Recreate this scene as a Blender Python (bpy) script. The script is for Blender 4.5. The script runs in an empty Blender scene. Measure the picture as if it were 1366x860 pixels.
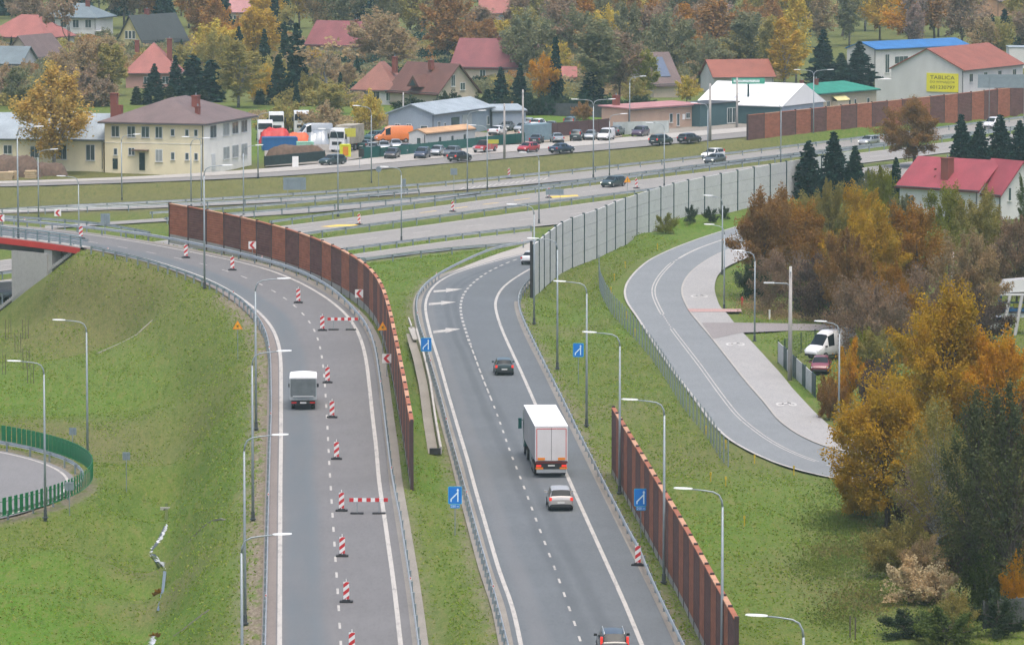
import bpy, bmesh, math, random
import numpy as np
from mathutils import Vector, Matrix
R = math.radians
random.seed(7)
rng = np.random.default_rng(11)
S = bpy.context.scene
COL = S.collection

# ------------------------------------------------------------------ camera
F_PX = 6600.0            # focal length in photo pixels (1366 wide)
CAM_Z = 51.0
PITCH = math.atan(680 / F_PX)
cam_d = bpy.data.cameras.new('camera')
cam_d.sensor_width = 36.0
cam_d.lens = 36.0 * F_PX / 1366.0
cam_d.clip_start = 1.0
cam_d.clip_end = 20000.0
cam = bpy.data.objects.new('camera', cam_d)
COL.objects.link(cam)
cam.location = (0, 0, CAM_Z)
cam.rotation_euler = (math.pi / 2 - PITCH, 0, 0)
S.camera = cam

# ------------------------------------------------------------------ light (overcast)
SUN_EL, SUN_AZ = R(74), R(165)
world = bpy.data.worlds.new('World')
S.world = world
world.use_nodes = True
wn = world.node_tree
wn.nodes.clear()
sky = wn.nodes.new('ShaderNodeTexSky')
sky.sky_type = 'NISHITA'
sky.sun_disc = False
sky.sun_elevation = SUN_EL
sky.sun_rotation = SUN_AZ
sky.air_density = 1.0
sky.dust_density = 6.0
sky.ozone_density = 1.0
bgn = wn.nodes.new('ShaderNodeBackground')
bgn.inputs['Strength'].default_value = 0.15
won = wn.nodes.new('ShaderNodeOutputWorld')
wn.links.new(sky.outputs[0], bgn.inputs['Color'])
wn.links.new(bgn.outputs[0], won.inputs['Surface'])
sun_d = bpy.data.lights.new('sun', 'SUN')
sun_d.energy = 0.7
sun_d.angle = R(28)
sun_d.color = (1.0, 0.97, 0.93)
sun = bpy.data.objects.new('sun', sun_d)
COL.objects.link(sun)
sd = Vector((math.sin(SUN_AZ) * math.cos(SUN_EL), math.cos(SUN_AZ) * math.cos(SUN_EL), math.sin(SUN_EL)))
sun.rotation_euler = sd.to_track_quat('Z', 'Y').to_euler()
S.view_settings.view_transform = 'Standard'
S.view_settings.look = 'None'
S.view_settings.exposure = 0.88
S.view_settings.gamma = 1.0
S.view_settings.use_curve_mapping = False
S.cycles.volume_bounces = 1
S.cycles.max_bounces = 6

# ------------------------------------------------------------------ measuring: photo pixel -> point of the place
CT, ST = math.cos(PITCH), math.sin(PITCH)
def at(px, py, z=0.0):
    u = (px - 683) / F_PX; v = -(py - 430) / F_PX
    dy = CT + v * ST; dz = -ST + v * CT
    t = (z - CAM_Z) / dz
    return Vector((u * t, dy * t, z))
def atf(px, py, zf, dz=0.0):
    z = 0.0
    for _ in range(25):
        p = at(px, py, z)
        z = zf(p.x, p.y) + dz
    p = at(px, py, z)
    return p
def ppm(p):                      # photo pixels per metre at a point
    return F_PX / (p.y * CT + (CAM_Z - p.z) * ST)

def clamp(x, a, b): return max(a, min(b, x))
def zA(x, y): return clamp(0.027 * (y - 345) + 0.3, -1.4, 5.6)
def zB(x, y): return clamp(-0.0066 * (y - 380), -2.2, 1.2)
def zE(x, y): return -1.5
def z0(x, y): return 0.0
def zL(x, y): return -3.0

# ------------------------------------------------------------------ mesh helper
class MB:
    def __init__(s):
        s.v = []; s.f = []; s.m = []; s.uv = {}
    def add(s, vs, fs, mat=0):
        o = len(s.v)
        s.v += [tuple(p) for p in vs]
        for f in fs:
            s.f.append(tuple(i + o for i in f)); s.m.append(mat)
        return s
    def box(s, c, size, rz=0.0, mat=0, M=None):
        hx, hy, hz = size[0] / 2, size[1] / 2, size[2] / 2
        vs = [Vector((x, y, z)) for z in (-hz, hz) for (x, y) in ((-hx, -hy), (hx, -hy), (hx, hy), (-hx, hy))]
        if rz:
            Rm = Matrix.Rotation(rz, 3, 'Z'); vs = [Rm @ v for v in vs]
        if M is not None: vs = [M @ v for v in vs]
        vs = [v + Vector(c) for v in vs]
        return s.add(vs, [(3, 2, 1, 0), (4, 5, 6, 7), (0, 1, 5, 4), (1, 2, 6, 5), (2, 3, 7, 6), (3, 0, 4, 7)], mat)
    def beam(s, a, b, w, h, mat=0):       # box from a to b, width w (sideways), height h, a/b on the centre axis
        a = Vector(a); b = Vector(b); d = (b - a)
        t = Vector((d.x, d.y, 0))
        n = Vector((-t.y, t.x, 0)).normalized() if t.length > 1e-6 else Vector((1, 0, 0))
        upv = d.normalized().cross(n) * -1 if d.length > 0 else Vector((0, 0, 1))
        if upv.z < 0: upv = -upv
        vs = []
        for p in (a, b):
            for (i, j) in ((-1, -1), (1, -1), (1, 1), (-1, 1)):
                vs.append(p + n * (i * w / 2) + upv * (j * h / 2))
        return s.add(vs, [(0, 1, 2, 3), (7, 6, 5, 4), (0, 4, 5, 1), (1, 5, 6, 2), (2, 6, 7, 3), (3, 7, 4, 0)], mat)
    def tube(s, path, rad, n=8, mat=0, cap=True):
        path = [Vector(p) for p in path]
        if not hasattr(rad, '__len__'): rad = [rad] * len(path)
        rings = []
        prev = None
        for i, p in enumerate(path):
            d = (path[min(i + 1, len(path) - 1)] - path[max(i - 1, 0)]).normalized()
            ref = Vector((0, 0, 1)) if abs(d.z) < 0.9 else Vector((0, 1, 0))
            a = d.cross(ref).normalized()
            if prev is not None and prev.length > 0:
                a2 = prev - d * prev.dot(d)
                if a2.length > 1e-4: a = a2.normalized()
            prev = a
            b = d.cross(a)
            rings.append([p + (a * math.cos(2 * math.pi * k / n) + b * math.sin(2 * math.pi * k / n)) * rad[i] for k in range(n)])
        vs = [q for r_ in rings for q in r_]
        fs = []
        for i in range(len(path) - 1):
            for k in range(n):
                k2 = (k + 1) % n
                fs.append((i * n + k, i * n + k2, (i + 1) * n + k2, (i + 1) * n + k))
        if cap:
            fs.append(tuple(range(n))[::-1])
            fs.append(tuple((len(path) - 1) * n + k for k in range(n)))
        return s.add(vs, fs, mat)
    def poly(s, pts, mat=0):
        return s.add(pts, [tuple(range(len(pts)))], mat)
    def prism(s, pts, off, mat=0):        # flat polygon pts extruded by vector off
        n = len(pts); off = Vector(off)
        vs = [Vector(p) for p in pts] + [Vector(p) + off for p in pts]
        fs = [tuple(range(n))[::-1], tuple(range(n, 2 * n))]
        for k in range(n):
            k2 = (k + 1) % n
            fs.append((k, k2, n + k2, n + k))
        return s.add(vs, fs, mat)
    def ribbon(s, L, Rr, mat=0):
        n = len(L); o = len(s.v)
        s.v += [tuple(p) for p in L] + [tuple(p) for p in Rr]
        for i in range(n - 1):
            s.f.append((o + i, o + n + i, o + n + i + 1, o + i + 1)); s.m.append(mat)
        return s
    def build(s, name, mats, parent=None, origin=None, smooth=False, fix=True):
        if not isinstance(mats, (list, tuple)): mats = [mats]
        me = bpy.data.meshes.new(name)
        vs = s.v
        if origin is not None:
            o = origin
            vs = [(a[0] - o[0], a[1] - o[1], a[2] - o[2]) for a in vs]
        me.from_pydata(vs, [], s.f)
        for m in mats: me.materials.append(m)
        me.polygons.foreach_set('material_index', s.m)
        if smooth: me.polygons.foreach_set('use_smooth', [True] * len(s.f))
        if fix:
            b = bmesh.new(); b.from_mesh(me)
            bmesh.ops.recalc_face_normals(b, faces=b.faces)
            b.to_mesh(me); b.free()
        me.update()
        ob = bpy.data.objects.new(name, me)
        COL.objects.link(ob)
        if parent is not None: ob.parent = parent
        elif origin is not None: ob.location = origin
        return ob

def tag(o, label=None, cat=None, group=None, kind=None):
    if label: o['label'] = label
    if cat: o['category'] = cat
    if group: o['group'] = group
    if kind: o['kind'] = kind
    return o
def thing(name, loc, label, cat, group=None, rz=0.0):
    o = bpy.data.objects.new(name, None)
    o.empty_display_size = 0.5
    COL.objects.link(o)
    o.location = loc; o.rotation_euler = (0, 0, rz)
    return tag(o, label, cat, group)
def kids(o): return [c for c in o.children]
def copy_tree(o, parent=None):
    c = o.copy(); COL.objects.link(c)
    if parent is not None: c.parent = parent
    for ch in kids(o): copy_tree(ch, c)
    return c
def place(o, loc, rz=0.0, label=None, cat=None, group=None):
    o.location = loc; o.rotation_euler = (0, 0, rz)
    tag(o, label, cat, group)
    return o
def struct(o, name=None):
    o['kind'] = 'structure'
    return o
class Proto:                      # first use places the thing itself, later uses place copies
    def __init__(s, root): s.root = root; s.used = False
    def put(s, loc, rz, label, cat, group=None, scale=None):
        o = s.root if not s.used else copy_tree(s.root)
        if not s.used: s.used = True
        elif 'group' in o and not group: del o['group']
        place(o, loc, rz, label, cat, group)
        if scale: o.scale = scale
        return o

# ------------------------------------------------------------------ materials
def newmat(name):
    m = bpy.data.materials.new(name); m.use_nodes = True
    nt = m.node_tree; bs = nt.nodes['Principled BSDF']
    return m, nt, bs
def N(nt, t, **kw):
    n = nt.nodes.new(t)
    for k, v in kw.items():
        if k in n.inputs: n.inputs[k].default_value = v
        else: setattr(n, k, v)
    return n
def mixrgb(nt, fac, a, b, mode='MIX'):
    n = nt.nodes.new('ShaderNodeMix'); n.data_type = 'RGBA'; n.blend_type = mode
    n.clamp_factor = True
    for sock, val in ((n.inputs[0], fac), (n.inputs[6], a), (n.inputs[7], b)):
        if isinstance(val, (int, float)): sock.default_value = val
        elif isinstance(val, tuple): sock.default_value = (val + (1.0,))[:4]
        else: nt.links.new(val, sock)
    return n.outputs[2]
def noise(nt, vec, scale, detail=3.0, rough=0.55):
    n = nt.nodes.new('ShaderNodeTexNoise')
    n.inputs['Scale'].default_value = scale; n.inputs['Detail'].default_value = detail
    n.inputs['Roughness'].default_value = rough
    if vec is not None: nt.links.new(vec, n.inputs['Vector'])
    return n.outputs[0]
def ramp(nt, fac, a, b, lo=0.0, hi=1.0):
    n = nt.nodes.new('ShaderNodeMapRange')
    n.inputs['From Min'].default_value = a; n.inputs['From Max'].default_value = b
    n.inputs['To Min'].default_value = lo; n.inputs['To Max'].default_value = hi
    nt.links.new(fac, n.inputs['Value'])
    return n.outputs[0]
def math_(nt, op, a, b=None):
    n = nt.nodes.new('ShaderNodeMath'); n.operation = op
    for sock, v in ((n.inputs[0], a), (n.inputs[1], b)):
        if v is None: continue
        if isinstance(v, (int, float)): sock.default_value = v
        else: nt.links.new(v, sock)
    return n.outputs[0]
def mapvec(nt, vec, scale=(1, 1, 1), rot=(0, 0, 0)):
    n = nt.nodes.new('ShaderNodeMapping')
    n.inputs['Scale'].default_value = scale; n.inputs['Rotation'].default_value = rot
    nt.links.new(vec, n.inputs['Vector'])
    return n.outputs[0]
def pos(nt): return nt.nodes.new('ShaderNodeNewGeometry').outputs['Position']
def objc(nt): return nt.nodes.new('ShaderNodeTexCoord').outputs['Object']
def bump(nt, bs, h, strength=0.3, dist=0.05):
    n = nt.nodes.new('ShaderNodeBump')
    n.inputs['Strength'].default_value = strength; n.inputs['Distance'].default_value = dist
    nt.links.new(h, n.inputs['Height']); nt.links.new(n.outputs[0], bs.inputs['Normal'])
def mul(c, k): return tuple(min(1.0, x * k) for x in c)
MATS = {}
def mat(name, col, rough=0.6, metal=0.0, var=0.12, scale=1.5, space='obj', spec=0.5, coat=0.0):
    """plain painted / moulded surface with a little dirt"""
    if name in MATS: return MATS[name]
    m, nt, bs = newmat(name)
    v = objc(nt) if space == 'obj' else pos(nt)
    n1 = noise(nt, v, scale, 4.0)
    f = ramp(nt, n1, 0.3, 0.7)
    c = mixrgb(nt, f, mul(col, 1 - var), mul(col, 1 + var))
    nt.links.new(c, bs.inputs['Base Color'])
    bs.inputs['Roughness'].default_value = rough
    bs.inputs['Metallic'].default_value = metal
    bs.inputs['Specular IOR Level'].default_value = spec
    if coat: bs.inputs['Coat Weight'].default_value = coat; bs.inputs['Coat Roughness'].default_value = 0.08
    MATS[name] = m
    return m

def asphalt(name, col, var=0.18, tracks=None, wearcol=None):
    """tracks: list of (u, width, darkness) across the ribbon in metres, uses the 'across' attribute"""
    m, nt, bs = newmat(name)
    p = pos(nt)
    big = noise(nt, p, 0.12, 3.0)
    mid = noise(nt, mapvec(nt, p, (1.6, .30, 1)), 1.0, 5.0, .65)
    grit = noise(nt, mapvec(nt, p, (5.5, 1.3, 3)), 1.0, 3.0, .7)
    fine = noise(nt, p, 26.0, 2.0, 0.7)
    c = mixrgb(nt, ramp(nt, big, 0.35, 0.65), mul(col, 1 - var), mul(col, 1 + var))
    c = mixrgb(nt, ramp(nt, mid, 0.42, 0.66, 0, 0.6), c, mul(col, 0.78))
    c = mixrgb(nt, ramp(nt, grit, 0.34, 0.66, 0.0, 0.5), c, mul(col, 1.22))
    c = mixrgb(nt, ramp(nt, grit, 0.42, 0.26, 0.0, 0.5), c, mul(col, 0.72))
    c = mixrgb(nt, ramp(nt, fine, 0.3, 0.7, 0.0, 0.45), c, mul(col, 1.35))
    if tracks:
        a = nt.nodes.new('ShaderNodeAttribute'); a.attribute_name = 'across'
        u = a.outputs['Fac']
        wob = math_(nt, 'ADD', u, ramp(nt, noise(nt, p, 0.05, 2.0), 0, 1, -0.35, 0.35))
        for (cu, w, col2, amt) in tracks:
            d = math_(nt, 'ABSOLUTE', math_(nt, 'SUBTRACT', wob, cu))
            f = ramp(nt, d, w, w * 0.35, 0.0, amt)
            f = math_(nt, 'MULTIPLY', f, ramp(nt, noise(nt, mapvec(nt, p, (1, .15, 1)), 0.5, 3.0), 0.3, 0.7, 0.55, 1.0))
            c = mixrgb(nt, f, c, col2)
    nt.links.new(c, bs.inputs['Base Color'])
    bs.inputs['Roughness'].default_value = 0.82
    bs.inputs['Specular IOR Level'].default_value = 0.35
    bump(nt, bs, fine, 0.25, 0.01)
    MATS[name] = m
    return m
def worn_paint(name, col, under):
    m, nt, bs = newmat(name)
    p = pos(nt)
    n1 = noise(nt, mapvec(nt, p, (3.0, .55, 1)), 1.0, 5.0, .7); n2 = noise(nt, p, .25, 2.0)
    f = math_(nt, 'MULTIPLY', ramp(nt, n1, .50, .64), ramp(nt, n2, .35, .65, .25, .75))
    c = mixrgb(nt, f, col, under)
    c = mixrgb(nt, ramp(nt, noise(nt, mapvec(nt, p, (6, 1.5, 1)), 1.0, 3.0), .35, .65, 0, .35), c, mul(col, .75))
    nt.links.new(c, bs.inputs['Base Color']); bs.inputs['Roughness'].default_value = .8
    MATS[name] = m
    return m
# ------------------------------------------------------------------ traced lines (photo pixels) of the roads
def smooth_path(P, step=2.0, sigma=3.0):
    P = np.array([tuple(p) for p in P], float)
    seg = np.linalg.norm(np.diff(P, axis=0), axis=1)
    s = np.concatenate([[0], np.cumsum(seg)])
    n = max(3, int(round(s[-1] / step)) + 1)
    t = np.linspace(0, s[-1], n)
    Q = np.stack([np.interp(t, s, P[:, k]) for k in range(3)], 1)
    if sigma > 0 and n > 6:
        k = int(min(3 * sigma, n - 2))
        w = np.exp(-0.5 * (np.arange(-k, k + 1) / sigma) ** 2); w /= w.sum()
        pre = 2 * Q[0] - Q[1:k + 1][::-1]; post = 2 * Q[-1] - Q[-k - 1:-1][::-1]
        E = np.concatenate([pre, Q, post])
        Q = np.stack([np.convolve(E[:, j], w, 'valid') for j in range(3)], 1)
    return Q
def trace(pts, zf, dz=0.0, step=2.0, sigma=3.0):
    return smooth_path([atf(a, b, zf, dz) for a, b in pts], step, sigma)
def resample_n(Q, n):
    seg = np.linalg.norm(np.diff(Q, axis=0), axis=1)
    s = np.concatenate([[0], np.cumsum(seg)])
    t = np.linspace(0, s[-1], n)
    return np.stack([np.interp(t, s, Q[:, k]) for k in range(3)], 1)
def normals(Q):
    d = np.gradient(Q[:, :2], axis=0)
    d /= np.maximum(np.linalg.norm(d, axis=1, keepdims=True), 1e-6)
    return np.stack([-d[:, 1], d[:, 0]], 1)      # left-hand side normal
def offset(Q, d, dz=0.0):                        # + = left of travel
    n = normals(Q); O = Q.copy()
    O[:, :2] += n * d
    for zf in (zA, zB):          # keep to the road's own plane where the path lies on it
        if np.abs(np.array([zf(a, b) for a, b in Q[:, :2]]) - Q[:, 2]).max() < .08 and np.ptp(Q[:, 2]) > .2:
            O[:, 2] = [zf(a, b) for a, b in O[:, :2]]; break
    O[:, 2] += dz
    return O
def arclen(Q):
    seg = np.linalg.norm(np.diff(Q, axis=0), axis=1)
    return np.concatenate([[0], np.cumsum(seg)])
def point_at(Q, s_, sl):
    return np.array([np.interp(s_, sl, Q[:, k]) for k in range(3)])
def lift(Q, dz):
    O = Q.copy(); O[:, 2] += dz; return O
def extend(Q, d0=0.0, d1=0.0):
    out = Q
    if d0:
        v = Q[0] - Q[3]; v /= np.linalg.norm(v); n = int(d0 / 3) + 1
        out = np.concatenate([[Q[0] + v * d0 * k / n for k in range(n, 0, -1)], out])
    if d1:
        v = Q[-1] - Q[-4]; v /= np.linalg.norm(v); n = int(d1 / 3) + 1
        out = np.concatenate([out, [Q[-1] + v * d1 * k / n for k in range(1, n + 1)]])
    return out

# ROAD A: two lanes climbing to the overpass (trace runs away from the camera)
A_right_px = [(534.5,860),(528,800),(522,752),(517,720),(512,682),(505.5,645),(502,595),(498,565),(494,527),(491,497),(486,465),(478,442),(469,427),
              (459,415),(442,401),(417,385),(392,372),(367,362),(341,353),(325,350),(275,340),(225,330),(175,321),(117,312),(60,305.5),(0,301)]
A_left_px = [(373,860),(374,645),(374.5,620),(375,580),(375,526),(375,481),(373,461.5),(370,450),(363,435),(353,422),(342,413),(324.5,398),(288,376),(244,359),
             (200,345.5),(160,336.5),(120,328.5),(60,320),(0,314)]
A_dash_px = [(453,830),(450.7,791.6),(443.5,686.6),(441.6,655),(439.5,624),(438,593),(436.5,563),(435.5,547),(434,518),(431.4,490),(430,477),(427.4,464),
             (425,452),(420,440),(413,427.5),(403,416),(391,405),(376,394),(358,383.5),(338,373),(315,365),(288,356),(260,348.6),(228,342),(170,331),(117,321),(60,313.5),(0,308)]
AR = extend(trace(A_right_px, zA), 60, 60)
AL = extend(trace(A_left_px, zA), 60, 60)
AD = extend(trace(A_dash_px, zA), 45, 60)
# ROAD B: two lanes coming off the expressway
B_left_px = [(695,860),(684,807.5),(667,765),(644.5,687.5),(632,645),(625,617),(612.6,576),(598,526),(585.5,480.6),(575,448),(569,423),(567,411),(568,399.6),(574,386),
             (584,376),(598.6,367),(613,361.5),(634,355.7),(664.6,347),(698,339),(735,330)]
B_right_px = [(856.5,860),(834,805),(814,761),(784,695),(761.5,645),(715,540.5),(694.6,494),(679,461),(672,445.4),(664.6,426),(661,412),(660,405),(661.6,398),(667.5,386.5),
              (676,377.7),(689.5,369),(707,358),(735,346.5)]
B_dash_px = [(776,860),(772,846),(745,770.5),(720,706),(699,649),(679,598.5),(671.6,576),(664,555),(656.6,535),(648.5,515.5),(641,496.7),(635,479.5),(628.7,463),(624,450.5),
             (619,434),(616,424.6),(614,413),(614.5,404),(616,396.7),(621,387.6),(628.6,379),(639.6,370),(645.5,365.6),(661.6,357),(670,353),(680.7,348.6),(691,344),(735,335)]
BL = extend(trace(B_left_px, zB, sigma=2.5), 60, 25)
BR = extend(trace(B_right_px, zB, sigma=2.5), 60, 25)
BD = extend(trace(B_dash_px, zB, sigma=2.5), 60, 25)
# ROAD G: local road on the right with foot and cycle path
G_left_px = [(1130,641),(1100,636),(1071.5,630),(1025,615),(971.5,587.5),(946.5,562.5),(924,530),(896.5,495),(869,455),(848.5,422),(834.6,403),(831,389.6),(834.6,376.5),(846,362),
             (864,346.4),(893,332.5),(922.6,321),(952,311),(978,303),(1010,294),(1050,284)]
G_right_px = [(1150,607),(1128,606),(1104,599),(1064,580),(1036.5,560),(1025,542.5),(994,507.5),(949,450),(934,432.5),(919.5,415.5),(910,395.5),(909,385),(914,372),(925.5,359),(944.5,346),
              (958,338.5),(980,329.5),(1015,318),(1050,308)]
G_mid_px = [(1130,628),(1086.5,615),(1056.5,604),(1025,587),(1009,575),(984,555),(959,522.5),(934,487.5),(896.5,439),(881,414.7),(872,395.5),(871,384),(878.6,369),(893,353),
            (906.5,343.5),(931,331),(963,320),(1000,308),(1050,295)]
GL = extend(trace(G_left_px, z0, sigma=2.0), 150, 0)
GR = extend(trace(G_right_px, z0, sigma=2.0), 150, 0)
GM = extend(trace(G_mid_px, z0, sigma=2.0), 150, 0)
H_right_px = [(1130,583),(1114,575),(1086.5,550),(1054,515),(1048,506),(1021.5,476.7),(1002.5,456),(989,442),(977.6,429),(969,416.6),(961,411.6),(955,395.5),(952.6,384),(956,369),(968,356.5),(985,349),(1015,337),(1050,326)]
HR = extend(trace(H_right_px, z0, sigma=1.5), 150, 0)
# EXPRESSWAY strips: (upper edge px, lower edge px)
E0_top = [(0,281),(200,275),(400,264),(495,257),(600,247),(717,235),(800,227),(932,212),(1000,204),(1180,181),(1366,158)]
E0_bot = [(0,284.5),(200,278.5),(400,268.5),(495,262.5),(600,255),(717,245),(800,237),(932,221.5),(1000,213.5),(1180,192),(1366,170)]
E0b_top = [(60,301),(150,296),(200,291.5),(300,285.5),(400,279.5),(500,270),(600,259.5),(640,255)]
E0b_bot = [(60,305),(150,299.5),(200,295.5),(300,291),(400,285.5),(500,276),(600,263),(640,257.5)]
E1_top = [(0,347),(200,323),(400,298.5),(502.6,286),(600,272.8),(717,256.3),(800,246),(841,241.5),(1000,222),(1180,200),(1366,177)]
E1_bot = [(0,362),(200,336),(409,310),(502.6,297.5),(600,287),(673,277),(717,271),(800,261),(841,256),(1000,236),(1180,214),(1366,191)]
E2_top = [(0,374),(200,347),(429,318),(532,305.5),(600,296),(673,286),(717,279.6),(770,272.5),(841,263),(1000,243),(1180,220),(1366,197)]
E2_bot = [(0,393),(200,364),(458.6,331.5),(535,322),(600,313),(642.6,309),(710,302.5),(770,297),(841,289),(1000,268),(1180,243),(1366,219)]
E3_top = [(200,373),(473,339.6),(540,328.6),(600,322),(628,316.5),(710,308)]
E3_bot = [(200,381),(488,347),(546.5,339.6),(600,333),(642,329),(665,326.5),(710,322)]
F_top = [(-40,246.5),(0,245),(200,239.5),(400,228),(500,219),(600,210),(700,201),(800,193),(900,184),(1000,176),(1180,156),(1366,131)]
F_bot = [(-40,250),(0,249),(200,243.5),(400,234.5),(500,226),(600,217.5),(700,209.5),(800,200.5),(900,191.5),(1000,182.5),(1180,162.5),(1366,138)]
def strip(top, bot, zf, sigma=6.0):
    return extend(trace(top, zf, sigma=sigma), 60, 120), extend(trace(bot, zf, sigma=sigma), 60, 120)
E0 = strip(E0_top, E0_bot, zE); E1 = strip(E1_top, E1_bot, zE); E2 = strip(E2_top, E2_bot, zE)
E0b = (trace(E0b_top, zE, sigma=4), trace(E0b_bot, zE, sigma=4))
E3 = (trace(E3_top, zE, sigma=4), trace(E3_bot, zE, sigma=4))
FR = strip(F_top, F_bot, z0)
# LOOP ROAD on the left: a bend of about 36 m radius whose outer edge is traced
_l0, _l1, _l2 = at(0, 609, -3), at(86, 634, -3), at(0, 697, -3)
_m = (_l0 + _l2) / 2; _c = (_l0 - _l2).length
L_apex = at(96, 645, -3)
_sag = L_apex.x - _m.x
L_R = _c * _c / (8 * _sag) + _sag / 2
L_C = Vector((L_apex.x - L_R, _m.y, -3))

# ------------------------------------------------------------------ terrain
CTRL = [  # px, py, z : what the ground does away from the roads
 (222,668,-5.2),(222,700,-5.4),(200,740,-5.6),(215,765,-5.7),(212,800,-5.8),(205,860,-6.0),(200,930,-6.2),
 (0,742,-3.2),(60,737,-3.2),(93,735,-3.3),(40,800,-3.3),(0,830,-3.2),(18,860,-3.4),(-60,800,-3.0),(-60,900,-3.2),
 (-20,425,-2.9),(0,427,-2.8),(30,425,-2.2),(42,405,-0.7),(60,415,-.9),(78,388,1.2),(92,368,2.6),(112,362,3.3),(20,442,-2.9),(140,372,3.0),(-30,450,-3),
 (60,745,-3.2),(100,760,-4.0),(75,800,-3.9),(180,800,-5.5),(175,840,-5.7),(250,790,-4.6),(245,840,-4.9),(240,700,-4.6),(120,680,-3.3),(150,700,-4.0),(125,640,-3.2),(-40,720,-3.4),(60,722,-4.0),(100,718,-4.2),
 (0,440,-3.0),(60,470,-3.0),(100,520,-3.0),(0,520,-3.0),(50,560,-3.1),(150,560,-3.3),(-60,480,-3.0),(-60,560,-3.0),
 (130,478,-3.0),(185,545,-3.5),(215,600,-4.2),(235,630,-4.6),(170,620,-3.6),(190,650,-4.2),
 (150,800,-4.9),(160,760,-4.7),(140,840,-5.2),(270,750,-3.6),(262,820,-3.9),(265,690,-3.5),(275,620,-2.8),(255,540,-1.6),
 (300,480,0.3),(200,440,0.3),(120,400,0.9),
 (745,420,-2.0),(752,460,-1.9),(772,520,-1.7),(800,590,-1.4),(735,395,-2.2),
 (815,440,-0.3),(860,500,-0.2),(920,585,-0.2),(870,600,-0.9),(930,680,-0.5),(980,740,-0.6),(1010,820,-0.8),(960,660,-0.1),
 (1060,680,-0.1),(1050,760,-0.3),(1100,700,-0.2),(1180,740,-0.3),(1250,800,-0.4),(1330,840,-0.5),(1150,860,-0.6),(1366,700,0),
 (560,360,-1.3),(600,345,-1.5),(530,400,-0.4),(520,350,-1.4),(490,365,-1.2),
 (590,650,0.0),(585,720,0.0),(600,800,0.1),(620,860,0.2),(560,480,0.2),(570,560,0.1),
 (1000,440,0),(1080,470,0),(1150,520,0),(1050,400,0),(1250,450,0),(1366,520,0),(1200,380,0),(1366,400,0),(1100,300,-0.2),(1300,300,0),(1366,250,-0.3),
 (850,320,-0.9),(930,300,-0.9),(780,360,-1.2),(1000,290,-0.8),
 (0,255,-1.2),(200,260,-1.2),(500,240,-0.9),(800,212,-0.9),(1000,190,-0.9),
 (0,220,0.0),(300,200,0.0),(600,180,0.0),(900,160,0.0),(1200,130,0.0),(0,140,0),(300,120,0),(600,110,0),(900,100,0),(1200,90,0),
 (0,40,1),(400,40,1),(800,40,1),(1200,40,1),(0,0,2),(683,0,2),(1366,0,2),
]
cp = [at(a, b, z) for a, b, z in CTRL]
for (x, y, z) in [(-300,100,-3),(0,100,-1),(300,100,0),(-300,400,-3),(300,400,0),(-300,700,0),(300,700,0),(-400,1100,1),(400,1100,1),(-600,1800,3),(600,1800,3),(0,1800,3),(0,-300,0),(0,3000,3),
                  (-120,420,-3),(-120,330,-3.5),(-80,290,-3.5),(120,420,0),(100,330,-0.3)]:
    cp.append(Vector((x, y, z)))
cxy = np.array([(p.x, p.y) for p in cp]); cz = np.array([p.z for p in cp])
def phi(r2): return np.sqrt(r2 + 2.5)
_K = phi(((cxy[:, None] - cxy[None]) ** 2).sum(-1))
_w = np.linalg.solve(_K + 0.0 * np.eye(len(cz)), cz - cz.mean())
def base_h(P):
    out = np.zeros(len(P))
    for i in range(0, len(P), 20000):
        q = P[i:i + 20000]
        out[i:i + 20000] = phi(((q[:, None] - cxy[None]) ** 2).sum(-1)) @ _w
    return out + cz.mean()

CORR = []   # (samples xyz, half widths, flat margin, slope length)
def corridor(Lq, Rq, margin, slope, keep=None):
    n = max(len(Lq), len(Rq))
    a, b0 = resample_n(Lq, n), resample_n(Rq, 3 * n)
    b = b0[((a[:, None, :2] - b0[None, :, :2]) ** 2).sum(-1).argmin(1)]       # the nearest point across the road
    c = (a + b) / 2; hw = np.linalg.norm((a - b)[:, :2], axis=1) / 2
    if keep is not None:
        k = keep(c); c, hw = c[k], hw[k]
    CORR.append((c, hw, margin, slope))
BRIDGE_X = -45.2                       # the embankment ends here, the overpass deck begins
corridor(GL, HR, 1.0, 5.0)
corridor(FR[0], FR[1], 1.0, 6.0)
_th = np.linspace(-1.4, 1.4, 60)
_lc = np.stack([L_C.x + (L_R - 4) * np.cos(_th), L_C.y + (L_R - 4) * np.sin(_th), np.full(60, -3.0)], 1)
CORR.append((_lc, np.full(60, 4.0), 1.8, 4.0))
corridor(BL, BR, 3.0, 4.5)
corridor(AL, AR, 1.9, 8.0, keep=lambda c: c[:, 0] > BRIDGE_X)
for e in (E0, E1, E2, E3, E0b): corridor(e[0], e[1], 1.5, 5.0)

def corr_apply(P, h):
    num = np.zeros(len(P)); den = np.zeros(len(P)); wm = np.zeros(len(P))
    for ci, (c, hw, mg, sl) in enumerate(CORR):
        lo = c[:, :2].min(0) - 30; hi = c[:, :2].max(0) + 30
        idx = np.where((P[:, 0] > lo[0]) & (P[:, 0] < hi[0]) & (P[:, 1] > lo[1]) & (P[:, 1] < hi[1]))[0]
        for i in range(0, len(idx), 20000):
            j = idx[i:i + 20000]
            d2 = ((P[j][:, None] - c[None, :, :2]) ** 2).sum(-1)
            k = d2.argmin(1)
            d = np.sqrt(d2[np.arange(len(j)), k])
            t = np.clip((d - hw[k] - mg) / sl, 0, 1)
            w = 1 - t * t * (3 - 2 * t)
            q = w ** 8
            num[j] += q * (c[k, 2] - 0.14); den[j] += q; wm[j] = np.maximum(wm[j], w)
    return h * (1 - wm) + np.where(den > 0, num / np.maximum(den, 1e-12), 0) * wm
ST0, ST1 = at(98, 338.5, 4.3), at(0, 414, -2.6)      # line of the stairs down the end of the embankment
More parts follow.
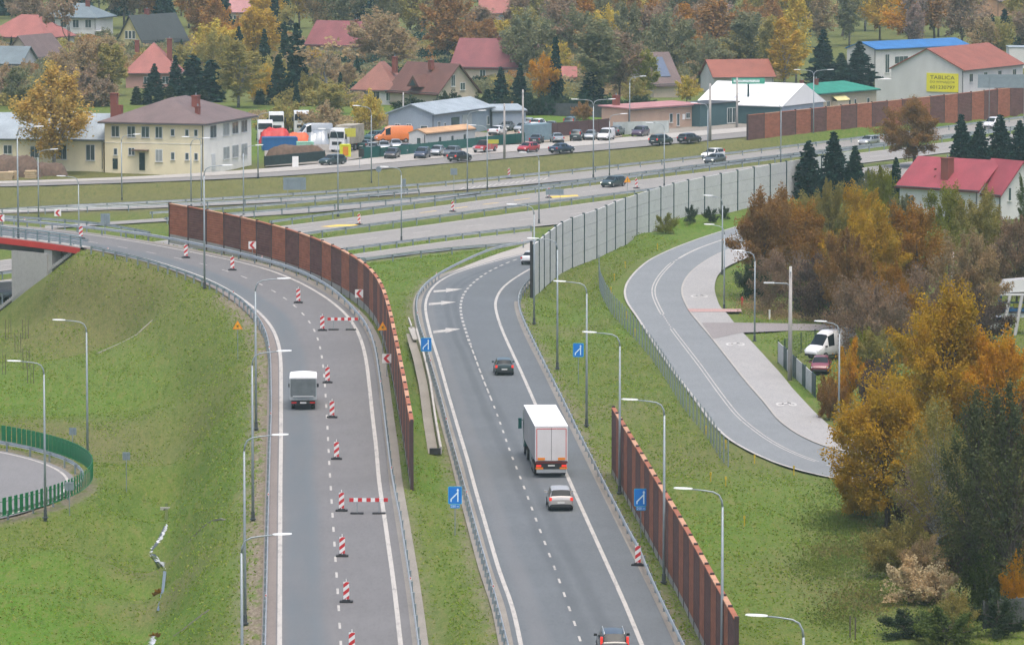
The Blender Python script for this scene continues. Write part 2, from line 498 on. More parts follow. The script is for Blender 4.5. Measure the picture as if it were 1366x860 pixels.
_su = np.array([ST1.x - ST0.x, ST1.y - ST0.y]); _sl = np.linalg.norm(_su); _su = _su / _sl; _sn = np.array([-_su[1], _su[0]])
if _sn[1] < 0: _sn = -_sn
def bridge_end(P, h):
    d = P - np.array([ST0.x, ST0.y]); t = d @ _su / _sl; s_ = d @ _sn
    zl = ST0.z + (ST1.z - ST0.z) * np.clip(t, 0, 1.0)
    m = (t > .02) & (t < 3.0) & (P[:, 1] < 600) & (s_ > 0)
    h = np.where(m & (s_ < 14), np.minimum(h, np.maximum(zl - 2.2 * np.maximum(s_ - .7, 0), -2.4)), h)
    f = np.clip((P[:, 0] - ST0.x) / (ST1.x - ST0.x), 0, 1.25)          # the slope below the stairs falls towards the bench
    ze = np.maximum(ST0.z + (ST1.z - ST0.z) * f, -2.9); yl = ST0.y + (ST1.y - ST0.y) * f
    m2 = (P[:, 0] < ST0.x + 1.5) & (P[:, 1] < yl + .5) & (P[:, 1] > yl - 40)
    ze = ze + .9 * np.maximum(P[:, 0] - ST0.x, 0)
    cap = ze - .05 + .085 * (P[:, 1] - yl)
    h = np.where(m2, np.minimum(h, cap), h)
    k = np.clip((P[:, 1] - yl + 9) / 6, 0, 1) * (P[:, 0] < ST0.x)
    return np.where(m2, h * (1 - k) + cap * k, h)
def ground_h(P):
    P = np.asarray(P, float).reshape(-1, 2)
    return bridge_end(P, corr_apply(P, base_h(P)))
def gz(x, y): return float(ground_h([(x, y)])[0])
def ground_at(px, py):                # the point of the ground seen at this pixel
    z = 0.0
    for _ in range(14):
        p = at(px, py, z)
        z = 0.5 * z + 0.5 * gz(p.x, p.y)
    return at(px, py, z)
def on_ground(x, y): return Vector((x, y, gz(x, y)))

def axis(parts):
    out = []
    for a, b, s_ in parts: out += list(np.arange(a, b, s_))
    return out
geo_out = lambda a, b, n: list(np.geomspace(a, b, n))
xs = [-v for v in geo_out(175, 6000, 16)][::-1] + axis([(-172, -75, 3), (-75, 75, 1.0), (75, 175, 3)]) + geo_out(175, 6000, 16)
ys = [-3000, -1000, -300, 0, 100, 160] + axis([(200, 640, 1.0), (640, 900, 2.0), (900, 1500, 6)]) + geo_out(1500, 12000, 18)
X, Y = np.meshgrid(xs, ys)
GP = np.stack([X.ravel(), Y.ravel()], 1)
GH = ground_h(GP)
# small unevenness of the turf away from the paved corridors
GH += 0.05 * np.sin(GP[:, 0] * 0.9 + 1.3 * np.sin(GP[:, 1] * 0.23)) * np.sin(GP[:, 1] * 0.41 + GP[:, 0] * 0.2) * (np.abs(GP[:, 0]) < 200)
# what grows where: r = lush short turf, g = bare soil / gravel, b = dry brown grass
ZONES = [  # px, py, z, radius m, r, g, b
 (0,470,-3,16,1,0,0),(60,500,-3,14,1,0,0),(20,540,-3,12,.9,0,0),(110,520,-3,9,.8,0,0),(20,780,-3.2,12,1.2,0,0),(0,840,-3.3,12,1.2,0,0),(70,770,-3.3,6,.9,0,0),
 (180,400,2,26,0,0,.55),(150,370,3,16,0,0,.45),(250,470,0,20,0,0,.35),(110,430,-1,14,0,0,.5),(300,560,-1,12,.15,0,.2),(120,590,-3.2,10,0,.05,.5),(40,575,-3,10,0,.05,.5),(0,575,-3,10,0,.05,.5),
 (212,830,-5.8,4,0,.1,.9),(205,780,-5.8,3,0,.1,.9),(150,790,-4.8,12,.15,0,.3),(60,720,-4,9,0,0,.3),(330,800,0,10,.25,0,.2),(290,700,-3,14,.35,0,.1),(305,640,-2,10,.4,0,.0),
 (600,640,0,9,.9,0,0),(590,760,0,8,.45,0,.3),(600,830,0,10,.35,0,.35),(540,470,0,12,.8,0,0),(560,560,0,9,.75,0,0),(540,365,-1.3,26,.8,0,0),(600,350,-1.5,20,.7,0,0),
 (980,760,-.5,10,.8,0,0),(1030,780,-.5,9,1.0,0,0),(1010,700,-.2,10,.9,0,0),(1060,640,0,9,1,0,0),(930,620,-.4,12,.2,0,.45),(870,560,-.6,14,.25,0,.35),(850,610,-.8,10,.2,0,.35),(1100,760,-.3,7,.3,0,.4),(1150,800,-.4,9,.2,0,.5),(1120,720,-.2,7,.4,0,.3),
 (770,430,-1.5,14,.35,0,.2),(830,430,-.3,14,.8,0,0),(890,360,-.8,26,.9,0,0),(960,310,-.8,20,.9,0,0),(760,380,-1.8,20,0,0,.6),(800,350,-1.5,26,0,.0,.5),(755,450,-1.9,5,0,.1,.6),(790,560,-1.5,6,0,.2,.5),
 (1010,420,0,14,1,0,0),(1050,435,0,14,1,0,0),(1060,400,0,16,0,0,.6),(1080,520,0,8,.8,0,0),(1020,450,0,8,1.1,0,0),(1200,450,0,28,0,.1,.6),(1250,620,0,22,0,.1,.6),(1250,760,-.3,16,0,.1,.6),
 (300,215,0,30,.6,0,0),(60,215,0,40,.6,0,0),(780,150,0,60,1,0,0),(100,256,-1,24,-.3,.0,.9),(250,250,-1,24,-.3,.0,.9),(400,246,-1,24,-.3,.0,.9),(550,236,-1,24,-.2,.0,1),(700,222,-1,24,-.2,.0,1),(850,208,-1,24,-.2,.0,1),(960,196,-1,20,-.2,.0,1),(0,258,-1,24,-.3,0,.9),(430,150,0,50,.3,0,.4),
]
Zr = np.zeros((len(GP), 3))
for (px, py, z, rad, r_, g_, b_) in ZONES:
    p = at(px, py, z)
    # a grazing view stretches patches along the line of sight
    w = np.exp(-(((GP[:, 0] - p.x) / rad) ** 2 + ((GP[:, 1] - p.y) / (rad * 1.3)) ** 2))
    Zr += w[:, None] * np.array([r_, g_, b_])
_far = GP[:, 1] > 850
Zr[_far, 2] += .8 * np.clip((GP[_far, 1] - 850) / 40, 0, 1)
def near_line(Q, lo, hi, amt, ch, soft=0.5):
    lo2 = Q[:, :2].min(0) - hi - 5; hi2 = Q[:, :2].max(0) + hi + 5
    idx = np.where((GP[:, 0] > lo2[0]) & (GP[:, 0] < hi2[0]) & (GP[:, 1] > lo2[1]) & (GP[:, 1] < hi2[1]))[0]
    for i in range(0, len(idx), 20000):
        j = idx[i:i + 20000]
        d = np.sqrt(((GP[j][:, None] - Q[None, :, :2]) ** 2).sum(-1).min(1))
        w = np.clip((hi - d) / soft, 0, 1) * np.clip((d - lo) / soft + 1, 0, 1)
        Zr[j, ch] = np.maximum(Zr[j, ch], w * amt)
near_line(extend(AL[:110], 0, 0), 0, 3.3, 1.0, 1, 1.2)
near_line(BR, 0, 4.2, .85, 1, 1.5)
near_line(BL, 0, 2.6, .7, 1, 1.0)
near_line(AR, 0, 2.8, .5, 1, 1.0)
for e in (E1, E2, E3, E0):
    near_line(e[0], 0, 1.8, .5, 1, 1.0); near_line(e[1], 0, 1.8, .5, 1, 1.0)
_ring = np.stack([L_C.x + L_R * np.cos(_th), L_C.y + L_R * np.sin(_th), np.full(60, -3.0)], 1)
near_line(_ring, 0, 2.6, .9, 1, 1.0)
nx, ny = len(xs), len(ys)
faces = []
ii = np.arange(nx * ny).reshape(ny, nx)
quads = np.stack([ii[:-1, :-1], ii[:-1, 1:], ii[1:, 1:], ii[1:, :-1]], -1).reshape(-1, 4)
gme = bpy.data.meshes.new('ground')
gme.vertices.add(nx * ny)
gme.vertices.foreach_set('co', np.stack([GP[:, 0], GP[:, 1], GH], 1).ravel())
gme.loops.add(quads.size); gme.loops.foreach_set('vertex_index', quads.ravel().astype(np.int32))
gme.polygons.add(len(quads)); gme.polygons.foreach_set('loop_start', np.arange(0, quads.size, 4, dtype=np.int32))
gme.polygons.foreach_set('use_smooth', np.ones(len(quads), bool))
gme.update(calc_edges=True)
zat = gme.color_attributes.new('zone', 'FLOAT_COLOR', 'POINT')
zat.data.foreach_set('color', np.concatenate([np.clip(Zr, 0, 1.3), np.ones((len(GP), 1))], 1).ravel().astype(np.float32))
ground = bpy.data.objects.new('ground', gme); COL.objects.link(ground); struct(ground)

def grass_mat():
    m, nt, bs = newmat('grass_turf')
    p = pos(nt)
    a = nt.nodes.new('ShaderNodeAttribute'); a.attribute_name = 'zone'
    sep = nt.nodes.new('ShaderNodeSeparateColor'); nt.links.new(a.outputs['Color'], sep.inputs[0])
    lush, soil, dry = sep.outputs[0], sep.outputs[1], sep.outputs[2]
    big = noise(nt, p, 0.05, 4.0); med = noise(nt, mapvec(nt, p, (.42, .16, .4)), 1.0, 5.0, 0.62); sm = noise(nt, mapvec(nt, p, (3.6, .95, 3)), 1.0, 5.0, 0.7); fine = noise(nt, mapvec(nt, p, (7.5, 2.2, 6)), 1.0, 4.0, 0.72)
    streak = noise(nt, mapvec(nt, p, (1.9, 0.26, 1.6), (0, 0, R(24))), 1.0, 4.0, 0.62)
    c = mixrgb(nt, ramp(nt, big, 0.35, 0.65), (0.086, 0.126, 0.020), (0.066, 0.118, 0.016))
    c = mixrgb(nt, ramp(nt, med, 0.44, 0.66, 0, 0.45), c, (0.112, 0.120, 0.034))
    fl = math_(nt, 'MULTIPLY', lush, ramp(nt, med, 0.25, 0.6, 0.6, 1.05))
    c = mixrgb(nt, fl, c, (0.064, 0.155, 0.008))
    fd = math_(nt, 'MULTIPLY', dry, ramp(nt, sm, 0.2, 0.75, 0.3, 1.1))
    c = mixrgb(nt, fd, c, (0.108, 0.104, 0.042))
    c = mixrgb(nt, ramp(nt, streak, 0.5, 0.70, 0, 0.7), c, (0.140, 0.138, 0.046))
    c = mixrgb(nt, ramp(nt, streak, 0.47, 0.3, 0, 0.6), c, (0.044, 0.074, 0.014))
    c = mixrgb(nt, ramp(nt, sm, 0.46, 0.28, 0, 0.36), c, (0.040, 0.062, 0.012))
    c = mixrgb(nt, ramp(nt, sm, 0.52, 0.68, 0, 0.45), c, (0.125, 0.142, 0.040))
    c = mixrgb(nt, ramp(nt, fine, 0.5, 0.66, 0, 0.75), c, (0.150, 0.158, 0.056))
    c = mixrgb(nt, ramp(nt, fine, 0.46, 0.28, 0, 0.5), c, (0.034, 0.052, 0.011))
    fs = math_(nt, 'MULTIPLY', soil, ramp(nt, noise(nt, mapvec(nt, p, (1.3, .5, 1)), 1.0, 5.0, 0.68), 0.36, 0.52))
    gcol = mixrgb(nt, ramp(nt, noise(nt, mapvec(nt, p, (5, 1.5, 4)), 1.0, 4.0, 0.7), 0.3, 0.7), (0.100, 0.082, 0.060), (0.250, 0.215, 0.165))
    c = mixrgb(nt, fs, c, gcol)
    nt.links.new(c, bs.inputs['Base Color'])
    bs.inputs['Roughness'].default_value = 0.95
    bs.inputs['Specular IOR Level'].default_value = 0.1
    h = math_(nt, 'ADD', math_(nt, 'MULTIPLY', sm, 1.0), math_(nt, 'MULTIPLY', fine, 0.7))
    bump(nt, bs, h, 0.22, 0.04)
    return m
gme.materials.append(grass_mat())

# ------------------------------------------------------------------ road surfaces
M_ASPH_A = asphalt('asphalt_ramp', (0.122, 0.121, 0.121), 0.12, [(1.9, 1.9, (0.094, 0.112, 0.122), 0.85), (0.95, 0.5, (0.105, 0.124, 0.134), .4), (2.8, 0.5, (0.105, 0.124, 0.134), .4)])
M_ASPH_B = asphalt('asphalt_slip', (0.096, 0.108, 0.115), 0.12, [(4.8, 0.75, (0.068, 0.078, 0.084), 0.65), (6.4, 0.75, (0.068, 0.078, 0.084), 0.6), (1.8, 1.0, (0.15, 0.153, 0.155), 0.5)])
M_ASPH_E = asphalt('asphalt_expressway', (0.205, 0.197, 0.183), 0.10, [(3.0, 0.8, (0.19, 0.187, 0.178), .5), (6.6, 0.8, (0.19, 0.187, 0.178), .5)])
M_ASPH_G = asphalt('asphalt_local', (0.155, 0.168, 0.173), 0.10)
M_ASPH_L = asphalt('asphalt_loop', (0.150, 0.148, 0.148), 0.08)
M_SHOULDER = asphalt('asphalt_shoulder', (0.165, 0.143, 0.128), 0.15)
M_PAVING = asphalt('paving_pale', (0.30, 0.285, 0.26), 0.10)
M_PAVING2 = asphalt('paving_path', (0.255, 0.252, 0.244), 0.08)
M_PINK = asphalt('paving_pink', (0.32, 0.21, 0.19), 0.08)
M_DRIVE = asphalt('paving_drive', (0.19, 0.175, 0.17), 0.08)
M_GRAVEL = asphalt('gravel_strip', (0.20, 0.185, 0.16), 0.25)
M_LINE = worn_paint('road_paint_white', (0.40, 0.385, 0.355), (0.14, 0.14, 0.14))
M_SYMBOL = asphalt('symbol_paint', (0.40, 0.395, 0.38), 0.2)
M_LINEY = asphalt('road_paint_yellow', (0.62, 0.42, 0.06), 0.12)
M_CONC = asphalt('concrete', (0.34, 0.33, 0.31), 0.12)
M_KERB = asphalt('kerb_concrete', (0.30, 0.285, 0.26), 0.10)
def across_attr(ob, n, w):
    me = ob.data
    at_ = me.attributes.new('across', 'FLOAT', 'POINT')
    at_.data.foreach_set('value', np.concatenate([np.zeros(n), w]).astype(np.float32))
def surface(name, Lq, Rq, m, dz=0.0, cols=1):
    n = max(len(Lq), len(Rq))
    a, b = resample_n(Lq, n), resample_n(Rq, n)
    mb = MB(); mb.ribbon(lift(a, dz), lift(b, dz))
    o = mb.build(name, m, fix=False)
    across_attr(o, n, np.linalg.norm((a - b)[:, :2], axis=1))
    me = o.data
    if me.polygons[0].normal.z < 0:
        me.flip_normals()
    return struct(o)
def side(Q, P):                 # +1 when P lies left of Q's travel
    n = normals(Q); d = P[len(P) // 2][:2] - Q[len(Q) // 2][:2]
    return 1.0 if (n[len(Q) // 2] * d).sum() > 0 else -1.0
surface('ramp_road', offset(AL, 0.25), offset(AR, -0.75), M_ASPH_A, 0.0)
surface('ramp_shoulder', offset(AL, 1.15, 0), offset(AL, 0.20, 0), M_SHOULDER, -0.012)
surface('ramp_gravel', offset(AR, -0.7, 0), offset(AR, -1.75, 0), M_GRAVEL, -0.016)
surface('slip_road', offset(BL, 0.45), offset(BR, -2.0), M_ASPH_B, 0.0)
surface('slip_gravel', offset(BL, 1.35), offset(BL, 0.4), M_GRAVEL, -0.014)
surface('slip_gravel', offset(BR, -1.95), offset(BR, -2.55), M_GRAVEL, -0.014)
for nm, e, mm in (('expressway', E1, M_ASPH_E), ('expressway', E2, M_ASPH_E), ('expressway', E0, M_ASPH_E), ('expressway', E0b, M_ASPH_E), ('expressway', E3, M_ASPH_E)):
    surface(nm, e[0], e[1], mm, {0: 0, 1: 0}.get(0) + (0.004 if e is E3 else 0.0))
surface('frontage_road', FR[0], FR[1], asphalt('asphalt_frontage', (0.175, 0.168, 0.158), .1), 0.0)
surface('local_road', GL, GR, M_ASPH_G, 0.0)
surface('cycle_path', GR, HR, M_PAVING2, 0.06)
# kerb between local road and path
surface('kerb', offset(GR, .09), offset(GR, -.09), M_KERB, 0.068)
# loop road
_th2 = np.linspace(-1.3, 1.3, 90)
def ring(r, z=-3.0): return np.stack([L_C.x + r * np.cos(_th2), L_C.y + r * np.sin(_th2), np.full(90, z)], 1)
surface('loop_road', ring(L_R + 0.35), ring(L_R - 8.0), M_ASPH_L, 0.0)

# ------------------------------------------------------------------ painted markings
def line(name, Q, w, dz=0.006, s0=None, s1=None, dash=None, gap=None, m=M_LINE, step=1.0):
    sl = arclen(Q); T = sl[-1]
    s0 = 0 if s0 is None else s0; s1 = T if s1 is None else min(s1, T)
    mb = MB()
    segs = []
    if dash is None: segs = [(s0, s1)]
    else:
        s_ = s0
        while s_ < s1: segs.append((s_, min(s_ + dash, s1))); s_ += dash + gap
    n_ = normals(Q)
    for a, b in segs:
        k = max(2, int((b - a) / step) + 1)
        Lp, Rp = [], []
        for t in np.linspace(a, b, k):
            p = point_at(Q, t, sl)
            nn = np.array([np.interp(t, sl, n_[:, 0]), np.interp(t, sl, n_[:, 1])])
            Lp.append((p[0] + nn[0] * w / 2, p[1] + nn[1] * w / 2, p[2] + dz)); Rp.append((p[0] - nn[0] * w / 2, p[1] - nn[1] * w / 2, p[2] + dz))
        mb.ribbon(Lp, Rp)
    o = mb.build(name, m, fix=False)
    if o.data.polygons[0].normal.z < 0: o.data.flip_normals()
    return struct(o)
line('road_marking', AL, 0.30); line('road_marking', AR, 0.30)
line('road_marking', AD, 0.16, dash=2.0, gap=4.0, s0=1.0)
line('road_marking', BL, 0.28); line('road_marking', BR, 0.28)
_slB = arclen(BD)
def s_of(Q, px, py, zf):
    p = atf(px, py, zf); d = ((Q[:, :2] - np.array([p.x, p.y])) ** 2).sum(1)
    return arclen(Q)[d.argmin()]
sb1, sb2 = s_of(BD, 656, 534, zB), s_of(BD, 628, 462, zB)
line('road_marking', BD, 0.15, s0=1.5, s1=sb1, dash=2.0, gap=4.0)
line('road_marking', BD, 0.15, s0=sb1, s1=sb2, dash=4.0, gap=1.7)
line('road_marking', BD, 0.26, s0=sb2 + .6, dash=1.9, gap=1.9)
line('road_marking', offset(GL, -.12), 0.22)
sg1 = s_of(GM, 893, 438, z0); sg2 = s_of(GM, 883, 418, z0); sg3 = s_of(GM, 897, 350, z0); sg4 = s_of(GM, 905, 344, z0)
for off in (-.16, .16):
    line('road_marking', offset(GM, off), 0.10, s0=s_of(GM, 1086, 615, z0), s1=sg1)
    line('road_marking', offset(GM, off), 0.13, s0=sg2, s1=sg3)
line('road_marking', GM, 0.13, s0=sg1 + 1, s1=sg2, dash=1, gap=1)
line('road_marking', GM, 0.13, s0=100, s1=s_of(GM, 1090, 617, z0) - 1, dash=2, gap=2)
line('road_marking', GM, 0.2, s0=sg3 + 1, s1=sg4, dash=1, gap=1)
line('road_marking', GM, 0.3, s0=sg4)
def e_lines(e, dashes=True, inset=0.5):
    a, b = e
    sg = side(a, b)
    line('road_marking', offset(a, sg * inset), 0.30); line('road_marking', offset(b, -sg * inset), 0.30)
    if dashes:
        n = max(len(a), len(b)); c = (resample_n(a, n) + resample_n(b, n)) / 2
        line('road_marking', c, 0.2, dash=4, gap=8)
e_lines(E1); e_lines(E2); line('road_marking', offset(E0[1], -side(E0[0], E0[1]) * .35), .22, s0=200); e_lines(E3, False, .3)
line('road_marking', ring(L_R - 0.25), 0.25, dz=.006)

def ground_poly(name, pts, zf, dz, m):
    P = [atf(a, b, zf, dz) for a, b in pts]
    o = MB().poly(P).build(name, m, fix=False)
    if o.data.polygons[0].normal.z < 0: o.data.flip_normals()
    return struct(o)
ground_poly('slip_road', [(664,400),(672,386),(684,374.5),(700,363),(735,347),(735,358),(707,369),(698,379.5),(692,390),(690.5,402)], zB, -.006, M_ASPH_B)
# pale paved apron where the slip road leaves the expressway
ground_poly('paved_apron', [(598,366),(613,360.5),(634,354.7),(664,346),(698,338),(735,329),(735,318),(709,323),(690,330),(665,338),(640,347),(615,357)], zB, 0.004, M_PAVING)
# merge arrows
def arrow(x0, ya0, yb0, xb, hs0, hs1, hh0, hh1, xt, yt):
    f = lambda x, y: atf(x, y, zB, .007)
    o = MB().poly([f(x0, ya0), f(xb, hs0), f(xb, hs1), f(x0, yb0)]).poly([f(xb, hh0), f(xt, yt), f(xb, hh1)]).build('road_arrow', M_LINE, fix=False)
    if o.data.polygons[0].normal.z < 0: o.data.flip_normals()
    struct(o)
arrow(578.4, 387.4, 389.8, 595, 386.3, 388.5, 384.5, 389.8, 617, 385.3)
arrow(572, 404.2, 407.1, 588.4, 402.8, 405.4, 401.4, 406.5, 608.4, 402.6)
arrow(578, 441.1, 444.2, 594.3, 439.2, 442.4, 437.2, 443.9, 614.5, 438.4)
# yellow temporary paint and hatching on the expressway
ground_poly('road_marking', [(427,302.2),(452,299.6),(478,299.3),(478,300.8),(440,302.6)], zE, 0.008, M_LINEY)
ground_poly('road_marking', [(733,261.8),(770,260),(772,261.6),(735,264)], zE, 0.008, M_LINEY)
for k in range(4):
    a = atf(560 + 42 * k, 284 - 5.6 * k, zE); ed = (E1[0][120] - E1[0][100]); ed = Vector(ed / np.linalg.norm(ed)); nn = Vector((-ed.y, ed.x, 0))
    o = MB().poly([a + nn * .12 + Vector((0, 0, .008)), a - nn * .12 + Vector((0, 0, .008)), a + ed * 4 - nn * .12 + Vector((0, 0, .008)), a + ed * 4 + nn * .12 + Vector((0, 0, .008))]).build('road_marking', M_LINEY)
    struct(o)
mbz = MB()
for k in range(16):
    x = 618 + 7.4 * k; y = 252.4 - 0.86 * k
    mbz.poly([atf(x, y - 2.4, zE, .008), atf(x + 3, y - 2.7, zE, .008), atf(x - 3, y + .6, zE, .008), atf(x - 6, y + .9, zE, .008)])
struct(mbz.build('road_marking', M_LINE))
# pavement along the frontage road and the yards behind it
def band(name, top, bot, zf, dz, m):
    return surface(name, trace(top, zf, sigma=4), trace(bot, zf, sigma=4), m, dz)
FP_top = [(-40,243),(0,242),(100,239.5),(200,235.5),(300,229),(400,222),(450,216.5),(500,211),(560,202),(640,196),(700,192),(800,187),(900,177),(1000,170.5),(1180,150)]
band('pavement', FP_top, F_top[:-1], z0, 0.05, M_PAVING)
ground_poly('yard_ground', [(354,222),(450,216),(510,206),(640,194),(660,178),(560,168),(480,178),(420,186),(352,190)], z0, 0.02, M_GRAVEL)
ground_poly('yard_ground', [(660,192),(800,186.5),(830,182),(830,172),(700,172),(650,180)], z0, 0.024, asphalt('yard_sand', (.26, .22, .17), .15))
ground_poly('yard_ground', [(850,181),(1000,170),(1000,162),(930,165),(850,176)], z0, 0.018, M_GRAVEL)
# driveway, pink tactile strip and cycle symbols on the path
ground_poly('driveway', [(944,441.5),(951,452),(990,443.5),(1060,440.5),(1132,441),(1140,436),(1132,433),(1060,431.3),(980,430),(936,430)], z0, 0.075, M_DRIVE)
ground_poly('paving_strip', [(920,415.8),(990,415.6),(988,411.8),(917,411.6)], z0, 0.082, M_PINK)
def bike_symbol(px, py):
    c = at(px, py, 0.075); mb = MB()
    for sx in (-.55, .55):
        ringp = [c + Vector((sx * 1.0 + .36 * math.cos(t), 1.25 * math.sin(t), 0)) for t in np.linspace(0, 2 * math.pi, 17)]
        ringi = [c + Vector((sx * 1.0 + .17 * math.cos(t), .6 * math.sin(t), 0)) for t in np.linspace(0, 2 * math.pi, 17)]
        mb.ribbon(ringp, ringi)
    mb.poly([c + Vector((-.55, .2, 0)), c + Vector((.25, 1.7, 0)), c + Vector((.4, 1.3, 0)), c + Vector((-.35, -.2, 0))])
    mb.poly([c + Vector((.22, 1.8, 0)), c + Vector((.6, 0, 0)), c + Vector((.42, -.1, 0)), c + Vector((.05, 1.7, 0))])
    struct(mb.build('cycle_symbol', M_SYMBOL))
bike_symbol(933, 395); bike_symbol(981, 459); bike_symbol(1049, 539)
# ------------------------------------------------------------------ barriers and walls
M_GALV = mat('galvanised_steel', (0.42, 0.45, 0.46), 0.42, 0.55, 0.14, 0.8)
M_GALVD = mat('galvanised_post', (0.25, 0.30, 0.32), 0.55, 0.4, 0.15, 1.0)
M_STEELBLUE = mat('parapet_paint', (0.24, 0.31, 0.34), 0.5, 0.3, 0.12, 1.0)
M_REDBEAM = mat('red_beam_paint', (0.52, 0.035, 0.03), 0.5, 0.0, 0.10, 0.6)
M_DARK = mat('dark_steel', (0.035, 0.035, 0.038), 0.5, 0.2)
M_WHITE = mat('white_paint', (0.72, 0.72, 0.70), 0.5, 0, 0.06)
M_RED = mat('signal_red', (0.50, 0.025, 0.03), 0.45, 0, 0.08)
M_BLACKRUB = mat('black_rubber', (0.02, 0.02, 0.022), 0.8)
M_REFL = mat('reflector_red', (0.55, 0.03, 0.03), 0.3)

def path_of(Q, s0, s1, step):
    sl = arclen(Q)
    n = max(1, int(round((s1 - s0) / step)))
    return [point_at(Q, t, sl) for t in np.linspace(s0, s1, n + 1)]
W_PROF = [(-.155, .0), (-.10, .045), (-.06, .045), (0, .0), (.06, .045), (.10, .045), (.155, 0)]
def rail_mesh(Q, h, sgn, m, name, parent, origin, thick=.03, dbl=False):
    n_ = normals(Q); mb = MB()
    prof = [(z, y + thick) for z, y in W_PROF] + [(z, y) for z, y in W_PROF[::-1]]
    k = len(prof); vs = []; fs = []
    for i in range(len(Q)):
        for (dz, dy) in prof:
            vs.append((Q[i][0] + n_[i][0] * sgn * dy, Q[i][1] + n_[i][1] * sgn * dy, Q[i][2] + h + dz))
    for i in range(len(Q) - 1):
        for j in range(k):
            j2 = (j + 1) % k
            fs.append((i * k + j, i * k + j2, (i + 1) * k + j2, (i + 1) * k + j))
    mb.add(vs, fs)
    return mb.build(name, m, parent, origin)
def guardrail(Qg, label, post=4.0, h=.62, sgn=1, group=None, reflect=0, mats=None, ends=True):
    """Qg: ground line (N,3) on the road surface level"""
    m1, m2 = mats or (M_GALV, M_GALVD)
    o0 = Vector(Qg[0])
    t = thing('guardrail', o0, label, 'guardrail', group)
    Q = resample_n(Qg, max(8, int(arclen(Qg)[-1] / 1.5)))
    rail_mesh(Q, h, sgn, m1, 'rail', t, o0)
    P = path_of(Q, 0.3, arclen(Q)[-1] - 0.3, post)
    if len(P) > 98: P = P[:98]
    n_ = normals(np.array(P)) if len(P) > 2 else None
    first = None
    for i, p in enumerate(P):
        d = n_[i] if n_ is not None else (0, 0)
        ang = math.atan2(d[1], d[0])
        loc = Vector((p[0] - d[0] * sgn * .10, p[1] - d[1] * sgn * .10, p[2])) - o0
        if first is None:
            mb = MB(); mb.box((0, 0, .1), (.13, .10, 1.25)); mb.box((.05 * sgn, 0, .62), (.12, .16, .2))
            first = mb.build('post', m2, t)
            c = first
        else:
            c = first.copy(); COL.objects.link(c); c.parent = t
        c.location = loc; c.rotation_euler = (0, 0, ang)
    if reflect:
        for p in path_of(Q, 6, arclen(Q)[-1] - 4, reflect):
            mb = MB(); mb.box((0, 0, .88), (.12, .04, .2)); mb.box((0, -.023, .9), (.07, .006, .12), mat=1)
            r = mb.build('reflector', [M_WHITE, M_REFL], t); r.location = Vector(p) - o0
    return t
def gpath(px, zf, h=.78, sigma=2.0):
    Q = trace(px, lambda x, y: zf(x, y), h, sigma=sigma)
    return lift(Q, -h)
AR_rail_px = [(559.5,860),(549.5,785),(542,737.5),(534.5,687.5),(526,648),(519.6,606.6),(515,567),(511,533),(509,517),(505,488),(502,467),(497.6,450),(489,429),(473,410),(458.6,395),
              (444,383),(429,373),(414.6,365),(400,359),(376,350.5),(346.5,342.5),(317,335),(288,328.6),(258.6,323),(229,316),(200,311),(150,305),(102,299.5),(50,294.5),(0,290.5)]
AL_rail_px = [(353,860),(354.5,806),(357,695),(358,657),(360,584),(361.8,540),(360.5,473),(359,461.5),(356,444),(348.6,428),(341,417),(324.5,399),(305.5,386.5),(288,377.3),(269,369.3),
              (244,360),(223.5,353),(200,346),(180,340.5),(161,336.3),(139,331),(121,327.5)]
BR_rail_px = [(914,860),(884,800),(869,767.5),(860,747.5),(856.5,732),(844,714),(824,675),(808,645),(788,605),(771,571.4),(749,526),(728,485),(715,458.6),(702,432),(695,416),(691.8,404),(692,391),
              (698,380.6),(707,369.6),(720,362)]
BL_rail_px = [(678,860),(654.5,770),(637,710),(620.5,650),(612,620),(600,577),(587,526),(575,485),(565.7,450),(560,433.7),(556.3,417.6),(555,405),(556,394),(560,386),(569,374.7),(588,361.5),(613,348.4),
              (642.6,335),(664.5,327.3),(695,322.5),(715,319)]
guardrail(extend(gpath(AR_rail_px, zA), 30, 0), 'long guardrail along the foot of the curved red-brown noise wall, right of the closed lane', 4.0, sgn=1, reflect=44)
guardrail(extend(gpath(AL_rail_px, zA), 30, 0), 'guardrail on the left outer edge of the curving ramp above the grass embankment', 2.8, sgn=-1, reflect=38)
guardrail(extend(gpath(BR_rail_px, zB), 30, 0), 'guardrail with a kink on the right edge of the slip road carrying the white lorry', 4.0, sgn=1)
guardrail(extend(gpath(BL_rail_px, zB), 30, 0), 'guardrail along the left edge of the slip road, bending round to the expressway', 3.0, sgn=-1, reflect=50)
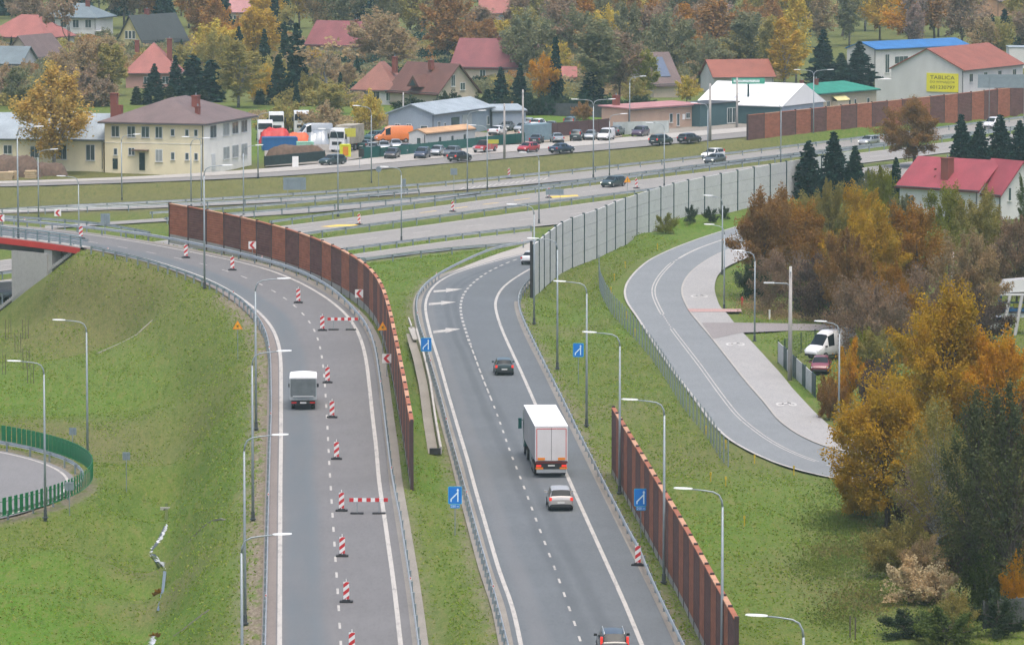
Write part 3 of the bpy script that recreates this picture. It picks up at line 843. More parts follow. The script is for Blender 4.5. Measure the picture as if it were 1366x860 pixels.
# the expressway rails
def lin(px): return gpath(px, zE, .75, 5.0)
E_rails = [
 ([(-60,283),(0,276),(102,272.5),(200,268.7),(302,263.3),(400,257),(495,250.3),(600,241.5),(717,230.5),(800,222),(932,208),(1000,200),(1180,178.5),(1366,155)], 'uppermost guardrail of the expressway along the foot of the grass bank', 6.0),
 ([(0,279),(102,276),(200,272.5),(302,267.5),(400,262.5),(470,257.5),(545,251)], 'short second guardrail just below the uppermost one, left of the bank signs', 6.0),
 ([(200,282.5),(260,280),(330,274.5),(400,268.8),(495,259.5),(560,252.5)], 'low guardrail on the brown strip between the two narrow far ramps', 6.0),
 ([(220,290),(300,284),(400,276.8),(500,267.3),(600,259.5),(717,247),(800,236),(932,219.5),(1000,211),(1180,190),(1366,167)], 'upper rail of the double guardrail in the middle of the expressway', 5.0),
 ([(360,294.5),(400,289),(500,275.5),(600,263.7),(717,250.5),(800,239.5),(932,223),(1000,214.5),(1180,193),(1366,170)], 'lower rail of the double guardrail in the middle of the expressway', 5.0),
 ([(0,363),(200,337),(409,310),(502.6,296.7),(600,285.6),(673,275),(717,269.3),(800,260.3),(841,254.5),(900,247)], 'guardrail on the near side of the carriageway with the yellow road paint', 5.5),
 ([(0,391),(200,361),(458.6,331.5),(535,320.5),(600,312.5),(642.6,308),(710,301)], 'guardrail between the near carriageway and the ramp strip behind the green triangle', 3.5),
 ([(485,344.5),(517,340),(546,336),(600,327.7),(619,325.5),(642,324.3),(663,323.6),(700,322.4)], 'guardrail along the top of the green grass triangle', 5.5),
]
for px, lb, sp in E_rails: guardrail(lin(px), lb, sp, sgn=1)
def zRamp(x, y): return 2.2
guardrail(gpath([(-20,286),(60,290),(130,296),(165,302),(185,305.5),(200,309)], lambda x, y: 3.6, .75, 2), 'guardrail behind the ramp, ending at a sloped terminal left of the noise wall', 4.0)
_ringr = ring(L_R + 1.0)
guardrail(lift(_ringr, -.05), 'curved guardrail round the outside of the loop road on the left', 4.0, sgn=-1)

# green anti-glare fence on the loop road: one thing, its blades one countable row
_rg = ring(L_R + 1.75)
gf0 = Vector(_rg[45])
gfence = thing('glare_fence', gf0, 'curved green slatted fence round the loop road at the left edge', 'fence')
M_GREEN = mat('green_fence_paint', (0.004, 0.15, 0.05), 0.55, 0, .15)
_slr = arclen(_rg)
b0 = None; cnt = 0
for s_ in np.arange(2, _slr[-1] - 1, .80):
    p = point_at(_rg, s_, _slr)
    if abs(p[1] - L_C.y) > 34: continue
    if cnt >= 98: break
    a = math.atan2(p[1] - L_C.y, p[0] - L_C.x)
    if b0 is None:
        mb = MB(); mb.box((0, 0, 1.22), (.05, .52, 1.35)); b0 = mb.build('slat', M_GREEN, gfence); c = b0
    else:
        c = b0.copy(); COL.objects.link(c); c.parent = gfence
    c.location = Vector(p) - gf0; c.rotation_euler = (0, 0, a + .12); cnt += 1
mb = MB(); mb.tube([tuple(p) for p in lift(_rg, .5)], .04, 5); mb.tube([tuple(p) for p in lift(_rg, 1.6)], .03, 5)
mb.build('fence_rail', M_GREEN, gfence, gf0)

# ---- noise walls
def slat_mat(name, col):
    m, nt, bs = newmat(name)
    p = pos(nt); z = nt.nodes.new('ShaderNodeSeparateXYZ'); nt.links.new(p, z.inputs[0])
    w = math_(nt, 'SINE', math_(nt, 'MULTIPLY', z.outputs[2], 2 * math.pi / 0.25))
    n1 = noise(nt, mapvec(nt, p, (.8, .8, 2.2)), 1.0, 4.0)
    n2 = noise(nt, mapvec(nt, p, (7, 7, .7)), 1.0, 3.0, .6)
    c = mixrgb(nt, ramp(nt, n1, .3, .7), mul(col, .78), mul(col, 1.22))
    c = mixrgb(nt, ramp(nt, n2, .35, .7, 0, .35), c, mul(col, .6))
    nt.links.new(c, bs.inputs['Base Color']); bs.inputs['Roughness'].default_value = .8
    bs.inputs['Specular IOR Level'].default_value = .2
    bump(nt, bs, w, .35, .03)
    return m
M_PRED = slat_mat('barrier_red_brown', (0.300, 0.112, 0.066))
M_PDARK = slat_mat('barrier_dark_brown', (0.140, 0.070, 0.060))
M_CAP = mat('barrier_cap', (0.42, 0.22, 0.13), .7, 0, .15)
M_PLINTH = asphalt('plinth_concrete', (0.30, 0.29, 0.27), .1)
M_HPOST = mat('barrier_post', (0.06, 0.035, 0.035), .6, .2)
def noise_wall(nodes, heights, label, first_red=True, plinth=.5, thick=.22, cap=True, postmat=None):
    """nodes: ground points of the posts; one panel between each pair"""
    o0 = Vector(nodes[0])
    t = thing('noise_wall', o0, label, 'noise wall')
    post0 = None
    for i, p in enumerate(nodes):
        p = Vector(p)
        q = Vector(nodes[min(i + 1, len(nodes) - 1)]) - Vector(nodes[max(i - 1, 0)])
        ang = math.atan2(q.y, q.x)
        if post0 is None:
            mb = MB(); mb.box((0, 0, .5), (.20, thick + .03, 1.0)); post0 = mb.build('wall_post', postmat or M_HPOST, t); c = post0
        else:
            c = post0.copy(); COL.objects.link(c); c.parent = t
        c.location = p - o0 + Vector((0, 0, -.4)); c.rotation_euler = (0, 0, ang); c.scale = (1, 1, heights[i] + .62)
    for i in range(len(nodes) - 1):
        a, b = Vector(nodes[i]), Vector(nodes[i + 1]); h = (heights[i] + heights[i + 1]) / 2
        d = (b - a).normalized() * .12; a = a + d; b = b - d
        z0_ = plinth
        mm = (M_PRED if (i % 2 == 0) == first_red else M_PDARK)
        mb = MB(); zc = (z0_ + h) / 2
        mb.beam(a + Vector((0, 0, zc)), b + Vector((0, 0, zc)), thick, h - z0_)
        pn = mb.build('panel', mm, t, o0)
        if cap:
            mb = MB(); mb.beam(a + Vector((0, 0, h + .05)), b + Vector((0, 0, h + .05)), thick + .10, .10)
            mb.build('panel_cap', M_CAP if mm is M_PRED else M_PRED, pn, o0)
        mb = MB(); mb.beam(a + Vector((0, 0, z0_ / 2 - .25)), b + Vector((0, 0, z0_ / 2 - .25)), thick - .04, z0_ + .48)
        mb.build('plinth', M_PLINTH, pn, o0)
    return t
def even_nodes(Q, step):
    Q = np.array(Q); T = arclen(Q)[-1]
    return resample_n(Q, int(round(T / step)) + 1)
W1_px = [(227,318),(282,329),(338,343),(386,357),(428,374),(461,391),(486,408),(504,430),(514,455),(521,485),(527,517),(533,550),(540,590),(549.5,650)]
W1 = smooth_path([atf(a, b, zA) for a, b in W1_px], 1.5, 2.5)
w1n = even_nodes(W1, 4.3)
noise_wall(w1n, np.linspace(3.7, 4.9, len(w1n)), 'curved red and dark brown striped noise wall beside the ramp with the barrier boards', True)
W2_px = [(818,630),(858.6,704),(886.6,756),(911,800.6),(940.6,860)]
W2 = extend(smooth_path([atf(a, b, zB) for a, b in W2_px], 1.5, 2.0), 0, 22)
w2n = even_nodes(W2, 4.3)
noise_wall(w2n, [5.0] * len(w2n), 'brown noise wall in the foreground running down to the bottom edge right of the slip road', False, .35)
W3_px = [(997,197.5),(1068,189.6),(1113,184),(1180,177),(1275,166),(1366,155)]
W3 = extend(smooth_path([atf(a, b, zE) for a, b in W3_px], 2, 4.0), 0, 40)
w3n = even_nodes(W3, 5.0)
noise_wall(w3n, [5.1] * len(w3n), 'far straight red and dark striped noise wall along the expressway in front of the white hall', False, .15)
# concrete noise barrier with dark posts
M_CPANEL = asphalt('concrete_panel', (0.47, 0.47, 0.465), .12)
M_GPOST = mat('green_black_post', (0.012, 0.045, 0.048), .5, .2)
W4_px = [(710,394),(716,390),(724,380),(731,374),(738,369),(747,360),(758,355),(770,350),(784,345),(799,340.5),(814,332),(831,324),(849,318),(868,311.5),(887,305),(909,299),(931,294),(954,289),(978,284),(1002,279),(1026,274),(1050,269),(1090,262),(1140,253)]
w4n = [atf(a, b, lambda x, y: -1.0) for a, b in W4_px]
w4s = even_nodes(smooth_path(w4n, 1.5, 2.5), 6.0)
o0 = Vector(w4s[0])
t4 = thing('noise_barrier', o0, 'pale grey concrete panel noise barrier with dark posts on the outside of the bend', 'noise wall')
pm = None
for i, p in enumerate(w4s):
    q = w4s[min(i + 1, len(w4s) - 1)] - w4s[max(i - 1, 0)]
    if pm is None:
        mb = MB(); mb.box((0, 0, 2.55), (.15, .30, 6.0)); pm = mb.build('wall_post', M_GPOST, t4); c = pm
    else:
        c = pm.copy(); COL.objects.link(c); c.parent = t4
    c.location = Vector(p) - o0; c.rotation_euler = (0, 0, math.atan2(q[1], q[0]))
for i in range(len(w4s) - 1):
    a, b = Vector(w4s[i]), Vector(w4s[i + 1]); d = (b - a).normalized() * .12
    hh = 5.45
    mb = MB()
    for k in range(4):
        za, zb_ = -.35 + (hh + .35) * k / 4, -.35 + (hh + .35) * (k + 1) / 4 - .04
        mb.beam(a + d + Vector((0, 0, (za + zb_) / 2)), b - d + Vector((0, 0, (za + zb_) / 2)), .14, zb_ - za)
    mb.build('panel', M_CPANEL, t4, o0)
# big end post facing the road
mb = MB(); mb.box((-.1, -.25, 2.75), (.3, .3, 6.4)); mb.build('end_post', M_DARK, t4)

# drainage wall with white coping and stone bed in the median
rw = smooth_path([atf(a, b, lambda x, y: .55) for a, b in [(555.5,438),(560,455),(565,470),(574,508),(581,557),(588,596)]], 1.5, 1.5)
o0 = Vector(rw[0])
t = thing('retaining_wall', o0, 'low drain wall with a white coping left of the slip road, ending in a dark culvert mouth', 'wall')
mb = MB()
for i in range(len(rw) - 1): mb.beam(Vector(rw[i]) + Vector((0, 0, -.30)), Vector(rw[i + 1]) + Vector((0, 0, -.30)), .2, .5)
mb.build('wall_body', M_CONC, t, o0)
mb = MB()
for i in range(len(rw) - 1): mb.beam(Vector(rw[i]), Vector(rw[i + 1]),  .17, .08)
mb.build('coping', M_LINE, t, o0)
mb = MB(); e_ = Vector(rw[-1]); mb.box(e_ + Vector((-.45, -.3, -.3)), (.9, .2, .5)); mb.build('culvert_mouth', M_DARK, t, o0)
surface('stone_bed', lift(offset(rw, -1.0), -.52), lift(offset(rw, -.2), -.52), M_GRAVEL, .02)
# lone wall piece beside it
mb = MB(); a, b = atf(545, 425, lambda x, y: .5), atf(549, 436, lambda x, y: .5); mb.beam(a, b, .14, .3)
a, b = atf(548.5, 437, lambda x, y: .3), atf(555, 453, lambda x, y: .3); mb.beam(a, b, .6, .12, 1)
o = mb.build('drain_inlet', [M_CONC, M_PLINTH], origin=a); tag(o, 'short concrete drain inlet in the grass beside the upper end of the low drain wall', 'drain')

# ------------------------------------------------------------------ overpass bridge on the left
brL = AL[(AL[:, 0] < BRIDGE_X + 1.5)]; brR = AR[(AR[:, 0] < BRIDGE_X - 2)]
o0 = Vector(brL[0])
bridge = thing('overpass_bridge', o0, 'overpass at the left edge with a red beam and grey-blue parapet', 'bridge')
n = max(len(brL), len(brR)); a_, b_ = resample_n(brL, n), resample_n(brR, n)
sgB = side(a_, b_)
la = offset(a_, -sgB * 1.5); lb = offset(b_, sgB * 1.6)
mb = MB()
mb.ribbon(lift(la, -.02), lift(lb, -.02)); mb.ribbon(lift(lb, -.55), lift(la, -.55)); mb.ribbon(lift(la, -.55), lift(la, -.02)); mb.ribbon(lift(lb, -.02), lift(lb, -.55))
mb.build('deck', M_CONC, bridge, o0)
mb = MB()
mb.ribbon(lift(la, .10), lift(offset(la, sgB * .9), .10)); mb.ribbon(lift(la, -.02), lift(la, .10))
mb.build('kerb_strip', M_CONC, bridge, o0)
mb = MB()
lo_ = offset(la, -sgB * .06)
mb.ribbon(lift(lo_, -.64), lift(lo_, 0.0)); mb.ribbon(lift(lo_, 0.0), lift(la, 0.0)); mb.ribbon(lift(lo_, -.64), lift(la, -.64))
mb.build('fascia_beam', M_REDBEAM, bridge, o0)
mb = MB()
for off in (1.6, 4.2, 6.8):
    g = offset(la, sgB * off)
    for i in range(len(g) - 1): mb.beam(g[i] + np.array([0, 0, -1.0]), g[i + 1] + np.array([0, 0, -1.0]), .5, .95)
mb.build('girder', mat('girder_steel', (.12, .12, .125), .6, .3), bridge, o0)
# parapet on the near side: posts, rails
pq = offset(la, sgB * .22)
PQ = path_of(pq, .3, arclen(pq)[-1] - 40, 2.0)
first = None
for i, p in enumerate(PQ):
    d = (pq[3] - pq[0]); ang = math.atan2(d[1], d[0])
    if first is None:
        mb = MB(); mb.box((0, 0, .65), (.14, .12, 1.1)); mb.box((0, .0, .16), (.3, .2, .06)); first = mb.build('parapet_post', M_STEELBLUE, bridge); c = first
    else:
        c = first.copy(); COL.objects.link(c); c.parent = bridge
    c.location = Vector(p) - o0; c.rotation_euler = (0, 0, ang)
mb = MB()
for zr, rr in ((1.18, .075), (.85, .05), (.55, .05), (.32, .04)): mb.tube([tuple(p) for p in lift(pq, zr)], rr, 5)
mb.build('parapet_rail', M_STEELBLUE, bridge, o0)
gq = offset(la, sgB * .95)
rail_mesh(resample_n(gq, 40), .75, sgB, M_GALV, 'inner_rail', bridge, o0)
# abutment and wing walls
ab = Vector(la[2]); dirv = Vector(la[6] - la[1]); dirv.z = 0; dirv.normalize(); nv = Vector((-dirv.y, dirv.x, 0)) * sgB
mb = MB(); c = ab + dirv * 1.0 + nv * 4.4
mb.box((c.x, c.y, 1.2), (1.3, 8.6, 6.6), rz=math.atan2(dirv.y, dirv.x))
c = ab + dirv * 4.0 + nv * .2
mb.box((c.x, c.y, 1.0), (6.0, .5, 6.2), rz=math.atan2(dirv.y, dirv.x))
mb.build('abutment', M_CONC, bridge, o0)
# stair down the end of the embankment
st0 = Vector(ST0); st1 = Vector(ST1)
t = thing('embankment_stairs', st0, 'narrow concrete stairs running down the embankment beside the overpass', 'stairs')
mb = MB(); nst = 40
dv = (st1 - st0)
for i in range(nst):
    p = st0 + dv * (i + .5) / nst
    zz = p.z + .08
    mb.box((p.x, p.y, zz), (.5, .9, .26), rz=math.atan2(dv.y, dv.x))
mb.build('step', M_CONC, t, st0)
mb = MB()
for off in (.55, .8):
    nn_ = Vector((_sn[0], _sn[1], 0)) * off
    mb.tube([st0 + nn_ + Vector((0, 0, .25)), st1 + nn_ + Vector((0, 0, .25))], .12, 4)
mb.build('side_beam', M_KERB, t, st0)
mb = MB(); hp = [st0 + dv * k / 8 + Vector((0, .9, 0)) for k in range(9)]
mb.tube([p + Vector((0, 0, 1.0)) for p in hp], .035, 5)
for p in hp: mb.tube([p + Vector((0, 0, -.2)), p + Vector((0, 0, 1.0))], .03, 5)
mb.build('handrail', M_GALVD, t, st0)
# concrete wall below the bridge
a, b = at(-60, 403, -2.6), at(46, 396, -2.6)
mb = MB(); mb.beam(a + Vector((0, 0, .9)), b + Vector((0, 0, .9)), .5, 2.0)
o = mb.build('retaining_wall', M_CONC, origin=a); tag(o, 'pale concrete wall under the overpass, left of the stairs', 'wall')
# narrow gutter strips on the slopes
def gutter(p0, p1, w, label):
    a, b = ground_at(*p0), ground_at(*p1); mb = MB(); k = 10
    for i in range(k):
        q0 = a + (b - a) * i / k; q1 = a + (b - a) * (i + 1) / k
        q0 = on_ground(q0.x, q0.y); q1 = on_ground(q1.x, q1.y)
        mb.beam(q0 + Vector((0, 0, .0)), q1 + Vector((0, 0, .0)), w, .10)
    o = mb.build('slope_gutter', M_GRAVEL, origin=a); tag(o, label, 'gutter')
gutter((204, 427), (131, 471), .14, 'pale concrete gutter slanting across the big grass embankment on the left')
gutter((300, 693), (250, 723), .16, 'thin overgrown gutter running down to the white stretch of the ditch')
gutter((279, 813), (232, 848), .16, 'lowest thin gutter on the grass slope near the bottom edge')
# ------------------------------------------------------------------ lamps, signs, traffic boards
M_POLE = mat('lamp_pole_paint', (0.27, 0.31, 0.33), .5, .35, .08)
M_POLEB = mat('lamp_pole_base', (0.05, 0.06, 0.065), .6)
M_HEAD = mat('lamp_head_paint', (0.70, 0.72, 0.72), .4, 0, .04)
def make_lamp(h, arm, name='street_lamp', arms=(0,), r=.095):
    root = bpy.data.objects.new(name, None); COL.objects.link(root)
    mb = MB(); mb.tube([(0, 0, -.3), (0, 0, h * .4), (0, 0, h - .9)], [r * 1.15, r * .95, r * .72], 8); mb.build('pole', M_POLE, root, smooth=True)
    mb = MB(); mb.tube([(0, 0, -.2), (0, 0, .55)], [r * 1.45, r * 1.35], 8); mb.box((0, 0, .02), (.42, .42, .08)); mb.build('pole_base', M_POLEB, root)
    for a in arms:
        ca, sa = math.cos(a), math.sin(a)
        pts = [(0, h - .95), (.05, h - .55), (.22, h - .22), (.55, h - .05), (1.1, h + .03), (arm, h + .10)]
        mb = MB(); mb.tube([(ca * x, sa * x, z) for x, z in pts], [r * .7, r * .62, r * .55, r * .5, r * .45, r * .42], 7); mb.build('arm', M_POLE, root, smooth=True)
        mb = MB(); hd = []
        Mz = Matrix.Rotation(a, 3, 'Z')
        vs = []
        prof = [(0, .07, .06), (.12, .11, .08), (.5, .16, .09), (.95, .14, .07), (1.08, .08, .04)]
        for (x, w, t_) in prof:
            for (yy, zz) in ((-w, -t_ * .45), (w, -t_ * .45), (w * .8, t_ * .6), (-w * .8, t_ * .6)): vs.append(Mz @ Vector((arm - .15 + x, yy, zz + h + .12 + x * .03)))
        fs = [(0, 1, 2, 3), (16, 19, 18, 17)]
        for i in range(4):
            for k in range(4):
                fs.append((i * 4 + k, i * 4 + (k + 1) % 4, i * 4 + 4 + (k + 1) % 4, i * 4 + 4 + k))
        mb.add(vs, fs); mb.build('lamp_head', M_HEAD, root)
    return Proto(root)
LAMP12 = make_lamp(12, 1.9)
LAMP9 = make_lamp(8.7, 1.2, r=.085)
LAMP9B = make_lamp(9.0, 1.7, r=.085)
LAMP11D = make_lamp(11.3, 2.3, arms=(0, math.pi))
PI = math.pi
gA = 'lamps along the outer edge of the curving ramp'
lampsA = [((341.6, 571.5), zA, 0.05, 'tall ramp lamp whose arm ends just above the grey box truck'),
          ((337.5, 692), zA, .08, 'ramp lamp with its foot on the gravel strip level with the lower barrier board'),
          ((327, 831), zA, .08, 'ramp lamp with its foot low at the left, arm level with the truck wheels'),
          ((273, 383.5), zA, .1, 'tall ramp lamp on the bend in front of the striped noise wall'),
          ((24.5, 319), zA, .1, 'tall lamp standing on the overpass parapet at the far left')]
for (p, zf, a, lb) in lampsA:
    q = atf(p[0], p[1], zf); LAMP12.put(q, a, lb, 'street lamp', gA)
LAMP12.put(at(322, 716, zA(0, 266) + 12) - Vector((0, 0, 12)), .1, 'nearest ramp lamp, its arm lowest over the lane', 'street lamp', gA)
for (px, py, z, lb) in [(60.5, 690, -3.0, 'tall lamp standing inside the loop road bend at the left edge'), (117, 619.5, -3.1, 'tall lamp just outside the green fence of the loop road')]:
    LAMP12.put(at(px, py, z), PI, lb, 'street lamp', 'lamps by the loop road')
gB = 'lamps between the slip road and the local road'
for (px, py, lb) in [(885.6, 776, 'tall lamp in front of the foreground noise wall'), (826.5, 657, 'tall lamp at the upper end of the foreground brown noise wall'),
                     (782.5, 567, 'tall lamp right of the upper blue merge sign on the grass slope'), (743.5, 491, 'tall lamp on the gravel verge left of the upper right blue sign'),
                     (712.5, 431, 'tall lamp at the near end of the pale concrete noise barrier')]:
    LAMP12.put(atf(px, py, zB), PI - .1, lb, 'street lamp', gB)
for (px, py, lb) in [(964, 655, 'tall lamp on the grass right of the foreground brown wall'), (1072, 825, 'lamp whose bent arm just rises above the bottom edge right of centre')]:
    q = at(px, py, 12.0); LAMP12.put(q - Vector((0, 0, 12)), PI - .12, lb, 'street lamp', gB)
gG = 'lamps along the cycle path'
for (px, py, lb) in [(963.4, 364.7, 'shorter dark-footed lamp beside the cycle path at the top of the bend'), (966, 411, 'lamp by the pink paving strip on the cycle path'),
                     (1006.6, 453, 'lamp on the grass just past the driveway crossing'), (1119, 566, 'lamp at the lower end of the cycle path beside the bright orange bush'),
                     (1338, 608, 'lamp between the dark trees at the right edge')]:
    LAMP9.put(on_ground(at(px, py).x, at(px, py).y), PI - .05, lb, 'street lamp', gG)
gE = 'lamps of the expressway'
for (px, py, a, lb) in [(51.5, 293, .1, 'expressway lamp at the far left with a straight arm to the right'), (105.5, 336, PI, 'lamp behind the overpass ramp, left of the grey sign back'),
                        (162.6, 269, .1, 'expressway lamp in front of the cream house, near its door'), (255, 275, .1, 'expressway lamp left of the cream house corner, arm to the right'),
                        (268.8, 273, PI, 'thin lamp in front of the cream house corner'), (325, 286.4, .1, 'lamp between the two narrow far ramps, right of the cream house'),
                        (535.5, 321, PI, 'lamp behind the green strip of the near carriageway, middle of the left half'), (650, 254, PI, 'short lamp beside the hatched road paint'),
                        (719, 298, PI, 'lamp behind the top end of the concrete barrier'), (886, 250, PI, 'lamp rising behind the concrete barrier left of the two parked dark cars'),
                        (813, 236, .1, 'thin lamp beside the approaching dark car on the expressway'), (944, 218, PI, 'lamp in front of the white tent beside the two oncoming cars'), (1041.5, 218, PI, 'lamp standing before the left end of the far noise wall')]:
    LAMP9B.put(at(px, py, -1.5), a, lb, 'street lamp', gE)
for (px, py, lb) in [(451, 288, 'lamp left of the dark green car on the frontage road'), (495.5, 249, 'lamp right of the round grey sign on the bank'), (623.5, 257, 'lamp in front of the dark hatchback with lit tail lights')]:
    q = at(px, py, -1.5); o = LAMP9B.put(q, PI if px != 623.5 else 0, lb, 'street lamp', gE); o.scale = (1, 1, 1.25)
for (px, py, z, lb) in [(791.5, 238, -1.5, 'double-armed lamp in front of the white panel van'), (1085, 188, -1.5, 'double-armed lamp by the green-roofed house, in front of the striped wall')]:
    LAMP11D.put(at(px, py, z), .05, lb, 'street lamp', 'double-armed lamps')
for (px, py, a, lb) in [(344.3, 236.6, .1, 'lamp on the frontage road at the right end of the cream house'), (840, 178, 0.0, 'lamp behind the purple car, arm to the right')]:
    LAMP9B.put(at(px, py, 0), a, lb, 'street lamp', 'lamps of the frontage road')
# plain concrete and timber poles
M_CPOLE = mat('concrete_pole', (0.36, 0.34, 0.32), .8, 0, .12)
def util_pole(px, py, z, h, label, armz=None, r=.15):
    q = on_ground(at(px, py, z).x, at(px, py, z).y) if z == 0 else at(px, py, z)
    t = thing('utility_pole', q, label, 'pole')
    mb = MB(); mb.tube([(0, 0, -.3), (0, 0, h)], [r * 1.3, r * .8], 8); mb.build('pole', M_CPOLE, t, smooth=True)
    mb = MB(); mb.box((0, 0, h - .5), (.12, .9, .1)); mb.build('crossarm', M_GALVD, t)
    for yy in (-.35, .35):
        mb = MB(); mb.tube([(0, yy, h - .45), (0, yy, h - .2)], .05, 6); mb.build('insulator', M_WHITE, t)
    if armz:
        mb = MB(); mb.tube([(0, 0, armz - .35), (-.3, 0, armz - .05), (-1.5, 0, armz)], .05, 6); mb.build('arm', M_POLE, t)
        mb = MB(); mb.box((-1.95, 0, armz + .02), (.95, .24, .1)); mb.build('lamp_head', M_HEAD, t)
    return t
util_pole(672.8, 211.5, 0, 8.3, 'plain concrete pole at the road edge between the red pickup and the red car', r=.16)
util_pole(697.5, 193, 0, 9.0, 'plain pole in front of the dark conifers above the red car', r=.15)
util_pole(947, 187, 0, 9.0, 'thick concrete pole at the corner of the dark building by the white tent', r=.2)
util_pole(983, 170, 0, 8.5, 'concrete pole in front of the white tent and its glass door', r=.17)
util_pole(1053.8, 506, 0, 10.4, 'thick pale concrete pole with a small lamp beside the white panels', 8.9, r=.17)
util_pole(1270, 452, 0, 8.5, 'bare concrete pole rising among the brown trees on the right', r=.15)
util_pole(538, 178, 0, 6.5, 'grey pole in front of the blue-grey warehouse gable', r=.12)

# ---- red and white traffic boards
def make_delineator():
    root = bpy.data.objects.new('delineator', None); COL.objects.link(root)
    mb = MB(); mb.box((0, 0, .06), (.85, .42, .12)); mb.box((0, 0, .14), (.5, .26, .08)); mb.build('rubber_base', M_BLACKRUB, root)
    mb = MB(); w, zb, zt = .19, .22, 1.36
    mb.box((0, 0, (zb + zt) / 2), (2 * w, .05, zt - zb)); mb.tube([(0, 0, .1), (0, 0, .3)], .035, 6)
    slope = .30; band_ = .26
    def clip(poly, zmin, zmax):
        for keep, zl in ((lambda z: z >= zmin, zmin), (lambda z: z <= zmax, zmax)):
            out = []
            for i in range(len(poly)):
                a, b = poly[i], poly[(i + 1) % len(poly)]
                if keep(a[1]): out.append(a)
                if keep(a[1]) != keep(b[1]):
                    tt = (zl - a[1]) / (b[1] - a[1]); out.append((a[0] + tt * (b[0] - a[0]), zl))
            poly = out
            if not poly: return poly
        return poly
    z = zb - slope
    k = 0
    while z < zt + slope:
        pl = clip([(-w, z), (w, z + slope), (w, z + slope + band_), (-w, z + band_)], zb, zt)
        if len(pl) >= 3:
            for yy in (-.028, .028): mb.poly([(x, yy, zz) for x, zz in pl], 1)
        z += 2 * band_
    mb.build('striped_board', [M_WHITE, M_RED], root)
    mb = MB(); mb.tube([(0, 0, 1.36), (0, 0, 1.56)], .03, 6); mb.build('handle', M_WHITE, root)
    return Proto(root)
DEL = make_delineator()
gD = 'red and white delineators along the closed ramp lane'
for i, (px, py, lb) in enumerate([(108, 318.6, 'red-white delineator furthest up the ramp, beside the overpass parapet'), (248, 344, 'red-white delineator left of the ramp bend lamp'),
        (310, 360.5, 'red-white delineator on the bend below the fourth noise wall panel'), (398, 404, 'red-white delineator between the dashes just above the upper barrier board'),
        (430, 441, 'red-white delineator at the left end of the upper barrier board'), (437, 510.6, 'red-white delineator next to the roof of the grey box truck'),
        (443, 557, 'red-white delineator next to the tail lights of the grey box truck'), (449, 612.5, 'red-white delineator midway between the truck and the lower barrier board'),
        (455.7, 681.5, 'red-white delineator at the left end of the lower barrier board'), (456.5, 742, 'first red-white delineator below the lower barrier board'),
        (462, 803, 'second red-white delineator below the lower barrier board'), (469.5, 872, 'red-white delineator cut by the bottom edge of the picture')]):
    DEL.put(atf(px, py, zA), .02 + random.uniform(-.12, .12), lb, 'delineator', gD)
DEL.put(atf(851, 754, zB), -.2, 'red-white delineator against the kink of the slip road guardrail', 'delineator')
for (px, py, lb) in [(479, 299.8, 'small red-white delineator at the end of the long yellow paint'), (604, 282.6, 'red-white delineator on the far carriageway, in the middle of the picture'),
                     (732, 264, 'red-white delineator beside the shorter yellow paint'), (679, 238, 'red-white delineator in front of the bank guardrail below the red pickup'), (849, 251.5, 'red-white delineator behind the oncoming dark car and its orange sign')]:
    DEL.put(at(px, py, -1.5), -.5, lb, 'delineator', 'delineators on the expressway')
def barrier_board(px0, px1, py_top, py_foot, label):
    a, b = atf(px0, py_foot, zA), atf(px1, py_foot, zA)
    L = (b - a).length; c = (a + b) / 2
    t = thing('barrier_board', c, label, 'road barrier', 'barrier boards across the closed lane', math.atan2(b.y - a.y, b.x - a.x))
    mb = MB(); nseg = 9
    for k in range(nseg): mb.box((-L / 2 + L * (k + .5) / nseg, 0, 1.02), (L / nseg - .002, .05, .27), mat=(1 if k % 2 == 0 else 0))
    mb.build('striped_board', [M_WHITE, M_RED], t)
    for x in (-L * .30, L * .27):
        mb = MB(); mb.box((x, .0, .5), (.05, .05, .8)); lg = mb.build('leg', M_GALVD, t)
        mb = MB(); mb.box((x, 0, .05), (.95, .42, .10)); mb.build('foot', M_BLACKRUB, lg)
    return t
barrier_board(437, 477.5, 426, 440, 'upper red-white barrier board closing the right ramp lane on the bend')
barrier_board(466, 517.5, 668, 685, 'lower red-white barrier board closing the right ramp lane')
# chevron boards
def make_chevron():
    root = bpy.data.objects.new('chevron_sign', None); COL.objects.link(root)
    mb = MB(); mb.box((0, 0, 1.55), (.78, .04, .78)); s = .78
    mb.poly([(.30, -.025, 1.55 + .36), (.02, -.025, 1.55 + .36), (-.30, -.025, 1.55), (.02, -.025, 1.55 - .36), (.30, -.025, 1.55 - .36), (-.02, -.025, 1.55)], 1)
    mb.build('board', [M_WHITE, M_RED], root)
    mb = MB(); mb.tube([(0, .05, -.2), (0, .05, 1.9)], .03, 6); mb.build('post', M_GALVD, root)
    return Proto(root)
CHV = make_chevron()
for (px, py, zf, lb) in [(77, 284, lambda x, y: 3.0, 'red chevron board on the left behind the ramp rail'), (336.5, 327, zA, 'red chevron board in front of the middle panels of the curved noise wall'),
                         (479, 391.5, zA, 'red chevron board where the curved noise wall turns towards the camera'), (516, 478, zA, 'lowest red chevron board, beside the narrow-seen end of the curved wall'),
                         (1, 291, zA, 'red chevron board cut by the left edge above the overpass')]:
    p = atf(px, py, zf, 1.55); CHV.put(p - Vector((0, 0, 1.55)), .05, lb, 'road sign', 'chevron boards on the ramp bend')
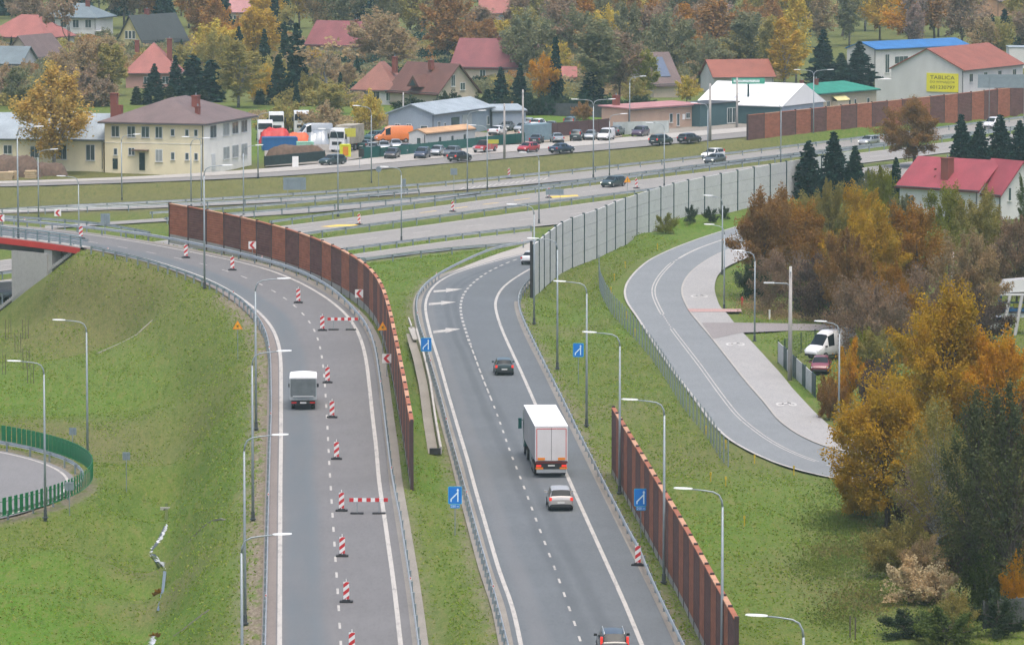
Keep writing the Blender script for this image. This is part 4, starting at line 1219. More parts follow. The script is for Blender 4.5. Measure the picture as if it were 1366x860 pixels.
# warning triangles
M_YEL = mat('sign_amber', (0.80, 0.38, 0.015), .5, 0, .05)
M_ORG = mat('sign_orange_rim', (0.78, 0.25, 0.015), .5, 0, .05)
M_BLK = mat('sign_black', (0.02, 0.02, 0.02), .5)
M_SBACK = mat('sign_back_grey', (0.24, 0.29, 0.32), .5, .4, .08)
def triangle_sign(p, s, h, label, glyph):
    t = thing('warning_sign', p, label, 'road sign')
    mb = MB(); H = s * .866
    mb.prism([(-s / 2, 0, h), (s / 2, 0, h), (0, 0, h + H)], (0, .03, 0), 0)
    k = .72; zc = h + H / 3
    q = lambda x, z: (x * k, -.004, zc + (z - zc) * k)
    mb.poly([q(-s / 2, h), q(s / 2, h), q(0, h + H)], 1)
    if glyph == 'snow':
        for a in (0, 60, 120):
            ca, sa = math.cos(R(a)), math.sin(R(a)); r_, w = s * .17, .022
            mb.poly([(ca * r_ - sa * w, -.008 - a * 1e-5, zc + sa * r_ + ca * w), (-ca * r_ - sa * w, -.008 - a * 1e-5, zc - sa * r_ + ca * w), (-ca * r_ + sa * w, -.008 - a * 1e-5, zc - sa * r_ - ca * w), (ca * r_ + sa * w, -.008 - a * 1e-5, zc + sa * r_ - ca * w)], 2)
    else:
        mb.poly([(-.05, -.008, zc + .25), (.05, -.008, zc + .25), (.035, -.008, zc - .05), (-.035, -.008, zc - .05)], 2)
        mb.poly([(-.045, -.008, zc - .1), (.045, -.008, zc - .1), (.045, -.008, zc - .19), (-.045, -.008, zc - .19)], 2)
    mb.build('plate', [M_ORG, M_YEL, M_BLK], t)
    mb = MB(); mb.tube([(0, .06, -.3), (0, .06, h + H * .7)], .03, 6); mb.build('post', M_GALVD, t)
p = atf(317, 439, zA, 2.0); triangle_sign(Vector((p.x, p.y, gz(p.x, p.y))), .92, p.z - gz(p.x, p.y), 'amber warning triangle with a snowflake on the left grass verge', 'snow')
p = atf(510.5, 440.5, zA, 2.0); triangle_sign(p - Vector((0, 0, 2)), .92, 2.0, 'amber warning triangle with a snowflake in front of the curved noise wall', 'snow')
p = at(837, 243.5, .2); triangle_sign(Vector((p.x, p.y, -1.5)), 1.0, 1.7, 'orange warning triangle with an exclamation mark beside the oncoming dark car', 'bang')

# text helper
def text_mesh(s, size, align='CENTER'):
    cu = bpy.data.curves.new('t', 'FONT'); cu.body = s; cu.size = size; cu.align_x = align; cu.align_y = 'CENTER'
    ob = bpy.data.objects.new('t', cu); COL.objects.link(ob)
    bpy.context.view_layer.update()
    dg = bpy.context.evaluated_depsgraph_get()
    me = bpy.data.meshes.new_from_object(ob.evaluated_get(dg))
    bpy.data.objects.remove(ob); bpy.data.curves.remove(cu)
    return me
def add_text(s, size, m, parent, loc, name='lettering', rz=0.0):
    me = text_mesh(s, size); me.materials.clear(); me.materials.append(m)
    o = bpy.data.objects.new(name, me); COL.objects.link(o); o.parent = parent
    o.location = loc; o.rotation_euler = (math.pi / 2, 0, rz)
    return o
M_BLUE = mat('sign_blue', (0.006, 0.17, 0.56), .45, 0, .06)
M_BLUEL = mat('sign_blue_rim', (0.05, 0.42, 0.62), .45, 0, .05)
M_SWHITE = mat('sign_white', (0.62, 0.80, 0.86), .45, 0, .04)
def merge_sign(px, pyt, pyb, zf, label, plate=None, w=.98, pg=None):
    z0_ = zf(at(px, pyb).x, at(px, pyb).y)
    p = atf(px, pyb, zf, 2.1)
    g = Vector((p.x, p.y, min(p.z - 2.1, gz(p.x, p.y))))
    t = thing('merge_sign', g, label, 'road sign', 'blue lane merge signs')
    h0 = p.z - g.z; hh = 1.26
    def rr(w_, h_, cz_, y_, m_):
        r_ = .09; pts = []
        for (sx, sz, a0) in ((1, 1, 0), (-1, 1, 90), (-1, -1, 180), (1, -1, 270)):
            for k in range(4):
                a = R(a0 + k * 30); pts.append((sx * (w_ / 2 - r_) + r_ * math.cos(a), y_, cz_ + sz * (h_ / 2 - r_) + r_ * math.sin(a)))
        return pts
    mb = MB(); cz_ = h0 + hh / 2
    mb.prism(rr(w, hh, cz_, 0, 0), (0, .03, 0), 0); mb.poly(rr(w - .06, hh - .06, cz_, -.004, 1), 1)
    y = -.008
    def bar(x0, z0__, x1, z1, wd, yy): 
        d = Vector((x1 - x0, 0, z1 - z0__)); n_ = Vector((-d.z, 0, d.x)).normalized() * wd / 2
        a = Vector((x0, yy, cz_ + z0__)); b = Vector((x1, yy, cz_ + z1))
        mb.poly([a + n_, b + n_, b - n_, a - n_], 2)
    bar(.20, -.46, .20, .36, .085, y); bar(-.28, -.46, -.28, -.26, .085, y); bar(-.285, -.29, .18, .18, .085, y - .002)
    mb.poly([(.20 - .10, y - .003, cz_ + .33), (.20 + .10, y - .003, cz_ + .33), (.20, y - .003, cz_ + .50)], 2)
    mb.build('plate', [M_BLUEL, M_BLUE, M_SWHITE], t)
    if plate:
        mb = MB(); mb.prism(rr(.70, .27, h0 - .16, 0, 0), (0, .03, 0), 0); mb.poly(rr(.66, .23, h0 - .16, -.004, 1), 1)
        pl = mb.build('distance_plate', [M_BLUEL, M_BLUE], t)
        add_text(plate, .23, M_SWHITE, pl, (0, -.008, h0 - .16))
    for x in ((-.0,) if not pg else (-.3, .3)):
        mb = MB(); mb.tube([(x, .07, -.3), (x, .07, h0 + hh * .9)], .032, 6); mb.build('post', M_GALVD, t)
merge_sign(568.5, 451.6, 468.6, zB, 'blue merge sign on the left side of the slip road, beside the low drain wall')
merge_sign(771.5, 458, 476, zB, 'blue merge sign on the right grass slope, left of a lamp pole')
merge_sign(607, 651, 672, zB, 'blue merge sign with a distance plate on the green median', '250 m')
merge_sign(855, 656, 675, zB, 'blue merge sign with a distance plate against the foreground brown noise wall', '250 m')
# backs of signs
def sign_back(px, pyc, z, w, hh, h0, label, shape='rect', cat='road sign'):
    p = at(px, pyc, z + h0 + hh / 2); g = Vector((p.x, p.y, gz(p.x, p.y)))
    t = thing('road_sign', g, label, cat)
    zc = p.z - g.z
    mb = MB()
    if shape == 'round':
        mb.prism([(w / 2 * math.cos(a), 0, zc + w / 2 * math.sin(a)) for a in np.linspace(0, 2 * PI, 17)[:-1]], (0, .03, 0))
    else: mb.box((0, 0, zc), (w, .03, hh))
    mb.build('plate', M_SBACK, t)
    mb = MB()
    mb.box((0, -.03, zc + .3 * hh), (w * .8, .04, .05))
    mb.build('bracket', M_GALVD, t)
    xs_ = (0,) if w < 1.6 else (-w * .3, w * .3)
    for x in xs_:
        mb = MB(); mb.tube([(x, -.07, -.3), (x, -.07, zc + hh * .45)], .035, 6); mb.build('post', M_GALVD, t)
sign_back(97, 575, -3, .62, .62, 2.0, 'small grey sign back on the slope above the loop road fence')
sign_back(168.5, 608, -3.4, .62, .65, 2.0, 'small grey sign back alone on the grass right of the loop road')
sign_back(92.5, 648, -3.3, .68, .65, 2.0, 'small grey sign back in front of the loop road fence')
sign_back(393, 245, -1, 3.1, 1.7, 1.0, 'wide grey sign back on the bank below the dark parked wagon')
sign_back(505, 226, -.5, .8, .8, 1.6, 'round grey sign back on the bank under the parked cars', 'round')
sign_back(539, 244, -1.2, .5, 1.1, 1.2, 'narrow grey sign back beside the uppermost guardrail')
sign_back(605.5, 229, -.5, .95, .9, 1.5, 'square grey sign back below the dark hatchback')
sign_back(140.5, 291.5, 2.8, 1.1, 1.2, .2, 'grey cabinet-like sign back behind the ramp rail at the left')
sign_back(481, 348, 0, .9, .8, .6, 'grey sign back just behind the top of the curved noise wall')
sign_back(1343, 108.5, 0, 9.0, 2.1, 8.5, 'large grey back of an overhead direction sign at the top right edge', cat='direction sign')
sign_back(740, 256, -1.5, 2.4, .8, 1.6, 'low grey sign back above the shorter yellow paint')

# yellow markers of a gas pipe in the grass on the right
M_MARK = mat('marker_yellow', (0.50, 0.36, 0.02), .6)
mk = bpy.data.objects.new('marker_post', None); COL.objects.link(mk)
mb = MB(); mb.tube([(0, 0, -.2), (0, 0, .7)], .045, 6); mb.build('post', M_MARK, mk); mb = MB(); mb.box((0, 0, .62), (.13, .07, .24)); mb.build('marker_plate', M_MARK, mk)
MK = Proto(mk)
for (px, py, lb) in [(877, 331, 'yellow marker post nearest the top of the local road bend'), (834, 355, 'yellow marker post above the upper end of the wire fence'), (819.5, 371, 'yellow marker post beside the upper end of the wire fence'),
                     (815, 390, 'yellow marker post left of the tightest part of the local road bend'), (836, 423, 'yellow marker post behind the wire fence where the bend straightens'), (847, 446, 'yellow marker post behind the middle of the wire fence'),
                     (941.6, 577, 'yellow marker post behind the lower part of the wire fence'), (968, 596, 'yellow marker post next to the last fence posts'), (1006.5, 616, 'yellow marker post at the white edge line of the local road'),
                     (948, 642, 'yellow marker post left of two below the wire fence end'), (968, 648, 'yellow marker post right of two below the wire fence end'), (1059, 631, 'yellow marker post furthest right along the road edge'), (993, 695, 'lowest yellow marker post beside the bare patch in the grass')]:
    q = at(px, py, 0); MK.put(on_ground(q.x, q.y), random.uniform(-.5, .5), lb, 'marker post', 'yellow marker posts in the grass')
M_HYD = mat('hydrant_red', (0.45, 0.05, 0.03), .5)
q = at(990, 406, 0); t = thing('hydrant', on_ground(q.x, q.y), 'red hydrant on the grass by the pink paving strip', 'hydrant')
mb = MB(); mb.tube([(0, 0, -.1), (0, 0, .9), (0, 0, 1.0)], [.1, .1, .05], 8); mb.build('barrel', M_HYD, t); mb = MB(); mb.tube([(-.2, 0, .7), (.2, 0, .7)], .06, 8); mb.build('outlet', M_HYD, t)
mb = MB(); q = at(1026.6, 424, 0); mb.tube([(0, 0, -.1), (0, 0, .85)], .09, 8); mb.box((0, 0, .9), (.2, .2, .1)); o = mb.build('bollard', M_WHITE, origin=(0, 0, 0)); o.location = on_ground(q.x, q.y); tag(o, 'small white bollard on the grass beyond the driveway', 'bollard')

# wire fence between slip road and local road
def wire_fence(nodes, h, label, mpost, mwire, step=3.0, vs=.35, hs=.3, wr=.016):
    Q = smooth_path(nodes, 1.0, 2.0); Q[:, 2] = ground_h(Q[:, :2])
    o0 = Vector(Q[0]); t = thing('wire_fence', o0, label, 'fence')
    P = path_of(Q, 0, arclen(Q)[-1], step); first = None
    for p in P:
        if first is None:
            mb = MB(); mb.tube([(0, 0, -.2), (0, 0, h + .1)], .05, 6); first = mb.build('fence_post', mpost, t); c = first
        else: c = first.copy(); COL.objects.link(c); c.parent = t
        c.location = Vector(p) - o0
    mb = MB(); T = arclen(Q)[-1]; sl = arclen(Q)
    for z in np.arange(.08, h, hs):
        for i in range(0, len(Q) - 1, 2): 
            j = min(i + 2, len(Q) - 1); mb.beam(Q[i] + np.array([0, 0, z]), Q[j] + np.array([0, 0, z]), wr, wr)
    for s_ in np.arange(0, T, vs):
        p = point_at(Q, s_, sl); mb.box((p[0], p[1], p[2] + h / 2), (wr, wr, h))
    mb.build('wire_mesh', mwire, t, o0)
    return t
M_WIRE = mat('fence_wire', (0.16, 0.20, 0.17), .6, .3)
fpx = [(799,366),(800,388),(806,402),(816,419),(835,439.6),(848.5,454),(869,478),(884,500),(914,548),(944,584),(961.5,613),(971.5,623)]
wire_fence([ground_at(a, b) for a, b in fpx], 2.1, 'thin grey wire mesh fence between the grass slope and the local road', M_GALVD, M_WIRE, 3.0, .6, .5, .012)
# sapling stakes on the bench at the left
M_WOOD = mat('stake_wood', (0.10, 0.085, 0.065), .85)
stk = bpy.data.objects.new('tree_stakes', None); COL.objects.link(stk)
for x in (-.3, .3):
    mb = MB(); mb.tube([(x, 0, -.2), (x, 0, 2.0)], .032, 5); mb.build('stake', M_WOOD, stk)
mb = MB(); mb.tube([(0, 0, -.1), (.03, 0, 1.3), (0, .05, 2.6)], [.025, .02, .008], 5); mb.build('sapling', M_WOOD, stk)
STK = Proto(stk)
for (px, py) in [(11, 452), (24, 470), (35, 492), (41, 511), (3.5, 500), (34, 452)]:
    STK.put(ground_at(px, py), random.uniform(-.3, .3), 'pair of thin wooden stakes holding a sapling on the bright green bench at the left', 'tree stakes', 'staked saplings')
for (px, py, lb) in [(1134, 850, 'left of two thin dark stakes in the rough grass at the bottom right'), (1141, 852, 'right of two thin dark stakes in the rough grass at the bottom right')]:
    q = ground_at(px, py); mb = MB(); mb.tube([(0, 0, -.2), (0, 0, 1.4)], .05, 5); o = mb.build('stake', M_WOOD); o.location = q; tag(o, lb, 'stake')
# water in the ditch
M_W, nt, bs = newmat('ditch_water'); MATS['ditch_water'] = M_W
bs.inputs['Base Color'].default_value = (.05, .06, .06, 1); bs.inputs['Roughness'].default_value = .03; bs.inputs['Specular IOR Level'].default_value = .8
bump(nt, bs, noise(nt, pos(nt), 2.0, 2.0), .05, .02)
def water(cl, ws, name='ditch_water'):
    C_ = [ground_at(a, b) for a, b in cl]
    mb = MB(); Lp, Rp = [], []
    for i, (p, w) in enumerate(zip(C_, ws)):
        z = p.z + .06
        Lp.append((p.x - w, p.y, z)); Rp.append((p.x + w, p.y, z))
    mb.ribbon(Lp, Rp); o = mb.build(name, M_W)
    struct(o)
M_SKYSHEEN = mat('ditch_painted_sheen', (0.40, 0.42, 0.44), .3, 0, .3, 3.0, space='pos')  # sky reflection on the ditch water, painted in as a pale colour
def sheen_blobs(pts, r0):
    mb = MB()
    for (px, py, rr_) in pts:
        p = ground_at(px, py)
        n_ = 11
        rim = [(p.x + rr_ * random.uniform(.6, 1.2) * math.cos(a), p.y + rr_ * 3.4 * random.uniform(.6, 1.2) * math.sin(a), p.z + .10 + random.uniform(0, .02)) for a in np.linspace(0, 2 * PI, n_ + 1)[:-1]]
        mb.add([(p.x, p.y, p.z + .17)] + rim, [(0, i + 1, (i + 1) % n_ + 1) for i in range(n_)])
    o = mb.build('ditch_painted_sheen', M_SKYSHEEN); struct(o)
water([(222,672),(222,700),(214,718),(203,738),(210,750),(220,762),(217,790),(211,815)], [.1,.12,.16,.2,.16,.12,.1,.1])
def sheen_ribbon(cl, ws):  # jagged pale strip standing in for sky mirrored in the water
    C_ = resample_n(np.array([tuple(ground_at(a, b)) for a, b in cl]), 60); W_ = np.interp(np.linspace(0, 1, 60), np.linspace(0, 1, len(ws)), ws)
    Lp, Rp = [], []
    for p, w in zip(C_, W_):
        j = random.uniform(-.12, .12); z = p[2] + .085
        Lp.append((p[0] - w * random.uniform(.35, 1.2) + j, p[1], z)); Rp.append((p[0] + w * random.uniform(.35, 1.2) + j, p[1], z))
    mb = MB(); mb.ribbon(Lp, Rp); struct(mb.build('ditch_painted_sheen', M_SKYSHEEN))
sheen_ribbon([(223,700),(221,708),(216,718),(209,727),(205,735),(202,740)], [.05,.16,.12,.24,.3,.2])
sheen_ribbon([(203,740),(208,745),(214,750),(219,755),(221,760)], [.2,.24,.2,.16,.04])
sheen_ribbon([(206,849),(207,855),(203,861),(201,870)], [.1,.3,.36,.3])
# headwall where the ditch begins
q = ground_at(220, 681); t = thing('culvert', q, 'small concrete culvert headwall where the ditch begins', 'culvert')
mb = MB(); mb.box((0, .3, .0), (.8, .2, .5)); mb.build('headwall', M_CONC, t); mb = MB(); mb.tube([(0, .17, -.02), (0, .19, -.02)], .17, 12); mb.build('pipe_mouth', M_DARK, t)
# ------------------------------------------------------------------ vehicles
M_GLASS = mat('car_glass', (0.010, 0.015, 0.018), .16, 0, .05, spec=.22)
M_TYRE = mat('tyre', (0.018, 0.018, 0.019), .85)
M_RIM = mat('wheel_rim', (0.30, 0.31, 0.32), .35, .7, .05)
M_TRIM = mat('bumper_trim', (0.022, 0.024, 0.026), .6)
M_TAIL, nt, bs = newmat('tail_light'); bs.inputs['Base Color'].default_value = (.5, .015, .015, 1); bs.inputs['Roughness'].default_value = .25
M_TAILON, nt, bs = newmat('tail_light_lit'); bs.inputs['Base Color'].default_value = (.6, .02, .015, 1); bs.inputs['Emission Color'].default_value = (1, .06, .03, 1); bs.inputs['Emission Strength'].default_value = .3
M_HEADL, nt, bs = newmat('head_light'); bs.inputs['Base Color'].default_value = (.75, .78, .8, 1); bs.inputs['Roughness'].default_value = .1
M_HEADON, nt, bs = newmat('head_light_lit'); bs.inputs['Base Color'].default_value = (.8, .8, .75, 1); bs.inputs['Emission Color'].default_value = (1, .95, .8, 1); bs.inputs['Emission Strength'].default_value = 1.6
M_PLATE = mat('number_plate', (0.62, 0.63, 0.60), .5, 0, .03)
def paint(name, col, rough=.28): return mat('paint_' + name, col, rough, 0.0, .05, .8, spec=.5, coat=.6)
P_WHITE = paint('white', (.66, .67, .67)); P_SILVER = mat('paint_silver', (.42, .43, .43), .32, .55, .05, coat=.5); P_BEIGE = mat('paint_beige_silver', (.46, .44, .41), .34, .4, .05, coat=.5)
P_BLACK = paint('black', (.014, .016, .02)); P_NAVY = paint('navy', (.015, .03, .065)); P_GREEN = paint('dark_green', (.014, .035, .035)); P_RED = paint('red', (.36, .02, .025)); P_DULLRED = paint('dull_red', (.16, .02, .035), .5)
P_GREY = mat('paint_grey', (.11, .13, .14), .32, .4, .05, coat=.5); P_PURPLE = paint('purple', (.05, .03, .06)); P_TEAL = paint('teal', (.008, .05, .05)); P_ORANGE = paint('orange', (.62, .16, .02), .4); P_GREYL = mat('paint_pale_grey', (.33, .36, .38), .35, .3, .05, coat=.4)
# stations: x, z bottom, belt z, roof z, half width, roof half width ; g = glazing flags between this and the next station
KINDS = {
 'hatch': dict(L=4.05, st=[(-2.02,.42,.72,.78,.74,.66),(-1.97,.26,.90,.98,.83,.70),(-1.86,.22,.96,1.06,.86,.68),(-1.48,.2,.96,1.40,.87,.58),(-.9,.2,.95,1.47,.87,.60),(-.12,.2,.94,1.48,.87,.61),(-.02,.2,.94,1.48,.87,.61),(.42,.2,.92,1.43,.87,.59),(1.08,.2,.90,.98,.86,.70),(1.62,.22,.84,.90,.84,.68),(1.93,.25,.70,.75,.76,.6),(2.03,.36,.56,.6,.64,.5)], ws=(7,8), rw=(2,3), sw=[(3,5),(6,7)], wb=(-1.22,1.28), wr=.31),
 'estate': dict(L=4.5, st=[(-2.25,.42,.74,.80,.76,.68),(-2.2,.26,.90,1.0,.84,.72),(-2.12,.22,.97,1.06,.87,.70),(-1.86,.2,.97,1.42,.88,.60),(-1.0,.2,.95,1.5,.88,.62),(-.14,.2,.94,1.51,.88,.62),(-.04,.2,.94,1.51,.88,.62),(.45,.2,.92,1.46,.88,.60),(1.15,.2,.90,.99,.87,.72),(1.75,.22,.85,.91,.85,.7),(2.12,.25,.72,.77,.78,.62),(2.24,.36,.56,.6,.66,.52)], ws=(7,8), rw=(2,3), sw=[(3,5),(6,7)], wb=(-1.35,1.38), wr=.32),
 'sedan': dict(L=4.6, st=[(-2.3,.42,.74,.80,.74,.66),(-2.25,.26,.88,.96,.83,.72),(-2.1,.22,.94,1.02,.86,.72),(-1.62,.2,.95,1.05,.88,.70),(-1.02,.2,.95,1.40,.88,.57),(-.5,.2,.94,1.45,.88,.60),(-.14,.2,.94,1.46,.88,.6),(-.04,.2,.94,1.46,.88,.6),(.42,.2,.92,1.42,.88,.58),(1.15,.2,.90,.97,.87,.72),(1.8,.22,.84,.9,.85,.7),(2.18,.25,.70,.75,.77,.62),(2.3,.36,.56,.6,.66,.52)], ws=(8,9), rw=(3,4), sw=[(4,6),(7,8)], wb=(-1.35,1.4), wr=.32),
 'suv': dict(L=4.55, st=[(-2.26,.5,.86,.92,.78,.70),(-2.2,.34,1.02,1.12,.86,.74),(-2.12,.3,1.08,1.18,.90,.72),(-1.82,.28,1.08,1.6,.91,.64),(-1.0,.28,1.07,1.68,.91,.66),(-.14,.28,1.06,1.69,.91,.66),(-.04,.28,1.06,1.69,.91,.66),(.5,.28,1.05,1.62,.91,.64),(1.1,.28,1.03,1.12,.90,.76),(1.78,.3,.98,1.04,.88,.74),(2.14,.34,.84,.9,.80,.66),(2.26,.46,.66,.7,.68,.54)], ws=(7,8), rw=(2,3), sw=[(3,5),(6,7)], wb=(-1.38,1.38), wr=.36),
 'mpv': dict(L=4.4, st=[(-2.18,.45,.78,.84,.78,.70),(-2.13,.28,.96,1.04,.86,.72),(-2.08,.24,1.02,1.12,.89,.71),(-1.82,.22,1.02,1.54,.90,.64),(-1.0,.22,1.0,1.62,.90,.66),(-.14,.22,.99,1.63,.90,.66),(-.04,.22,.99,1.63,.90,.66),(.6,.22,.98,1.56,.90,.64),(1.3,.22,.96,1.06,.88,.74),(1.75,.24,.9,.97,.86,.7),(2.06,.27,.76,.82,.79,.62),(2.18,.38,.58,.62,.66,.52)], ws=(7,8), rw=(2,3), sw=[(3,5),(6,7)], wb=(-1.3,1.36), wr=.32),
 'smallvan': dict(L=4.4, st=[(-2.2,.4,.9,1.0,.82,.76),(-2.17,.28,1.0,1.7,.88,.78),(-2.1,.24,1.02,1.8,.9,.78),(-1.0,.22,1.02,1.84,.9,.78),(-.1,.22,1.02,1.84,.9,.76),(.0,.22,1.02,1.83,.9,.76),(.62,.22,1.0,1.72,.9,.70),(1.3,.22,1.0,1.12,.88,.76),(1.85,.24,.92,1.0,.86,.72),(2.1,.28,.76,.82,.78,.64),(2.2,.4,.58,.62,.66,.52)], ws=(6,7), rw=None, sw=[(5,6)], wb=(-1.3,1.4), wr=.32),
 'bigvan': dict(L=5.9, st=[(-2.95,.5,1.1,1.3,.9,.82),(-2.92,.36,1.25,2.45,.97,.84),(-2.8,.32,1.3,2.58,.99,.84),(-1.0,.3,1.3,2.62,.99,.85),(.55,.3,1.3,2.62,.99,.83),(.65,.3,1.28,2.6,.99,.83),(1.45,.3,1.22,2.3,.98,.74),(2.15,.3,1.18,1.34,.95,.80),(2.6,.32,1.05,1.16,.92,.74),(2.85,.36,.9,.96,.84,.66),(2.95,.48,.7,.74,.7,.56)], ws=(6,7), rw=None, sw=[(5,6)], wb=(-1.75,1.9), wr=.35),
}
def car_root(kind, body_m, lit=(False, False), rails=False, two_tone=None):
    K = KINDS[kind]; st = K['st']; n = len(st)
    root = bpy.data.objects.new({'smallvan': 'delivery_van', 'bigvan': 'panel_van', 'suv': 'suv'}.get(kind, 'car'), None); COL.objects.link(root)
    rows = []
    for (x, zb, zl, zr, hw, rw_) in st:
        zs = zb + (zl - zb) * .35
        right = [(0, zb), (hw * .86, zb), (hw * .97, zb + (zs - zb) * .5), (hw, zs + (zl - zs) * .45), (hw * .965, zl), (rw_ + (hw * .965 - rw_) * .12, zl + (zr - zl) * .86), (rw_ * .86, zr), (0, zr + .025)]
        ring_ = [(x, -y, z) for y, z in right] + [(x, y, z) for y, z in right[1:-1][::-1]]
        rows.append(ring_)
    k = len(rows[0]); vs = [p for r_ in rows for p in r_]
    body, glass = [], {'windscreen': [], 'rear_window': [], 'side_window': []}
    gl_ws = range(*K['ws']); gl_rw = range(*K['rw']) if K['rw'] else []
    gl_sw = [i for a, b in K['sw'] for i in range(a, b)]
    for i in range(n - 1):
        for j in range(k):
            f = (i * k + j, i * k + (j + 1) % k, (i + 1) * k + (j + 1) % k, (i + 1) * k + j)
            top = j in (5, 6, 7, 8)           # shoulder to shoulder over the roof
            sidep = j in (4, 9)
            if i in gl_ws and j in (5, 6, 7, 8): glass['windscreen'].append(f)
            elif i in gl_rw and j in (5, 6, 7, 8): glass['rear_window'].append(f)
            elif i in gl_sw and sidep: glass['side_window'].append(f)
            else: body.append((f, 1 if j in (0, 1, k - 1, k - 2) else 0))
    mb = MB(); mb.add(vs, [f for f, _ in body]); mb.m = [m for _, m in body]
    mb.add(rows[0], [tuple(range(k))], 0); mb.add(rows[-1], [tuple(range(k))[::-1]], 0)
    b = mb.build('body', [body_m, M_TRIM], root, smooth=True)
    md = b.modifiers.new('edges', 'EDGE_SPLIT'); md.split_angle = R(38)
    for nm, fs in glass.items():
        if not fs: continue
        if nm == 'side_window':
            for sgn in (0, 1):
                ff = [f for f in fs if (f[0] % k < k / 2) == (sgn == 0)]
                g = MB(); g.add(vs, ff); go = g.build('side_window', M_GLASS, root, smooth=True)
                bm_ = bmesh.new(); bm_.from_mesh(go.data); bmesh.ops.delete(bm_, geom=[v for v in bm_.verts if not v.link_faces], context='VERTS'); bm_.to_mesh(go.data); bm_.free()
        else:
            g = MB(); g.add(vs, fs); go = g.build(nm, M_GLASS, root, smooth=True)
            bm_ = bmesh.new(); bm_.from_mesh(go.data); bmesh.ops.delete(bm_, geom=[v for v in bm_.verts if not v.link_faces], context='VERTS'); bm_.to_mesh(go.data); bm_.free()
    hw = max(s_[4] for s_ in st)
    for x in K['wb']:
        for s_ in (-1, 1):
            wheel(root, (x, s_ * (hw - .09), K['wr']), K['wr'], .2)
    xr = st[0][0]; zb_ = st[1][2]
    tall = kind in ('suv',)
    for s_ in (-1, 1):
        mb = MB(); hh = .5 if tall else (.24 if kind not in ('smallvan', 'bigvan') else .5)
        zc_ = zb_ - .05 + (.25 if tall else 0)
        xx = st[1][0] + (.11 if tall else .03)
        mb.box((xx, s_ * (hw - .13), zc_ - (.0 if kind not in ('smallvan', 'bigvan') else .1)), (.16 if not tall else .22, .2 if not tall else .14, hh))
        mb.build('tail_light', M_TAILON if lit[0] else M_TAIL, root)
        mb = MB(); mb.box((st[-2][0] - .10, s_ * (hw * .72), st[-2][2] - .06), (.28, .3, .14)); mb.build('head_light', M_HEADON if lit[1] else M_HEADL, root)
        ip = K['ws'][1]; mx = st[ip][0] - .25
        mb = MB(); mb.box((mx, s_ * (hw + .08), st[ip][2] + .10), (.14, .2, .14)); mb.build('mirror', M_TRIM if kind in ('suv', 'bigvan') else body_m, root)
    mb = MB(); mb.box((xr - .015, 0, st[0][2] - (.12 if kind != 'bigvan' else .5)), (.03, .52, .12)); mb.build('number_plate', M_PLATE, root)
    mb = MB(); mb.box((st[1][0] - .02, 0, st[1][1] + .16), (.12, hw * 1.6, .2)); mb.box((st[-2][0] + .06, 0, st[-2][1] + .12), (.1, hw * 1.5, .2)); mb.build('bumper_trim', M_TRIM, root)
    if rails:
        i0, i1 = K['rw'][1], K['ws'][0]
        for s_ in (-1, 1):
            mb = MB(); mb.tube([(st[i0][0], s_ * .60, st[i0][3] - .02), (st[i0][0] + .15, s_ * .60, st[i0][3] + .09), (st[i1][0] - .15, s_ * .60, st[i1][3] + .09), (st[i1][0], s_ * .60, st[i1][3] - .02)], .035, 6); mb.build('roof_rail', P_SILVER, root)
    return root
WH = {}
def wheel(root, loc, r, w):
    key = (round(r, 3), w)
    if key not in WH:
        mb = MB(); mb.tube([(0, -w / 2, 0), (0, -w / 2 + .02, 0), (0, w / 2 - .02, 0), (0, w / 2, 0)], [r * .9, r, r, r * .9], 20); ty = mb.build('tyre', M_TYRE)
        mb = MB(); mb.tube([(0, -w / 2 - .006, 0), (0, w / 2 + .006, 0)], r * .62, 14); rm = mb.build('rim', M_RIM)
        WH[key] = (ty.data, rm.data); bpy.data.objects.remove(ty); bpy.data.objects.remove(rm)
    e = bpy.data.objects.new('wheel', WH[key][0]); COL.objects.link(e); e.parent = root; e.location = loc
    q = bpy.data.objects.new('rim', WH[key][1]); COL.objects.link(q); q.parent = e
def head(p0, p1): return math.atan2(p1.y - p0.y, p1.x - p0.x)
def dir_at(Q, p, rev=False):
    d = ((Q[:, :2] - np.array([p.x, p.y])) ** 2).sum(1); i = int(d.argmin()); i = max(1, min(len(Q) - 2, i))
    v = Q[i + 1] - Q[i - 1]; a = math.atan2(v[1], v[0]); return a + (PI if rev else 0)
def drive(kind, paint_, px, py, zf, Q, label, rear=True, rev=False, lit=(False, False), rails=False, cat='car'):
    """px,py: middle of the rear (or front) bumper's foot when rear, else the middle of the car"""
    p = atf(px, py, zf); a = dir_at(Q, p, rev)
    L = KINDS[kind]['L']
    if rear: p = p + Vector((math.cos(a), math.sin(a), 0)) * (L / 2); p.z = zf(p.x, p.y)
    r_ = car_root(kind, paint_, lit, rails); place(r_, p + Vector((0, 0, .01)), a, label, cat)
    return r_
drive('hatch', P_GREEN, 673, 501, zB, BD, 'dark green hatchback with lit tail lights ahead of the white lorry on the slip road', lit=(True, False))
drive('mpv', P_BEIGE, 748.5, 682, zB, BD, 'silver-beige estate car close behind the white lorry', lit=(True, False))
drive('suv', P_BLACK, 820, 882, zB, BD, 'black suv with silver roof rails cut by the bottom edge', lit=(True, False), rails=True, cat='suv')
drive('sedan', P_WHITE, 704, 353.5, zB, BD, 'white car half hidden by the near end of the concrete barrier')
drive('estate', P_GREEN, 818, 249, zE, E1[0], 'dark car with lit headlights coming towards us beside the orange warning triangle', rear=False, rev=True, lit=(False, True))
drive('suv', P_WHITE, 951, 212.5, zE, E0[0], 'white suv coming towards us, the farther of two side by side', rear=False, rev=True, lit=(False, True), cat='suv')
